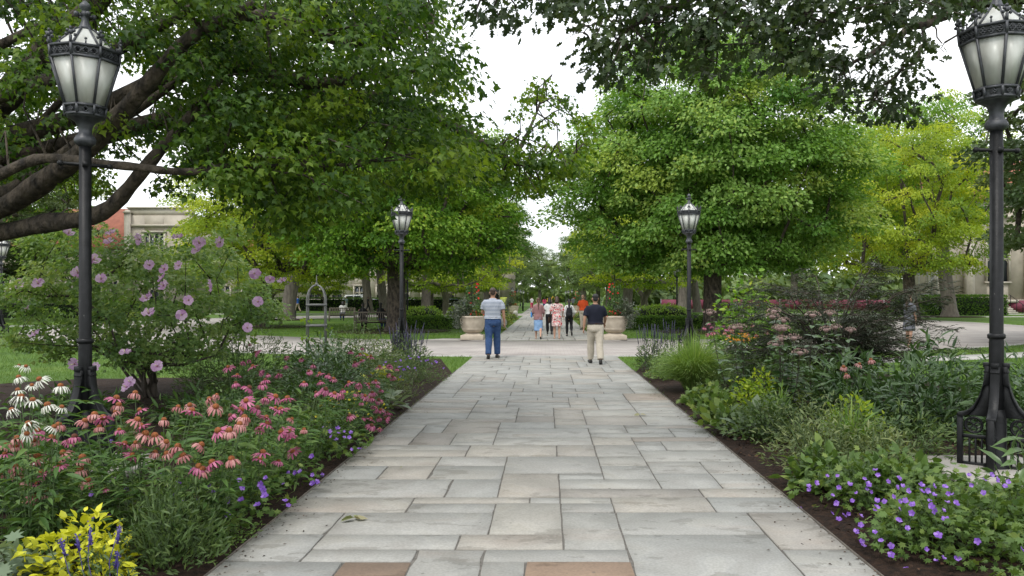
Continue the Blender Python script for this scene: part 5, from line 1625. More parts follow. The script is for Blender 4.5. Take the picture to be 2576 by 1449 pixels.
# gather the heads into plants
plants = []
for p, kind, s in heads:
    w = kind == 'white'
    for pl in plants:
        if pl['w'] == w and math.hypot(pl['c'][0] - p[0], pl['c'][1] - p[1]) < .55:
            pl['h'].append((p, kind, s))
            pl['c'] = np.mean([q[0] for q in pl['h']], axis=0); break
    else:
        plants.append({'w': w, 'c': p.copy(), 'h': [(p, kind, s)]})
plants.sort(key=lambda a: a['c'][1])
ORD = ['nearest', 'second', 'third', 'fourth', 'fifth', 'sixth', 'seventh', 'eighth', 'ninth', 'tenth', 'eleventh', 'twelfth', 'thirteenth', 'fourteenth', 'fifteenth']
seen_ = {}
for i, pl in enumerate(plants):
    c = pl['c']
    x_px = 1372 + 1957 * c[0] / c[1]
    near_ = c[1] < 7
    if pl['w']: lab, grp = 'white coneflower plant with drooping petals left of the lamp post', 'white coneflowers'
    elif near_ and c[0] < -3.1: lab, grp = 'pink and peach coneflower plant before the left lamp post', 'coneflowers round the left lamp post'
    elif near_: lab, grp = 'pink coneflower plant in the left front, toward the walk', 'coneflowers at the front near the walk'
    elif c[1] < 9.5: lab, grp = 'dusky pink coneflower plant in the middle of the left bed', 'coneflowers in the middle of the left bed'
    else: lab, grp = 'small dusky coneflower plant at the back near the trellis', 'coneflowers at the back of the left bed'
    q_ = seen_[grp] = seen_.get(grp, -1) + 1
    lab += ', ' + ORD[q_] + ('' if q_ == 0 else ' back')
    c = np.array([min(c[0], -2.35), c[1], 0])
    root = empty('coneflower_plant', (c[0], c[1], .04), 0, lab, 'flower', grp)
    zm = np.mean([q[0][2] for q in pl['h']])
    fr_r = min(.42, max(.22, -2.02 - c[0]))
    sb = MB(); lb = MB()
    nn, tt, pp = [], [], []
    for p, kind, s in pl['h']:
        q = p - np.array([c[0], c[1], .04])
        base = np.array([q[0] * .45 + fr.normal(0, .04), q[1] * .45 + fr.normal(0, .04), -.04])
        stem_mb(sb, base, q - [0, 0, .004], .0035, fr, .025)
        f = FL[kind][int(fr.integers(0, len(FL[kind])))]
        put_flower(root, f, p, fr, .34, s * fr.uniform(.68, 1.2))
        for k in range(10):
            t = fr.uniform(.1, .82)
            pp.append(base + (q - base) * t); a = fr.uniform(0, 6.28)
            tt.append((math.cos(a), math.sin(a), fr.uniform(-.2, .5))); nn.append((fr.normal(0, .3), fr.normal(0, .3), 1))
    for k in range(170 if near_ else 110):
        a, r = fr.uniform(0, 6.28), math.sqrt(fr.random()) * fr_r
        pp.append(np.array([r * math.cos(a), r * math.sin(a), fr.uniform(.03, zm * .8)]))
        tt.append((math.cos(a) + fr.normal(0, .4), math.sin(a) + fr.normal(0, .4), fr.uniform(-.3, .45))); nn.append((fr.normal(0, .35), fr.normal(0, .35), 1))
    lb.leaves(np.array(pp), np.array(nn), np.array(tt), fr.uniform(.08, .15, len(pp)), np.clip(fr.normal(.5, .2, len(pp)), 0, 1), LANCE)
    tag(sb.build('stems', M['stem'], root), kind='stuff')
    tag(lb.build('foliage', M['cone_leaf'], root), kind='stuff')

# ---- hibiscus (rose of Sharon)
rng = np.random.default_rng(88)
HC = np.array([-6.15, 12.2, 0])
hib = empty('hibiscus_shrub', (HC[0], HC[1], .04), 0, 'big rose-of-sharon shrub covered in mauve-pink flowers behind the left lamp post', 'shrub')
def htest(p):
    q = (p - np.array([-.05, 0, 1.42])) / np.array([2.15, 1.5, .95])
    r = np.linalg.norm(q)
    return .35 < r < 1.0 + .12 * math.sin(q[0] * 6) and p[2] > .55 - .1 * abs(p[0])
cs = spread_points(rng, 120, htest, (-2.2, -1.6, .5), (2.2, 1.6, 2.75))
for k in range(14):                          # upright shoots breaking the outline
    cs = np.vstack([cs, [rng.uniform(-1.9, 1.7), rng.uniform(-.8, .6), rng.uniform(2.1, 2.7)]])
P_, par_, kids_, w_ = grow(rng, [np.array([0, 0, 0.]), np.array([0, 0, .12]), np.array([.02, 0, .25])], cs, .05, bend=.12, step=.45)
wb = MB(); wood(wb, P_, par_, kids_, w_, .055, .005, 3, flare=1.1)
for k in range(7):
    a = rng.uniform(0, 6.28); e = cs[int(rng.integers(0, 60))]
    wb.tube(np.array([[.12 * math.cos(a), .12 * math.sin(a), -.05], [.25 * math.cos(a) + e[0] * .2, .2 * math.sin(a) + e[1] * .2, .5], e * [.7, .7, .75], e]), [.028, .022, .014, .006], 6, cap=False)
wb.build('branches', M['stem_dark'], hib, smooth=True)
lb = MB(); clump_leaves(rng, lb, cs, .27 * rng.uniform(.7, 1.3, len(cs)), np.clip(rng.normal(.45, .2, len(cs)), 0, 1), 1900, .072, MAPLE3, np.array([0, 0, 1.2]), .8, .25, .2, .3, face=.6)
tag(lb.build('foliage', M['hibiscus_leaf'], hib), kind='stuff')
HF = [(x / 2, y / 2) for x, y in [(345,1175),(560,1175),(550,1220),(707,1203),(893,1198),(1005,1225),(993,1265),(1113,1218),(470,1310),(755,1335),(830,1355),(903,1338),(820,1400),(825,1440),(195,1430),(105,1430),(1070,1437),(1280,1375),(395,1375),(510,1405)]]
HF += [(x / 2, 724.5 + y / 2) for x, y in [(180,235),(140,110),(740,55),(915,135),(950,60),(1245,200),(630,330),(795,395),(480,400),(380,380),(750,130),(655,475),(640,500)]]
HF += [((1024 + x * .414) / 1.59, (900 + y * .414) / 1.59) for x, y in [(135,535),(255,545),(20,740),(5,480)]]
for x, y in HF:
    edge = abs(x - 385) / 330
    p = at(x, y, 12.0 - 1.7 * math.sqrt(max(0, 1 - min(1, edge) ** 2)) + rng.uniform(-.1, .1))
    put_flower(hib, HIB[int(rng.integers(0, 4))], p, rng, .4, rng.uniform(1.15, 1.55), toward=1.1)

# ---- violet geraniums
GL = [((900 + x / 1.519) / 1.59, (1350 + y / 1.519) / 1.59) for x, y in [(85,865),(105,915),(20,965),(35,945),(25,1000),(15,1075),(95,985),(195,1015),(215,890),(225,915),(240,960),(235,930),(385,820),(425,820),(455,815),(530,835),(530,885),(590,835),(560,875),(350,880),(365,990),(385,1020),(525,720),(245,850),(595,545),(635,570),(685,550),(690,580),(725,570),(765,575),(725,605),(755,605),(645,600),(675,620),(860,565),(770,680),(815,675),(900,655)]]
GL += [(x / 2, 724.5 + y / 2) for x, y in [(815,925),(965,915),(900,980),(875,1040),(1050,1005),(1075,1030),(930,1080),(635,1015),(460,1035),(800,1080),(995,1070),(560,770),(1150,1140),(545,1145),(455,1165)]]
GR = [((3100 + x / 1.6024) / 1.59, (1400 + y / 1.6024) / 1.59) for x, y in [(335,805),(400,805),(575,825),(660,800),(640,770),(795,820),(725,843),(600,860),(590,890),(615,910),(480,860),(410,880),(370,930),(495,965),(520,915),(785,880),(820,870),(855,905),(940,865),(980,900),(1020,870),(1090,875),(1020,925),(1110,920),(1135,925),(940,905),(760,940),(835,965),(880,990),(800,970),(655,965),(700,970),(655,1005),(640,1025),(800,1020),(875,1045),(1000,1000),(1020,1030),(1080,1025),(1105,975),(1160,980),(990,965),(445,1060),(470,1050),(410,1085),(365,1045),(395,980),(160,1015),(550,1060),(550,1120),(495,1135),(520,1165),(445,1150),(640,1165),(555,1225),(570,1255),(680,1220),(745,1255),(745,1310),(1045,1185),(970,1275),(1080,1330),(1170,1335),(1030,1350),(845,1410),(430,1270),(1245,800),(1260,865),(1340,830),(1335,915),(1390,800),(1425,830),(1475,870),(1495,845),(795,1090),(850,1140),(1090,1085),(1300,1225),(1585,1280),(265,850),(215,870),(220,895)]]
GER = []   # (root, x, y, rx, ry, h)
def geranium(x, y, rx, ry, h, n, label, seed):
    r = mound('geranium_plant', label, 'flower', (x, y), rx, ry, h, n, .05, MAPLE5, 'geranium_leaf', seed, up=.7, shell=2.4, lump=.2)
    GER.append((r, x, y, rx, ry, h))
geranium(-2.42, 5.45, .55, .5, .42, 850, 'violet geranium mound below the front coneflowers, nearest of the left bed', 101)
geranium(-2.35, 6.5, .42, .55, .4, 800, 'violet geranium mound spilling to the left walk edge, second from the front', 102)
geranium(-2.3, 7.75, .45, .6, .42, 800, 'violet geranium mound beside the yellow coreopsis', 103)
geranium(-3.1, 5.1, .45, .4, .45, 700, 'violet geranium under the pink coneflowers', 104)
geranium(2.75, 5.05, .6, .5, .4, 1100, 'large violet geranium mound at the front of the right bed', 105)
geranium(2.55, 5.9, .55, .5, .42, 1000, 'violet geranium mound behind the front one on the right walk edge', 106)
geranium(3.25, 5.3, .5, .45, .32, 1000, 'violet geranium mound before the right lamp post', 107)
geranium(3.55, 4.7, .5, .4, .4, 900, 'violet geranium at the lower right corner', 108)
geranium(2.95, 4.35, .55, .42, .4, 1000, 'violet geranium at the very front of the right bed', 110)
geranium(2.4, 4.9, .38, .4, .3, 600, 'low violet geranium spilling toward the right walk edge', 115)
for lst in (GL, GR):
    for x, y in lst:
        best = None
        for r, gx, gy, rx, ry, h in GER:
            # walk down the line of sight until it meets the mound's dome
            for d in np.linspace(max(3.5, gy - 1), gy + 1, 41):
                p = at(x, y, d)
                q = ((p[0] - gx) / (rx * 1.12)) ** 2 + ((p[1] - gy) / (ry * 1.12)) ** 2 + ((p[2] - .04) / (h * 1.15)) ** 2
                if q < 1 and (best is None or d < best[1]):
                    best = (r, d, p); break
        if best is None:
            d = (EYE - .36) * 1957 / (y - 747)
            p = at(x, y, d)
            if -1.97 < p[0] < 1.95: continue
            k = min(GER, key=lambda g_: math.hypot(g_[1] - p[0], g_[2] - p[1]))
            best = (k[0], d, p)
            sb = MB(); off = np.array(k[0].location)
            stem_mb(sb, np.array([p[0], p[1], .0]) - off, p - off, .0025, rng, .02)
            tag(sb.build('stem', M['stem'], k[0]), kind='stuff')
        put_flower(best[0], VIOLET[int(rng.integers(0, 4))], best[2], rng, .35, rng.uniform(.8, 1.35), toward=.75)

# ---- golden-leaved plant, shrublets and fillers of the left bed
mound('golden_plant', 'bright golden-yellow leafy plant in the lower left corner', 'plant', (-2.62, 4.35), .3, .28, .34, 620, .062, OVATE, 'gold_leaf', 111, up=1.0, tint=(.5, .22), stems=8, shell=3)
mound('green_shrublet', 'dense dark green shrublet at the lower left by the walk', 'shrub', (-2.22, 4.62), .3, .32, .52, 2100, .05, LANCE, 'fine_leaf', 112, up=.2, lift=.8, tint=(.35, .2))
mound('silver_leaf_plant', 'broad grey-green leaved plant at the lower left corner', 'plant', (-2.98, 4.1), .3, .28, .3, 110, .12, MAPLE5, 'silver_leaf', 113, up=1.2, stems=6)
mound('thyme_mat', 'low creeping mat of tiny leaves on the left walk edge', 'plant', (-2.05, 5.0), .16, .42, .06, 700, .022, KITE, 'geranium_leaf', 114, stems=0, shell=1.5)
def spikes(name, label, loc, r, h, n, seed, lm='spike_floret', leafm='fine_leaf', L=.18, leaves=700, lsize=.06, cat='flower'):
    rr = np.random.default_rng(seed)
    root = mound(name, label, cat, loc, r, r, h * .75, leaves, lsize, LANCE, leafm, seed, up=.3, lift=.6, stems=0, tint=(.35, .2))
    for k in range(n):
        a, q = rr.uniform(0, 6.28), math.sqrt(rr.random()) * r * .95
        b0 = np.array([q * .6 * math.cos(a), q * .6 * math.sin(a), 0.])
        tp_ = np.array([q * 1.15 * math.cos(a), q * 1.15 * math.sin(a), h * rr.uniform(.75, 1.08)])
        mb = MB(); stem_mb(mb, b0, tp_, .003, rr, .02)
        u = unit(tp_ - b0)
        mb.tube([tp_ - u * L, tp_ - u * L * .5, tp_], [.007, .0065, .002], 5)
        pos = tp_ - u * rr.uniform(0, L, 40)[:, None] + rr.normal(0, .005, (40, 3))
        mb.leaves(pos, rr.normal(0, 1, (40, 3)), rr.normal(0, 1, (40, 3)) + u, .016, rr.random(40), KITE)
        tag(mb.build('flower_spike', M[lm], root), kind='stuff')
    return root
spikes('salvia_plant', 'blue-violet salvia spikes before the golden plant', (-2.35, 4.12), .2, .34, 5, 121, 'blue_floret', L=.09, leaves=260, lsize=.05)
spikes('veronica_plant', 'dark spent veronica spikes left of the walk by the crossing', (-3.35, 18.2), .6, .95, 26, 122, L=.32, leaves=900, lsize=.09)
spikes('veronica_plant', 'dark spent veronica spikes left of the walk, behind the catmint', (-2.9, 17.2), .4, .8, 14, 123, L=.28, leaves=600, lsize=.09)
spikes('veronica_plant', 'dark veronica bush at the right walk corner, nearest the walk', (2.28, 17.0), .32, .95, 16, 124, L=.3, leaves=900, lsize=.08)
spikes('veronica_plant', 'dark veronica bush at the right walk corner, behind the grass clump', (2.85, 18.0), .42, 1.0, 18, 125, L=.3, leaves=800, lsize=.08)
# catmint, coreopsis, foliage mounds
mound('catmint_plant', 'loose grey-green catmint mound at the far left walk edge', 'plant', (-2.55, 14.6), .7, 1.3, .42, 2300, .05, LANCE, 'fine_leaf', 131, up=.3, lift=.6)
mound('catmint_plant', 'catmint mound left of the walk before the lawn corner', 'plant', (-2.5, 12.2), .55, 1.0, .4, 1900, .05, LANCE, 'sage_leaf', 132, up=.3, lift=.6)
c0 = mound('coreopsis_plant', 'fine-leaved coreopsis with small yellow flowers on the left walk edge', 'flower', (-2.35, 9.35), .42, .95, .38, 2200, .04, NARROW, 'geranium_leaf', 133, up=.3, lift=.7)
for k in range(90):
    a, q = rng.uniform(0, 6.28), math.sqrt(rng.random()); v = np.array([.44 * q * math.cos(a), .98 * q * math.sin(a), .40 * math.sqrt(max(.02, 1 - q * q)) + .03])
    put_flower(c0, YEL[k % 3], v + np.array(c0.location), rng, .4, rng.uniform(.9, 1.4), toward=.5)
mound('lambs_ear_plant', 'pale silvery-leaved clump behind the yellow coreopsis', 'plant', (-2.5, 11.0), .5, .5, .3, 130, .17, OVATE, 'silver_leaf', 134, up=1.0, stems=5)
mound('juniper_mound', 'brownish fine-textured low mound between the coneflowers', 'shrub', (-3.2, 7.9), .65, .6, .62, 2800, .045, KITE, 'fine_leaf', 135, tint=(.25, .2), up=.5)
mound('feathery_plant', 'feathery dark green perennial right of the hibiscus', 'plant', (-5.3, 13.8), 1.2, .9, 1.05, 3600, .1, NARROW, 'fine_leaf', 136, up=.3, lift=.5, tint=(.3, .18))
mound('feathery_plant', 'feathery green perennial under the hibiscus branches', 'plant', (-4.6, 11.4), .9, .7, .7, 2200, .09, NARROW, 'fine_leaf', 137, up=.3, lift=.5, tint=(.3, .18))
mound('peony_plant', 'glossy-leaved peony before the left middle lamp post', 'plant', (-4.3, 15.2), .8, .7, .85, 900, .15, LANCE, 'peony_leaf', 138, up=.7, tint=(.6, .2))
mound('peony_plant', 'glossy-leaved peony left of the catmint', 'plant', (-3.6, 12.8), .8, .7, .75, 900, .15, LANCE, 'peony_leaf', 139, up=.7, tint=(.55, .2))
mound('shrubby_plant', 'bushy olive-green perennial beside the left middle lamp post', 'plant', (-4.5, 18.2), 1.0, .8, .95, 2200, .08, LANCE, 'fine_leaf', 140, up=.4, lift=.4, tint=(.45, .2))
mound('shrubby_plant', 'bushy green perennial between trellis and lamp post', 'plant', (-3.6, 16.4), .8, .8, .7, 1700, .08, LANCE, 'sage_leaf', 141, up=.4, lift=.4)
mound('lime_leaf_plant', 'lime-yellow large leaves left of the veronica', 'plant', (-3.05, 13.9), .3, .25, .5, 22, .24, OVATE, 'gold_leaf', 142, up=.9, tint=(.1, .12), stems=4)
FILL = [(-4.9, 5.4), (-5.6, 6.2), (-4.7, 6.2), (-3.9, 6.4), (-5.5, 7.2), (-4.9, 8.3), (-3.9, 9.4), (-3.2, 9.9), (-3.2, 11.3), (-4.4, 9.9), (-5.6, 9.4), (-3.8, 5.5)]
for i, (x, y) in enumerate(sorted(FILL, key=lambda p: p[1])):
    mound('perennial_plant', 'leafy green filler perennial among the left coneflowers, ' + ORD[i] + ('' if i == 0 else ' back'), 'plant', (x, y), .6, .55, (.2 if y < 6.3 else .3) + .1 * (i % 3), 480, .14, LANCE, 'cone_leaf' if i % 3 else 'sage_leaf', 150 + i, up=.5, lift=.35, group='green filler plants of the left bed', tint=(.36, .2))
# violet-flecked catmint
for root_, n_ in ((bpy.data.objects['catmint_plant'], 30),):
    for k in range(n_):
        a, q = rng.uniform(0, 6.28), math.sqrt(rng.random()); v = np.array([.72 * q * math.cos(a), 1.3 * q * math.sin(a), .44 * math.sqrt(max(.02, 1 - q * q)) + .02])
        put_flower(root_, VIOLET[k % 4], v + np.array(root_.location), rng, .4, rng.uniform(1.0, 1.5), toward=.8)

# ---- grey obelisk trellis with a climbing vine
M['grey_wood'] = mat('grey_painted_wood', (.17, .175, .17), (.12, .12, .115), scale=12, rough=.7)
TX, TY = -5.0, 17.0
tre = empty('obelisk_trellis', (TX, TY, 0), .2, 'slim grey obelisk trellis with a domed top in the left bed', 'trellis')
for k in range(4):
    a = PI / 4 + k * PI / 2
    pts = [(.27 * math.cos(a), .27 * math.sin(a), 0), (.265 * math.cos(a), .265 * math.sin(a), 1.55)]
    for t in np.linspace(.15, 1, 7):
        an = t * PI / 2
        pts.append((.265 * math.cos(an) * math.cos(a), .265 * math.cos(an) * math.sin(a), 1.55 + .33 * math.sin(an)))
    b = MB(); b.tube(pts, .017, 6); b.build('upright', M['grey_wood'], tre)
for z in (.15, .55, 1.0, 1.45):
    b = MB()
    for k in range(4):
        a0, a1 = PI / 4 + k * PI / 2, PI / 4 + (k + 1) * PI / 2
        p, q = np.array([.28 * math.cos(a0), .28 * math.sin(a0), z]), np.array([.28 * math.cos(a1), .28 * math.sin(a1), z])
        b.box((p + q) / 2, (np.linalg.norm(q - p), .02, .045), rz=math.atan2(q[1] - p[1], q[0] - p[0]))
    b.build('hoop', M['grey_wood'], tre)
b = MB(); b.tube([(0, 0, 1.86), (0, 0, 2.1)], [.022, .004], 6); b.ball((0, 0, 1.9), .035, 8, 6); b.build('finial', M['grey_wood'], tre)
vine = empty('climbing_vine', (TX, TY, .04), 0, 'young light green vine twining up the obelisk trellis', 'plant')
rv = np.random.default_rng(161)
t = np.linspace(0, 1, 60); th = t * 16
pts = np.stack([.29 * np.cos(th), .29 * np.sin(th), t * 1.15], 1)
b = MB(); b.tube(pts, .004, 4); b.build('stem', M['stem'], vine)
k = rv.integers(0, 60, 60); b = MB()
b.leaves(pts[k] + rv.normal(0, .03, (60, 3)), rv.normal(0, .6, (60, 3)) + [0, -1, .6], rv.normal(0, .5, (60, 3)) + [0, 0, -.6], rv.uniform(.06, .11, 60), rv.uniform(.0, .3, 60), MAPLE3)
tag(b.build('foliage', M['yellow_leaf'], vine), kind='stuff')

# ------------------------------------------------------------------ right bed
# ornamental grass
def tuft(name, label, loc, n, h, spread, seed, lm='tuft_blade', w=1.0, tint=(.5, .2), cat='grass'):
    rr = np.random.default_rng(seed)
    root = empty(name, (loc[0], loc[1], .04), 0, label, cat)
    mb = MB()
    for k in range(n):
        a = rr.uniform(0, 6.28); q = rr.random() ** .55
        d = np.array([math.cos(a), math.sin(a), 0]); L = h * rr.uniform(.45, 1.15)
        b0 = d * .12 * spread / .6 * rr.random(); out = spread * q
        s = np.array([0, .3, .6, .85, 1.0])
        pts = b0 + d[None] * (out * s ** 1.6)[:, None] + np.array([0, 0, 1.0])[None] * (L * (s - .6 * q * s ** 2.6))[:, None]
        side = np.array([-d[1], d[0], 0]) + rr.normal(0, .3, 3)
        ww = (.005 * w * np.array([1, 1, .8, .5, .12]))[:, None] * side
        V = np.concatenate([pts - ww, pts + ww])
        mb.add(V, np.array([(i, i + 1, 6 + i, 5 + i) for i in range(4)]), np.clip(rr.normal(*tint), 0, 1))
    tag(mb.build('blades', M[lm], root), kind='stuff')
    return root
tuft('grass_clump', 'rounded fountain grass clump beside the walk at right', (2.52, 13.2), 3600, 1.05, .78, 171, w=.7, tint=(.5, .2))
tuft('iris_clump', 'upright sword-leaved iris clump among the right perennials', (3.55, 8.6), 60, .62, .3, 172, lm='peony_leaf', w=3.5, tint=(.85, .15), cat='plant')
tuft('daylily_clump', 'arching light green daylily blades right of centre bed', (3.05, 7.8), 90, .62, .4, 173, w=2.6, tint=(.35, .2), cat='plant')
tuft('daylily_clump', 'arching daylily blades at the lower right edge', (3.62, 5.35), 60, .6, .4, 174, w=2.6, tint=(.3, .2), cat='plant')
tuft('daylily_clump', 'sword-leaved clump below the joe-pye weed', (2.95, 9.8), 60, .6, .3, 175, w=2.6, tint=(.3, .2), cat='plant')
MR = [('perennial_mound', 'sage-green flowering perennial mound behind the right geraniums, nearest the walk', (2.55, 7.2), .5, .45, .5, 1500, .06, LANCE, 'sage_leaf', .5),
      ('perennial_mound', 'olive perennial mound with seed heads right of the walk, second row', (2.85, 8.0), .6, .5, .6, 1700, .06, LANCE, 'sage_leaf', .4),
      ('perennial_mound', 'broad light green perennial mound before the right lamp post', (2.95, 7.0), .45, .45, .42, 1300, .07, LANCE, 'sage_leaf', .55),
      ('perennial_mound', 'leafy green mound left of the right lamp base', (2.85, 6.2), .45, .4, .3, 600, .1, OVATE, 'geranium_leaf', .35),
      ('perennial_mound', 'low green mound at the right walk edge behind the bare mulch', (2.35, 6.5), .35, .35, .32, 500, .09, OVATE, 'geranium_leaf', .4),
      ('perennial_mound', 'loose green mound below the peonies', (3.6, 7.7), .6, .5, .5, 1200, .07, LANCE, 'fine_leaf', .5),
      ('perennial_mound', 'yellow-green fine mound right of the iris blades', (3.3, 8.3), .35, .3, .55, 700, .06, KITE, 'yellow_leaf', .25),
      ('perennial_mound', 'dark boxy green shrublet right of the walk', (2.5, 8.6), .45, .4, .5, 1600, .05, KITE, 'fine_leaf', .3),
      ('hosta_plant', 'low bright hosta rosette on the right walk edge', (2.2, 9.3), .32, .35, .25, 120, .13, OVATE, 'geranium_leaf', .55),
      ('hosta_plant', 'blue-green hosta rosette behind the right mulch strip', (2.45, 8.9), .3, .3, .28, 60, .18, OVATE, 'silver_leaf', .3),
      ('coralbell_plant', 'scalloped green coral bells along the right walk edge', (2.3, 10.2), .35, .4, .28, 260, .09, MAPLE5, 'geranium_leaf', .5),
      ('coralbell_plant', 'scalloped green coral bells below the fountain grass', (2.4, 11.3), .4, .5, .32, 420, .08, MAPLE5, 'geranium_leaf', .5),
      ('perennial_mound', 'fine violet-flecked mound below the fountain grass', (2.75, 12.0), .5, .5, .42, 1300, .05, LANCE, 'fine_leaf', .55),
      ('perennial_mound', 'yellow-green mound between grass clump and joe-pye weed', (3.0, 10.8), .45, .5, .55, 900, .07, KITE, 'yellow_leaf', .3),
      ('perennial_mound', 'low green mound by the right veronica', (2.35, 15.2), .35, .7, .4, 900, .06, KITE, 'geranium_leaf', .4),
      ('perennial_mound', 'leafy mound behind the fountain grass with pink flowers', (3.3, 14.6), .7, .6, .75, 1300, .08, LANCE, 'fine_leaf', .4),
      ('perennial_mound', 'bushy green mound behind the joe-pye weed', (3.9, 12.0), .8, .7, .8, 1700, .09, LANCE, 'fine_leaf', .35),
      ('perennial_mound', 'dark leafy mound at the back of the right bed', (4.4, 15.8), .9, .8, .9, 1500, .1, LANCE, 'fine_leaf', .3),
      ('large_leaf_plant', 'big lobed blue-green leaves overlapping the right lamp base', (3.66, 5.8), .34, .3, .62, 90, .2, LANCE, 'peony_leaf', .95)]
for i, (nm, lab, loc, rx, ry, h, n, sz, tp_, lm, ti) in enumerate(MR):
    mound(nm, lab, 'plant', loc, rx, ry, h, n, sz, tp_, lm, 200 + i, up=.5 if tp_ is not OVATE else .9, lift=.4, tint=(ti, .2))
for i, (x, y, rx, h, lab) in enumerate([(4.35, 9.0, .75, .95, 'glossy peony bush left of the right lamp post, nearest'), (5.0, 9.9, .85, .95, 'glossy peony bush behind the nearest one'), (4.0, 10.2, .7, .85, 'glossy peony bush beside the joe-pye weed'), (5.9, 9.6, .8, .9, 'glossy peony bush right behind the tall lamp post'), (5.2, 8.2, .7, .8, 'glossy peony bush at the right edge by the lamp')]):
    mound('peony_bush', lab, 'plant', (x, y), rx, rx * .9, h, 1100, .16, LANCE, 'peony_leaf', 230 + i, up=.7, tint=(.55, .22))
# joe-pye weed
def joe_pye(loc, label, n, h, seed, r=.45):
    rr = np.random.default_rng(seed)
    root = empty('joe_pye_weed', (loc[0], loc[1], .04), 0, label, 'flower')
    sb, lb = MB(), MB()
    for k in range(n):
        a, q = rr.uniform(0, 6.28), math.sqrt(rr.random()) * r
        b0 = np.array([q * .6 * math.cos(a), q * .6 * math.sin(a), 0]); tp_ = np.array([q * 1.3 * math.cos(a), q * 1.3 * math.sin(a), h * rr.uniform(.7, 1.05)])
        stem_mb(sb, b0, tp_, .006, rr, .02)
        for z in np.arange(.12, .95, .11):
            c = b0 + (tp_ - b0) * z
            an = rr.uniform(0, 6.28) + np.arange(4) * PI / 2
            tip = np.stack([np.cos(an), np.sin(an), rr.uniform(-.2, .35, 4)], 1)
            lb.leaves(np.repeat(c[None], 4, 0), rr.normal(0, .25, (4, 3)) + [0, 0, 1], tip, rr.uniform(.13, .2, 4) * (1.1 - .4 * z), np.clip(rr.normal(.5, .2, 4), 0, 1), OVATE)
        fl = MB(); m = 90; v = unit(rr.normal(0, 1, (m, 3))); v[:, 2] = np.abs(v[:, 2])
        s = rr.uniform(.7, 1.2)
        pos = v * np.array([.085, .085, .045]) * s
        fl.leaves(pos, v + rr.normal(0, .3, (m, 3)), v + rr.normal(0, .4, (m, 3)), .022, rr.random(m), KITE)
        fl.tube([(0, 0, -.04), (0, 0, .0), (0, 0, .02)], [.01, .05 * s, .02], 6)
        tag(fl.build('flower_head', M['dusky_floret'], root, loc=tuple(tp_)), kind='stuff')
    tag(sb.build('stems', M['stem_dark'], root), kind='stuff'); tag(lb.build('foliage', M['peony_leaf'], root), kind='stuff')
joe_pye((3.15, 10.4), 'joe-pye weed with dusky pink flower heads, nearest of three', 7, 1.2, 241)
joe_pye((3.7, 10.9), 'joe-pye weed with dusky pink heads before the dark lacy shrub', 7, 1.35, 242)
joe_pye((3.05, 11.8), 'joe-pye weed with dusky pink heads behind the nearest one', 5, 1.35, 243)
# pink and orange flowers behind the grass
for i, (x, y, kind, n, lab) in enumerate([(3.3, 15.0, 'dusk', 14, 'pink coneflower plant behind the fountain grass'), (3.75, 14.6, 'peach', 12, 'salmon coneflower plant beside the orange rudbeckia'), (3.45, 9.1, 'peach', 5, 'pale coneflower plant in front of the joe-pye weed')]):
    root = empty('coneflower_plant', (x, y, .04), 0, lab, 'flower')
    sb, lb = MB(), MB(); pp, tt = [], []
    for k in range(n):
        q = np.array([fr.normal(0, .3), fr.normal(0, .25), fr.uniform(.85, 1.08) if i < 2 else fr.uniform(.6, .95)])
        stem_mb(sb, q * [.4, .4, 0], q, .0035, fr, .02)
        f = FL[kind][int(fr.integers(0, 3))]; put_flower(root, f, q + np.array(root.location), fr, .3, 1.15)
        for s in range(14): pp.append(q * [.6, .6, fr.uniform(.1, .8)]); tt.append(fr.normal(0, 1, 3) * [1, 1, .3])
    lb.leaves(np.array(pp), fr.normal(0, .4, (len(pp), 3)) + [0, 0, 1], np.array(tt), .13, np.clip(fr.normal(.4, .2, len(pp)), 0, 1), LANCE)
    tag(sb.build('stems', M['stem'], root), kind='stuff'); tag(lb.build('foliage', M['cone_leaf'], root), kind='stuff')
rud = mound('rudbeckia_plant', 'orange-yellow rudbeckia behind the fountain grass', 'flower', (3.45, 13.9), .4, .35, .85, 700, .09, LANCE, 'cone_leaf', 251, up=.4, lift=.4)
for k in range(34):
    v = np.array([fr.normal(0, .17), fr.normal(0, .15), fr.uniform(.78, .98)])
    put_flower(rud, ORA[k % 3], v + np.array(rud.location), fr, .4, fr.uniform(.8, 1.1), toward=.5)
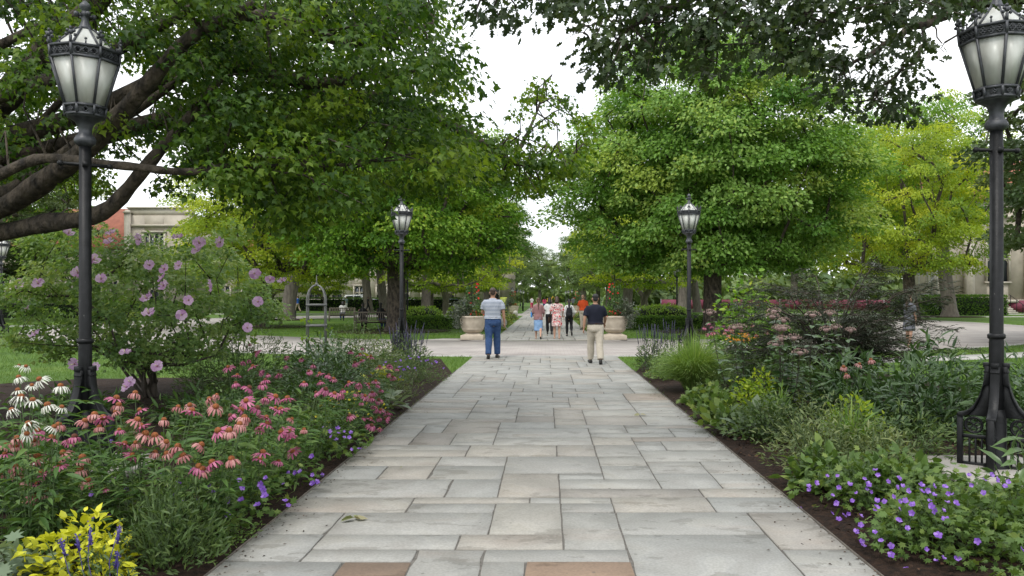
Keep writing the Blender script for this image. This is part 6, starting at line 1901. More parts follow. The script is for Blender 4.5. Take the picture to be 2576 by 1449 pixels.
# dark lacy elderberry
rng = np.random.default_rng(261)
EX, EY = 5.0, 13.4
eld = empty('elderberry_shrub', (EX, EY, .04), 0, 'wide dark lacy-leaved elderberry shrub at the right', 'shrub')
sb, lb = MB(), MB()
for k in range(60):
    a = rng.uniform(0, 2 * PI); reach = rng.uniform(.6, 2.4); hh = rng.uniform(.5, 2.15) * (1.12 - .28 * reach / 2)
    d = np.array([math.cos(a), math.sin(a) * .75, 0])
    s = np.linspace(0, 1, 9)
    pts = d[None] * (reach * s ** 1.25)[:, None] + np.array([0, 0, 1.0]) * (hh * np.sin(s * PI * .58) / math.sin(PI * .5))[:, None] + rng.normal(0, .03, (9, 3))
    sb.tube(pts, np.linspace(.022, .004, 9), 5, cap=False)
    for j in range(2, 9):
        for q in range(5):
            c = pts[j] + rng.normal(0, .05, 3)
            fd = unit(d * .7 + np.array([rng.normal(0, .8), rng.normal(0, .8), rng.uniform(-.25, .35)]))
            L = rng.uniform(.22, .34)
            sb.tube([c, c + fd * L * .6 + [0, 0, .02], c + fd * L], [.0035, .0025, .001], 3, cap=False)
            m = 13
            t = np.linspace(.2, 1, m)
            pos = c + fd[None] * (L * t)[:, None]
            sd = np.cross(fd, [0, 0, 1.0]); sg = np.where(np.arange(m) % 2, 1, -1)[:, None]
            tip = fd[None] * .8 + sd[None] * sg * 1.0 + rng.normal(0, .2, (m, 3)) + [0, 0, -.2]
            lb.leaves(pos, rng.normal(0, .3, (m, 3)) + [0, 0, 1], tip, rng.uniform(.07, .12, m), np.clip(rng.normal(.45, .22, m), 0, 1), NARROW)
sb.build('branches', M['stem_dark'], eld)
tag(lb.build('foliage', M['lace_leaf'], eld), kind='stuff')
# green shrub behind it
mound('arching_shrub', 'fresh green arching shrub behind the elderberry, left side', 'shrub', (4.4, 16.9), .85, .8, 2.0, 1700, .13, OVATE, 'maple_leaf', 271, up=.5, tint=(.5, .2), zlow=.3)
mound('arching_shrub', 'olive arching shrub behind the elderberry, right side', 'shrub', (5.6, 16.6), 1.3, .9, 1.9, 2200, .11, LANCE, 'grey_leaf', 272, up=.5, tint=(.4, .2), zlow=.3)
# stone slab at the lamp foot, fallen leaves on the walk
b = MB(); b.box((4.0, 6.95, .055), (1.05, 1.05, .09))
tag(bevel(b.build('lamp_slab', M['apron']), .01, 1), 'tan stone slab under the right lamp post', 'slab')
b = MB(); b.box((-4.17, 7.05, .055), (1.05, 1.05, .09))
tag(bevel(b.build('lamp_slab', M['apron']), .01, 1), 'tan stone slab under the left lamp post', 'slab')
LM('dry_leaf', [(0, (.13, .15, .07)), (.5, (.22, .24, .12)), (1, (.3, .27, .16))], trans=.2)
for i, (x, y, s, lab) in enumerate([(890, 1316, .12, 'curled grey-green fallen leaf on the walk, nearest'), (1925, 1213, .09, 'small tan fallen leaf on the right of the walk'), (1010, 1187, .06, 'tiny fallen leaf at a stone joint on the left'), (1610, 1050, .12, 'fallen leaf sprig far along the walk')]):
    p = at(x, y, 3170 / (y - 747)); lr = np.random.default_rng(i)
    lf = MB(); k = 5 if i == 0 else 2
    lf.leaves(np.tile([0, 0, .02], (k, 1)), lr.normal(0, .5, (k, 3)) + [0, 0, 1], lr.normal(0, 1, (k, 3)) * [1, 1, .15], s * lr.uniform(.5, 1, k), lr.random(k), OVATE)
    lf.v[0][:, 2] = np.maximum(lf.v[0][:, 2], .006)
    tag(lf.build('fallen_leaf', M['dry_leaf'], None, loc=(p[0], p[1], .022)), lab, 'leaf')

# ------------------------------------------------------------------ plants in the urns
def urn_planting(x, y, z, seed, labs, near_=True, side=1):
    rr = np.random.default_rng(seed)
    t = empty('urn_trellis', (x, y, z), 0, labs[0], 'trellis')
    for k in range(3):
        a = k * 2.1 + .4
        b = MB(); b.tube([(.2 * math.cos(a), .2 * math.sin(a), .0), (.2 * math.cos(a), .2 * math.sin(a), 1.15), (.1 * math.cos(a), .1 * math.sin(a), 1.33), (0, 0, 1.38)], .009, 5); b.build('upright', M['iron'], t)
    for zz in (.35, .7, 1.05):
        th = np.linspace(0, 2 * PI, 17); b = MB(); b.tube(np.stack([.2 * np.cos(th), .2 * np.sin(th), np.full(17, zz)], 1), .007, 4, cap=False); b.build('hoop', M['iron'], t)
    v = empty('mandevilla_vine', (x, y, z), 0, labs[1], 'flower')
    n = 640
    a = rr.uniform(0, 6.28, n); zz = rr.random(n) ** 1.4 * 1.15; r = .16 + .14 * rr.random(n) * (1 - zz / 1.4) + .05
    pos = np.stack([r * np.cos(a), r * np.sin(a), zz], 1)
    b = MB(); b.leaves(pos, pos * [2, 2, 0] + rr.normal(0, .4, (n, 3)) + [0, 0, .4], rr.normal(0, .6, (n, 3)) + [0, 0, -.3], .085, np.clip(rr.normal(.4, .2, n), 0, 1), OVATE)
    tag(b.build('foliage', M['cone_leaf'], v), kind='stuff')
    b = MB(); th = np.linspace(0, 12, 40); b.tube(np.stack([.21 * np.cos(th), .21 * np.sin(th), th / 12 * 1.2], 1), .006, 4); b.build('stem', M['stem'], v)
    FP = [(.12, 1.32), (.22, 1.3), (.05, 1.2), (.2, 1.2), (.24, 1.08), (.19, 1.02), (-.1, .98), (.06, .95), (.22, .78), (-.02, .6)]
    for dx, dz in FP: put_flower(v, RED[int(rr.integers(0, 3))], np.array([x + dx * side + rr.normal(0, .03), y - .22 + rr.normal(0, .05), z + dz - .1]), rr, .4, rr.uniform(.5, .8), toward=1.2)
    mound('dark_trailing_plant', labs[2], 'plant', (x - .33 * side, y - .12, z - .05), .5, .45, .72, 1600, .075, OVATE, 'urn_leaf', seed + 1, up=.5, tint=(.6, .25), lump=.3, zlow=.0)
    tr = empty('trailing_vine', (x - .45 * side, y - .2, z), 0, labs[3], 'plant')
    b = MB(); k = 260; q = rr.random(k)
    pos = np.stack([rr.normal(-.08 * side, .09, k), -.12 + rr.normal(-.1, .06, k), .1 - q * .5], 1)
    b.leaves(pos, rr.normal(0, .4, (k, 3)) + [-.3 * side, -1, .3], rr.normal(0, .5, (k, 3)) + [0, 0, -.8], .06, np.clip(rr.normal(.6, .2, k), 0, 1), OVATE); tag(b.build('foliage', M['urn_leaf'], tr), kind='stuff')
    rp = mound('red_begonia', labs[4], 'flower', (x + .12 * side, y - .18, z - .02), .36, .3, .32, 700, .06, OVATE, 'geranium_leaf', seed + 2, up=.6)
    for k in range(22):
        put_flower(rp, RED[k % 3], np.array([x + .12 * side + rr.normal(0, .17), y - .3 + rr.normal(0, .1), z + rr.uniform(.02, .22)]), rr, .5, rr.uniform(.35, .55), toward=1.0)
ZU = .031 + .86
for (x, y, z, seed, sd, wh) in [(-2.72, 29.15, ZU, 301, 1, 'the left near urn'), (2.6, 29.15, ZU, 311, -1, 'the right near urn'), (-2.75, 65.5, .86, 321, 1, 'the left far urn'), (2.75, 65.5, .86, 331, -1, 'the right far urn')]:
    urn_planting(x, y, z, seed, ['thin black wire trellis standing in ' + wh, 'red-flowered mandevilla vine climbing the trellis in ' + wh, 'dark purple-grey leafy plant in ' + wh, 'dark trailing stems hanging over the rim of ' + wh, 'low red begonias in the front of ' + wh], side=sd)
# ------------------------------------------------------------------ people
def cloth_mat(name, c, c2=None, scale=30, rough=.85):
    return mat(name, c, c2 or tuple(x * .85 for x in c), scale=scale, rough=rough, bump=.004, bscale=60, spec=.25)
def skin_mat(name, c):
    m = mat(name, c, tuple(x * .9 for x in c), scale=12, rough=.55, spec=.35)
    m.node_tree.nodes['Principled BSDF'].inputs['Subsurface Weight'].default_value = .08
    m.node_tree.nodes['Principled BSDF'].inputs['Subsurface Radius'].default_value = (.02, .008, .005)
    return m
M['skin'] = skin_mat('skin_light', (.46, .27, .19))
M['skin_tan'] = skin_mat('skin_tan', (.36, .20, .13))
M['skin_brown'] = skin_mat('skin_brown', (.13, .07, .045))
M['hair_brown'] = mat('hair_brown', (.055, .03, .018), (.028, .016, .01), scale=40, rough=.5, bump=.004, bscale=90, stretch=(1, 1, .15))
M['hair_black'] = mat('hair_black', (.012, .011, .011), (.018, .016, .015), scale=40, rough=.65, bump=.004, bscale=90, stretch=(1, 1, .15))
M['hair_auburn'] = mat('hair_auburn', (.085, .036, .02), (.045, .02, .012), scale=40, rough=.5, bump=.004, bscale=90, stretch=(1, 1, .15))
M['shoe_black'] = mat('shoe_black', (.015, .014, .014), (.025, .023, .022), rough=.4)
M['sandal'] = mat('sandal_tan', (.22, .12, .07), (.16, .09, .05), rough=.6)
M['eye'] = mat('eye_dark', (.02, .015, .012), (.03, .02, .018), rough=.2)
M['lip'] = mat('lips', (.33, .12, .1), (.28, .1, .09), rough=.5)

FS = bpy.data.scenes.new('fusing')
def fuse(mb, voxel, iters=3, wrinkle=0.0, wscale=9.0, seed=0):
    """one continuous surface from overlapping volumes"""
    me = mb.mesh('tmp')
    o = bpy.data.objects.new('tmp', me)
    FS.collection.objects.link(o)
    r = o.modifiers.new('r', 'REMESH'); r.mode = 'VOXEL'; r.voxel_size = voxel; r.use_smooth_shade = True
    s = o.modifiers.new('s', 'SMOOTH'); s.iterations = iters; s.factor = .5
    dg_ = FS.view_layers[0].depsgraph
    FS.view_layers[0].update()
    dg_ = FS.view_layers[0].depsgraph
    ev = o.evaluated_get(dg_)
    out = bpy.data.meshes.new_from_object(ev)
    bpy.data.objects.remove(o); bpy.data.meshes.remove(me)
    if wrinkle:
        n = len(out.vertices)
        co = np.zeros(n * 3); no = np.zeros(n * 3)
        out.vertices.foreach_get('co', co); out.vertices.foreach_get('normal', no)
        co, no = co.reshape(-1, 3), no.reshape(-1, 3)
        w = np.sin(co[:, 2] * wscale * 2.3 + np.sin(co[:, 0] * wscale * 1.7 + seed) * 1.6 + co[:, 1] * 5) * .6 + np.sin(co[:, 0] * wscale * 3.1 - co[:, 2] * wscale * 1.2 + seed * 2) * .4
        co += no * (w * wrinkle)[:, None]
        out.vertices.foreach_set('co', co.ravel()); out.update()
    return out

def finish(root, name, me, m):
    me.name = name; me.materials.clear(); me.materials.append(m)
    me.polygons.foreach_set('use_smooth', np.ones(len(me.polygons), dtype=bool))
    return link(name, me, root)

def human(label, loc, rz, h, legs, arms, skin, outfit, hair, vox=.0165, wide=1.0, hy=0.0, group=None, seat=None, lean=0.0, detail=True, shoes='shoe_black', barefeet=False, name='person'):
    """legs: ((swing, knee, foot) left, right); arms: ((swing, spread, elbow) left, right); degrees; faces +Y"""
    k = h / 1.75
    root = empty(name, (loc[0], loc[1], loc[2] if len(loc) > 2 else .02), rz, label, 'person', group, k)
    J = {}
    for i, s in ((0, -1), (1, 1)):
        a, kn, ft = (R(x) for x in legs[i])
        hip = np.array([s * .088, 0, .93]); knee = hip + .43 * np.array([s * .02, math.sin(a), -math.cos(a)])
        ank = knee + .42 * np.array([0, math.sin(a - kn), -math.cos(a - kn)])
        toe = np.array([s * .12, math.cos(ft), math.sin(ft)])
        J[('leg', i)] = (hip, knee, ank, ft, toe)
    low = min(min(J[('leg', i)][2][2] - .075, (J[('leg', i)][2] + J[('leg', i)][4] * .15)[2] - .045) for i in (0, 1))
    dz = -low if seat is None else seat / k - .84
    L = np.array([0, 0, dz])
    for i in (0, 1):
        a_ = J[('leg', i)]; J[('leg', i)] = tuple(x + L if isinstance(x, np.ndarray) and n_ < 3 else x for n_, x in enumerate(a_))
    sh = lambda z: R(lean) * (z - .93)
    def T(secs, g=0.0, ky=1.0):
        return [(cx, cy + math.tan(R(lean)) * (z - .93), z + dz, rx * wide + g, ry * wide * ky + g) for cx, cy, z, rx, ry in secs]
    TORSO = [(0, 0, .80, .10, .085), (0, -.01, .88, .165, .115), (0, -.012, .96, .168, .115), (0, 0, 1.06, .148, .10), (0, 0, 1.16, .155, .105), (0, .0, 1.28, .172, .112), (0, -.005, 1.38, .178, .10), (0, -.008, 1.43, .165, .085), (0, -.008, 1.47, .10, .065), (0, 0, 1.50, .062, .06)]
    body = MB()
    body.loft(T(TORSO))
    yo = math.tan(R(lean)) * .6
    ch, sh_ = math.cos(hy), math.sin(hy)
    def HD(p):
        x, y, z = p; return np.array([x * ch - y * sh_, x * sh_ + y * ch + yo, z + dz])
    HEAD = [(0, .0, 1.46, .055, .055), (0, .002, 1.54, .052, .055), (0, .022, 1.555, .058, .07), (0, .02, 1.585, .068, .086), (0, .012, 1.63, .075, .096), (0, .006, 1.68, .074, .097), (0, 0, 1.72, .06, .08), (0, -.002, 1.742, .036, .05), (0, -.002, 1.752, .01, .015)]
    n0 = len(body.v)
    body.loft([(0, s[1], s[2], s[3], s[4]) for s in HEAD], 16)
    body.v[-1] = np.array([HD(p) for p in body.v[-1]])
    body.tube([HD((0, .1, 1.65)), HD((0, .113, 1.625)), HD((0, .122, 1.605)), HD((0, .098, 1.595))], [.008, .011, .015, .012], 6)
    for s in (-1, 1): body.ball(HD((s * .077, -.005, 1.625)), .026, 8, 6, ); 
    fingers = []
    for i, s in ((0, -1), (1, 1)):
        hip, knee, ank, ft, toe = J[('leg', i)]
        body.tube([hip + [0, 0, .03], hip * .6 + knee * .4, knee, knee * .62 + ank * .38, knee * .25 + ank * .75, ank], np.array([.088, .078, .054, .056, .04, .034]) * (.5 + .5 * wide), 10)
        td = unit(toe * np.array([1, 1, 1.0])); up_ = np.array([0, -math.sin(ft), math.cos(ft)])
        heel = ank - up_ * .055 - td * .045
        body.tube([ank, ank - up_ * .03, heel], [.034, .035, .03], 8)
        body.tube([heel, heel + td * .09, heel + td * .17, heel + td * .225], [.03, .036, .034, .018], 8, flat=.62)
        J[('foot', i)] = (heel, td, up_)
        a, b_, e = (R(x) for x in arms[i])
        S = np.array([s * .178 * wide, -.008 + math.tan(R(lean)) * .49, 1.415 + dz])
        up = np.array([s * math.sin(b_), math.sin(a) * math.cos(b_), -math.cos(a) * math.cos(b_)])
        E = S + .285 * up
        e_in = -.18 * s * math.sin(min(e, 1.5))
        fo = unit(np.array([s * math.sin(b_) * .6 + e_in, math.sin(a + e), -math.cos(a + e)]))
        W = E + .25 * fo
        J[('arm', i)] = (S, E, W, fo, up)
        body.tube([S + [-s * .03, 0, .01], S * .7 + E * .3, E, E * .65 + W * .35, W], np.array([.056, .048, .038, .038, .025]) * (.6 + .4 * wide), 9)
        lat = unit(np.cross(fo, np.array([s * 1.0, .35, 0])))
        pn = np.cross(fo, lat)
        body.tube([W, W + fo * .035, W + fo * .085], [.026, .04, .04], 8, flat=.45)
        if detail:
            curl = unit(np.array([-s * .7, .5, .25]))
            for q, (off, ln) in enumerate([(-.03, .062), (-.01, .075), (.011, .07), (.03, .055)]):
                b0 = W + fo * .075 + lat * off
                f1 = b0 + (fo * .9 + curl * .25) * ln * .5; f2 = f1 + (fo * .6 + curl * .75) * ln * .5
                fingers.append(([b0, f1, f2], [.0095, .009, .0065]))
            b0 = W + fo * .03 - lat * .03
            fingers.append(([b0, b0 + fo * .03 - lat * .02 + curl * .012, b0 + fo * .062 - lat * .018 + curl * .03], [.012, .011, .007]))
    me = fuse(body, vox, 3)
    if fingers:
        fb_ = MB()
        for p, r_ in fingers: fb_.tube(p, r_, 6)
        fm = fb_.mesh('f')
        bm = bmesh.new(); bm.from_mesh(me); bm.from_mesh(fm); bm.to_mesh(me); bm.free()
    finish(root, 'body', me, M[skin])
    if detail:
        for s in (-1, 1):
            b = MB(); b.ball(HD((s * .03, .094, 1.637)), .009, 6, 5); b.build('eye', M['eye'], root)
            b = MB(); b.tube([HD((s * .018, .102, 1.656)), HD((s * .045, .09, 1.656))], .004, 4); b.build('eyebrow', M[hair[1]], root)
        b = MB(); b.tube([HD((-.022, .096, 1.572)), HD((0, .105, 1.571)), HD((.022, .096, 1.572))], [.003, .006, .003], 5); b.build('mouth', M['lip'], root)
    # shoes
    for i, s in ((0, -1), (1, 1)):
        heel, td, up_ = J[('foot', i)]
        b = MB()
        if barefeet:
            b.tube([heel - up_ * .028 - td * .02, heel - up_ * .028 + td * .1, heel - up_ * .028 + td * .235], [.036, .042, .036], 10, flat=.22)
            b.tube([heel + td * .10 - np.array([.04, 0, 0]), heel + td * .12 + up_ * .035, heel + td * .10 + np.array([.04, 0, 0])], .008, 5)
        else:
            b.tube([heel - td * .025, heel + td * .02, heel + td * .1, heel + td * .19, heel + td * .255], [.034, .046, .048, .045, .022], 10, flat=.72)
            b.tube([heel + up_ * .02, heel + up_ * .06], [.045, .044], 10)
        finish(root, 'shoe', fuse(b, max(.009, vox * .8), 2), M[shoes])
    O = outfit
    if 'shirt' in O:
        m_, zb, sleeve, g = O['shirt'][:4]
        c = MB()
        secs = [s for s in TORSO if s[2] > zb + .03 and s[2] < 1.475]
        lo = (0, -.005, zb, .176, .124)
        c.loft(T([lo] + secs, g))
        c.loft(T([(0, -.006, 1.455, .09, .07), (0, -.002, 1.5, .066, .066)], .006))
        for i, s in ((0, -1), (1, 1)):
            S, E, W, fo, up = J[('arm', i)]
            if sleeve <= 1: end = S + (E - S) * sleeve; pts = [S + [-s * .05, 0, .012], S + (E - S) * .25, end]; rs = [.07, .066, .07]
            else: pts = [S + [-s * .05, 0, .012], S * .5 + E * .5, E, W * (sleeve - 1) + E * (2 - sleeve)]; rs = [.068, .058, .05, .042]
            c.tube(pts, np.array(rs) * (.6 + .4 * wide), 10)
        finish(root, O.get('shirt_name', 'shirt'), fuse(c, vox, 3, .0035, 11, seed=h * 9), O['shirt'][0])
    if 'trousers' in O:
        m_, g, hem = O['trousers'][:3]
        c = MB()
        c.loft(T([(0, -.008, .82, .14, .11), (0, -.012, .88, .172, .125), (0, -.012, .95, .172, .12), (0, -.006, 1.03, .158, .112)], g))
        for i, s in ((0, -1), (1, 1)):
            hip, knee, ank, ft, toe = J[('leg', i)]
            c.tube([hip + [0, -.005, .03], hip * .55 + knee * .45, knee, knee * .5 + ank * .5, knee * .06 + ank * .94], (np.array([.098, .09, .068, .068, .058 if hem > .5 else .046]) + g) * (.5 + .5 * wide), 12)
        finish(root, 'trousers', fuse(c, vox, 2, .006, 8, seed=h * 5), O['trousers'][0])
        if detail and 'belt' in O:
            b = MB(); b.loft(T([(0, -.006, 1.0, .162, .116), (0, -.006, 1.035, .16, .114)], g + .006), 20); b.build('belt', O['belt'], root)
    if 'skirt' in O:
        m_, zt, zb, flare = O['skirt']
        c = MB()
        n_ = 7
        secs = []
        for q in range(n_):
            t = q / (n_ - 1); z = zb + (zt - zb) * t
            secs.append((0, -.01, z, .178 * (1 - t) * flare + .17 * t, (.14 * flare) * (1 - t) + .12 * t))
        c.loft(T(secs, .014), 20)
        finish(root, 'skirt', fuse(c, vox, 2, .008, 10, seed=h), m_)
    style, hm = hair
    b = MB()
    hc = lambda x, y, z: HD((x, y, z))
    def hb(c, r, sc): b.ball(hc(*c), r, 14, 10, sc)
    if style == 'short':
        hb((0, -.022, 1.685), .085, (.95, 1.0, .88)); hb((0, -.045, 1.63), .07, (1.0, .75, .9)); hb((0, .03, 1.72), .06, (1, .9, .5))
    elif style == 'receding':
        hb((0, -.03, 1.68), .082, (.98, .95, .8)); hb((0, -.045, 1.625), .066, (1.08, .7, .9))
    elif style == 'bob':
        hb((0, -.015, 1.685), .1, (.95, 1, .85)); b.tube([hc(0, -.03, 1.7), hc(0, -.045, 1.62), hc(0, -.05, 1.53), hc(0, -.05, 1.47)], [.09, .115, .13, .10], 14, flat=.8)
    elif style == 'long':
        hb((0, -.015, 1.685), .092, (.95, 1, .88)); b.tube([hc(0, -.03, 1.7), hc(0, -.05, 1.6), hc(0, -.075, 1.45), hc(0, -.1, 1.28), hc(0, -.1, 1.18)], [.085, .095, .085, .07, .03], 12, flat=.7)
    elif style == 'braid':
        hb((0, -.015, 1.685), .09, (.93, 1, .88)); hb((0, -.05, 1.62), .065, (.9, .7, 1))
        pts = [hc(0, -.085, 1.62)] ; rs = [.04]
        for q in range(9): pts.append(hc(.012 * (-1) ** q + .02 * q / 9, -.115 - .003 * q, 1.58 - q * .04)); rs.append((.034 if q % 2 else .026) * (1 - q * .05))
        b.tube(pts, rs, 8)
    finish(root, 'hair', fuse(b, max(.009, vox * .8), 2, .002, 30), M[hm])
    return root, J, k

def striped(name):
    m, n, l, p = new_mat(name)
    p.inputs['Roughness'].default_value = .85; p.inputs['Specular IOR Level'].default_value = .2
    tc = n.new('ShaderNodeTexCoord'); sp = n.new('ShaderNodeSeparateXYZ'); l.new(tc.outputs['Object'], sp.inputs[0])
    mu = n.new('ShaderNodeMath'); mu.operation = 'MULTIPLY'; mu.inputs[1].default_value = 30; l.new(sp.outputs['Z'], mu.inputs[0])
    fr_ = n.new('ShaderNodeMath'); fr_.operation = 'FRACT'; l.new(mu.outputs[0], fr_.inputs[0])
    r = ramp_node(n, [(.0, (.09, .115, .18)), (.42, (.09, .115, .18)), (.48, (.5, .53, .58)), (.95, (.5, .53, .58))]); l.new(fr_.outputs[0], r.inputs['Fac'])
    l.new(r.outputs[0], p.inputs['Base Color']); return m
def printed(name):
    m, n, l, p = new_mat(name)
    p.inputs['Roughness'].default_value = .8; p.inputs['Specular IOR Level'].default_value = .2
    tc = n.new('ShaderNodeTexCoord'); v = n.new('ShaderNodeTexNoise'); v.inputs['Scale'].default_value = 13; v.inputs['Detail'].default_value = 2; v.inputs['Distortion'].default_value = 1.6
    l.new(tc.outputs['Object'], v.inputs['Vector'])
    r = ramp_node(n, [(.0, (.04, .03, .03)), (.40, (.05, .03, .035)), (.43, (.66, .6, .56)), (.53, (.66, .6, .56)), (.55, (.5, .03, .05)), (1, (.42, .02, .04))])
    r.color_ramp.interpolation = 'LINEAR'; l.new(v.outputs['Fac'], r.inputs['Fac']); l.new(r.outputs[0], p.inputs['Base Color']); return m
NAVY = cloth_mat('navy_cotton', (.012, .014, .026)); KHAKI = cloth_mat('khaki_cotton', (.50, .45, .37)); DENIM = cloth_mat('denim', (.022, .05, .13), (.04, .08, .18), 18)
LEATHER = cloth_mat('brown_leather', (.04, .022, .014)); MAUVE = cloth_mat('mauve_knit', (.26, .14, .14)); SKYB = cloth_mat('pale_denim', (.17, .28, .46), (.22, .34, .52), 14)
BLACKC = cloth_mat('black_cotton', (.012, .012, .014)); WHITEC = cloth_mat('white_cotton', (.62, .61, .6)); ORANGE = cloth_mat('orange_cotton', (.66, .09, .025)); GREYC = cloth_mat('grey_cotton', (.13, .135, .155))
PINKC = cloth_mat('pink_cotton', (.55, .06, .14)); BLUEC = cloth_mat('blue_cotton', (.05, .14, .5)); DARKC = cloth_mat('dark_clothes', (.02, .02, .022)); TEALC = cloth_mat('teal_cotton', (.25, .35, .36)); TANC = cloth_mat('tan_cotton', (.4, .32, .24))

WALK = ((20, 6, 10), (-14, 18, -28))
WALK2 = ((-15, 20, -30), (18, 5, 8))
P1 = human('man in a white and navy striped polo and blue jeans walking away', (-1.37, 20.3), 0, 1.86, ((-9, 10, -14), (13, 6, 4)), ((14, 12, 75), (-4, 12, 14)), 'skin_tan',
           {'shirt': (striped('striped_polo'), .98, .72, .03), 'trousers': (DENIM, .012, .6), 'belt': LEATHER}, ('short', 'hair_brown'), wide=1.14)
P2 = human('man in a navy polo and khaki trousers walking away on the right', (1.2, 18.7), .06, 1.7, ((16, 5, 8), (-13, 10, -20)), ((-12, 14, 12), (20, 12, 30)), 'skin_tan',
           {'shirt': (NAVY, 1.0, .78, .026), 'trousers': (KHAKI, .016, .8), 'belt': LEATHER}, ('short', 'hair_black'), wide=1.12)
P3 = human('woman with a long braid, mauve top and pale blue skirt', (-.27, 29.7), 0, 1.57, ((8, 4, 4), (-8, 24, -38)), ((4, 12, 60), (5, 12, 55)), 'skin',
           {'shirt': (MAUVE, .82, 1.6, .028), 'skirt': (SKYB, .95, .36, .98)}, ('braid', 'hair_auburn'), barefeet=True, shoes='shoe_black')
P4 = human('woman with a dark bob in a red, white and black print dress', (.44, 29.8), 0, 1.62, ((3, 3, 0), (-3, 6, -4)), ((2, 14, 70), (5, 12, 45)), 'skin',
           {'shirt': (printed('floral_print'), .8, .95, .026), 'shirt_name': 'dress_bodice', 'skirt': (printed('floral_print_skirt'), .95, .52, 1.06)}, ('bob', 'hair_brown'), wide=1.1, barefeet=True, shoes='sandal')
P5 = human('young woman with long dark hair, white top and black trousers', (.97, 31.8), .02, 1.52, ((8, 4, 4), (-10, 40, -50)), ((-6, 10, 12), (6, 12, 40)), 'skin_tan',
           {'shirt': (WHITEC, .92, 1.7, .024), 'trousers': (BLACKC, .002, .2)}, ('long', 'hair_black'))
P7 = human('person with dark hair and white shirt walking ahead of the print dress', (.18, 33.6), 0, 1.6, WALK, ((10, 16, 60), (10, 10, 20)), 'skin_brown',
           {'shirt': (WHITEC, .98, .8, .024), 'trousers': (BLACKC, .008, .4)}, ('bob', 'hair_black'), vox=.018)
P6 = human('smiling man in an orange polo looking back, right of the walk', (1.85, 38.2), R(152), 1.72, ((5, 3, 0), (-5, 4, 0)), ((6, 10, 25), (0, 14, 20)), 'skin',
           {'shirt': (ORANGE, .96, .8, .03), 'trousers': (KHAKI, .014, .7)}, ('receding', 'hair_brown'), wide=1.12, hy=-.1)
P10 = human('woman in a grey dress holding a hand to her face at the right', (11.55, 24.7), R(-62), 1.68, ((6, 3, 0), (-6, 6, -4)), ((35, 8, 125), (0, 8, 10)), 'skin',
            {'shirt': (GREYC, .85, .8, .026), 'skirt': (GREYC, .98, .56, 1.1)}, ('long', 'hair_brown'), shoes='sandal', barefeet=True)
SIT = ((88, 88, 0), (84, 84, 0))
ARS = ((25, 8, 40), (25, 8, 40))
human('long-haired person seated on the bench by the left maple, left one', (-8.85, 37.75), .1, 1.66, SIT, ARS, 'skin_tan', {'shirt': (DARKC, .95, 1.5, .026), 'trousers': (DARKC, .01, .4)}, ('long', 'hair_black'), vox=.022, seat=.45, detail=False)
human('long-haired person seated on the bench beside the left maple trunk, right one', (-7.98, 37.75), -.1, 1.68, SIT, ARS, 'skin_tan', {'shirt': (DARKC, .95, 1.5, .026), 'trousers': (DENIM, .01, .4)}, ('long', 'hair_black'), vox=.022, seat=.45, detail=False)
human('person in white seated on the pale bench of the left lawn', (-13.6, 52.2), .35, 1.66, SIT, ARS, 'skin_tan', {'shirt': (WHITEC, .95, .9, .026), 'trousers': (DENIM, .01, .4)}, ('bob', 'hair_black'), vox=.026, seat=.45, detail=False)
human('long-haired person of the couple on the right bench', (10.6, 46.3), -.9, 1.64, SIT, ARS, 'skin', {'shirt': (DARKC, .95, 1.4, .026), 'trousers': (DARKC, .01, .4)}, ('long', 'hair_auburn'), vox=.022, seat=.45, detail=False, hy=-.5)
human('short-haired person of the couple on the right bench', (11.25, 45.95), -.1, 1.74, SIT, ARS, 'skin_tan', {'shirt': (DARKC, .95, .9, .026), 'trousers': (DARKC, .01, .4)}, ('short', 'hair_black'), vox=.022, seat=.45, detail=False)
human('distant walker in a pink top on the far walk', (-.1, 89), 0, 1.62, WALK, ((5, 10, 15), (5, 10, 15)), 'skin', {'shirt': (PINKC, .95, .9, .026), 'trousers': (DENIM, .01, .4)}, ('long', 'hair_black'), vox=.034, detail=False)
human('distant walker in a white and red top, left of the far walk', (-1.75, 100), 0, 1.68, WALK2, ((5, 10, 15), (5, 10, 15)), 'skin', {'shirt': (WHITEC, .95, .9, .026), 'trousers': (PINKC, .01, .4)}, ('short', 'hair_brown'), vox=.034, detail=False)
human('distant walker in tan on the far walk', (.6, 98), 0, 1.6, WALK2, ((5, 10, 15), (5, 10, 15)), 'skin', {'shirt': (TANC, .95, .9, .026), 'trousers': (TANC, .01, .4)}, ('long', 'hair_auburn'), vox=.034, detail=False)
human('distant dark-clothed walker beside the digger fence', (3.3, 92), 0, 1.72, WALK, ((5, 10, 15), (5, 10, 15)), 'skin', {'shirt': (GREYC, .95, .9, .026), 'trousers': (DARKC, .01, .4)}, ('short', 'hair_black'), vox=.034, detail=False)
human('distant person in a blue shirt near the left lawn lamp', (-25.8, 81), 1.2, 1.75, WALK, ((5, 10, 15), (5, 10, 15)), 'skin', {'shirt': (BLUEC, .95, .8, .026), 'trousers': (TANC, .01, .4)}, ('short', 'hair_brown'), vox=.032, detail=False)
human('distant person in pale teal on the left lawn', (-22.5, 88), 1.2, 1.7, WALK2, ((5, 10, 15), (5, 10, 15)), 'skin', {'shirt': (TEALC, .95, .8, .026), 'trousers': (WHITEC, .01, .4)}, ('short', 'hair_brown'), vox=.032, detail=False)
human('distant dark-dressed person before the white van', (-19.6, 86), -1.2, 1.7, WALK, ((5, 10, 15), (5, 10, 15)), 'skin_brown', {'shirt': (DARKC, .95, .8, .026), 'trousers': (DARKC, .01, .4)}, ('short', 'hair_black'), vox=.032, detail=False)
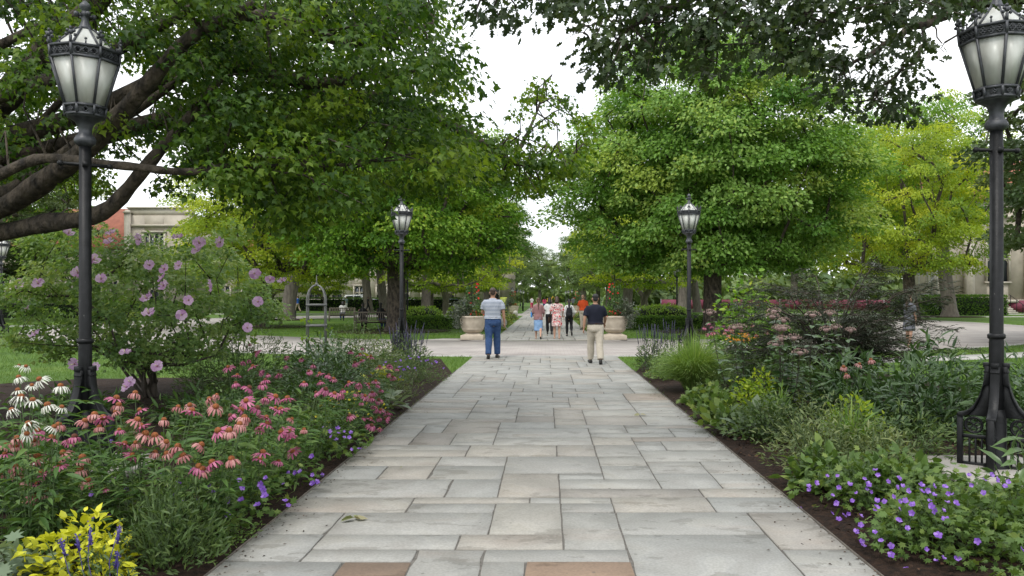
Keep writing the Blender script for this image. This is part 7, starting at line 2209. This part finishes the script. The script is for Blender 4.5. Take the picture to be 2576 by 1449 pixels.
human('distant person in red before the magenta screen', (20.2, 97.5), 1.4, 1.72, WALK, ((5, 10, 15), (5, 10, 15)), 'skin', {'shirt': (PINKC, .95, .8, .026), 'trousers': (DENIM, .01, .4)}, ('short', 'hair_brown'), vox=.032, detail=False)
human('standing woman in a white top by the building steps, left one', (40.9, 72.6), .4, 1.68, ((3, 2, 0), (-3, 2, 0)), ((5, 10, 25), (5, 10, 25)), 'skin', {'shirt': (WHITEC, .95, .8, .026), 'trousers': (WHITEC, .01, .4)}, ('long', 'hair_auburn'), vox=.032, detail=False)
human('standing woman in tan shorts by the building steps, right one', (41.7, 72.4), -.5, 1.66, ((3, 2, 0), (-3, 2, 0)), ((5, 10, 25), (5, 10, 25)), 'skin', {'shirt': (TANC, .95, .5, .026), 'skirt': (DARKC, 1.0, .7, 1.0)}, ('long', 'hair_brown'), vox=.032, detail=False)
human('person sitting on the building steps at the right', (43.6, 76.2, .02), PI, 1.68, SIT, ARS, 'skin', {'shirt': (TANC, .95, .8, .026), 'skirt': (TANC, .98, .75, 1.0)}, ('short', 'hair_brown'), vox=.032, seat=.5, detail=False)

# things carried
bp = empty('backpack', (.97, 31.61, .98), .02, 'black backpack on the young woman with long dark hair', 'bag')
b = MB(); b.loft([(0, 0, -.22, .1, .06), (0, -.01, -.2, .135, .085), (0, -.015, -.05, .14, .1), (0, -.01, .1, .125, .085), (0, 0, .19, .09, .06), (0, 0, .215, .05, .04)], 16); b.build('body', BLACKC, bp, smooth=True)
b = MB(); b.loft([(0, -.085, -.17, .08, .03), (0, -.095, -.1, .1, .04), (0, -.09, .0, .09, .03)], 12); b.build('pocket', BLACKC, bp, smooth=True)
for s in (-1, 1):
    b = MB(); b.tube([(s * .09, .02, .18), (s * .1, .1, .27), (s * .1, .2, .25), (s * .11, .23, .1), (s * .12, .14, -.1), (s * .11, .03, -.18)], .014, 6, flat=.5); b.build('strap', BLACKC, bp)
M['bottle'] = mat('blue_bottle', (.03, .2, .5), (.02, .16, .42), rough=.3)
bt = empty('water_bottle', (-.53, 29.75, .86), 0, 'blue water bottle held by the woman with the braid', 'bottle')
b = MB(); b.lathe([(.033, -.02), (.036, .0), (.036, .15), (.02, .18), (.018, .185)], 14); b.build('body', M['bottle'], bt, smooth=True)
b = MB(); b.lathe([(.021, .185), (.021, .21), (.015, .215)], 12); b.build('cap', M['shoe_black'], bt)
hb_ = empty('handbag', (.14, 29.95, .74), .1, 'dark handbag at the side of the print dress', 'bag')
b = MB(); b.loft([(0, 0, -.12, .03, .08), (0, 0, -.1, .045, .11), (0, 0, .05, .045, .11), (0, 0, .1, .03, .09)], 12); b.build('body', LEATHER, hb_, smooth=True)
b = MB(); b.tube([(0, .09, .1), (.08, .05, .4), (.16, .0, .52), (.08, -.06, .4), (0, -.09, .1)], .008, 5); b.build('strap', LEATHER, hb_)
sbg = empty('shoulder_bag', (2.15, 38.15, .85), .3, 'black bag on the shoulder of the man in orange', 'bag')
b = MB(); b.loft([(0, 0, -.15, .1, .05), (0, 0, -.12, .13, .06), (0, 0, .1, .12, .06), (0, 0, .14, .1, .04)], 12); b.build('body', BLACKC, sbg, smooth=True)
b = MB(); b.tube([(-.1, 0, .12), (-.16, .0, .5), (-.14, 0, .62), (.02, .0, .4), (.1, 0, .12)], .01, 5); b.build('strap', BLACKC, sbg)

bpy.data.scenes.remove(FS)
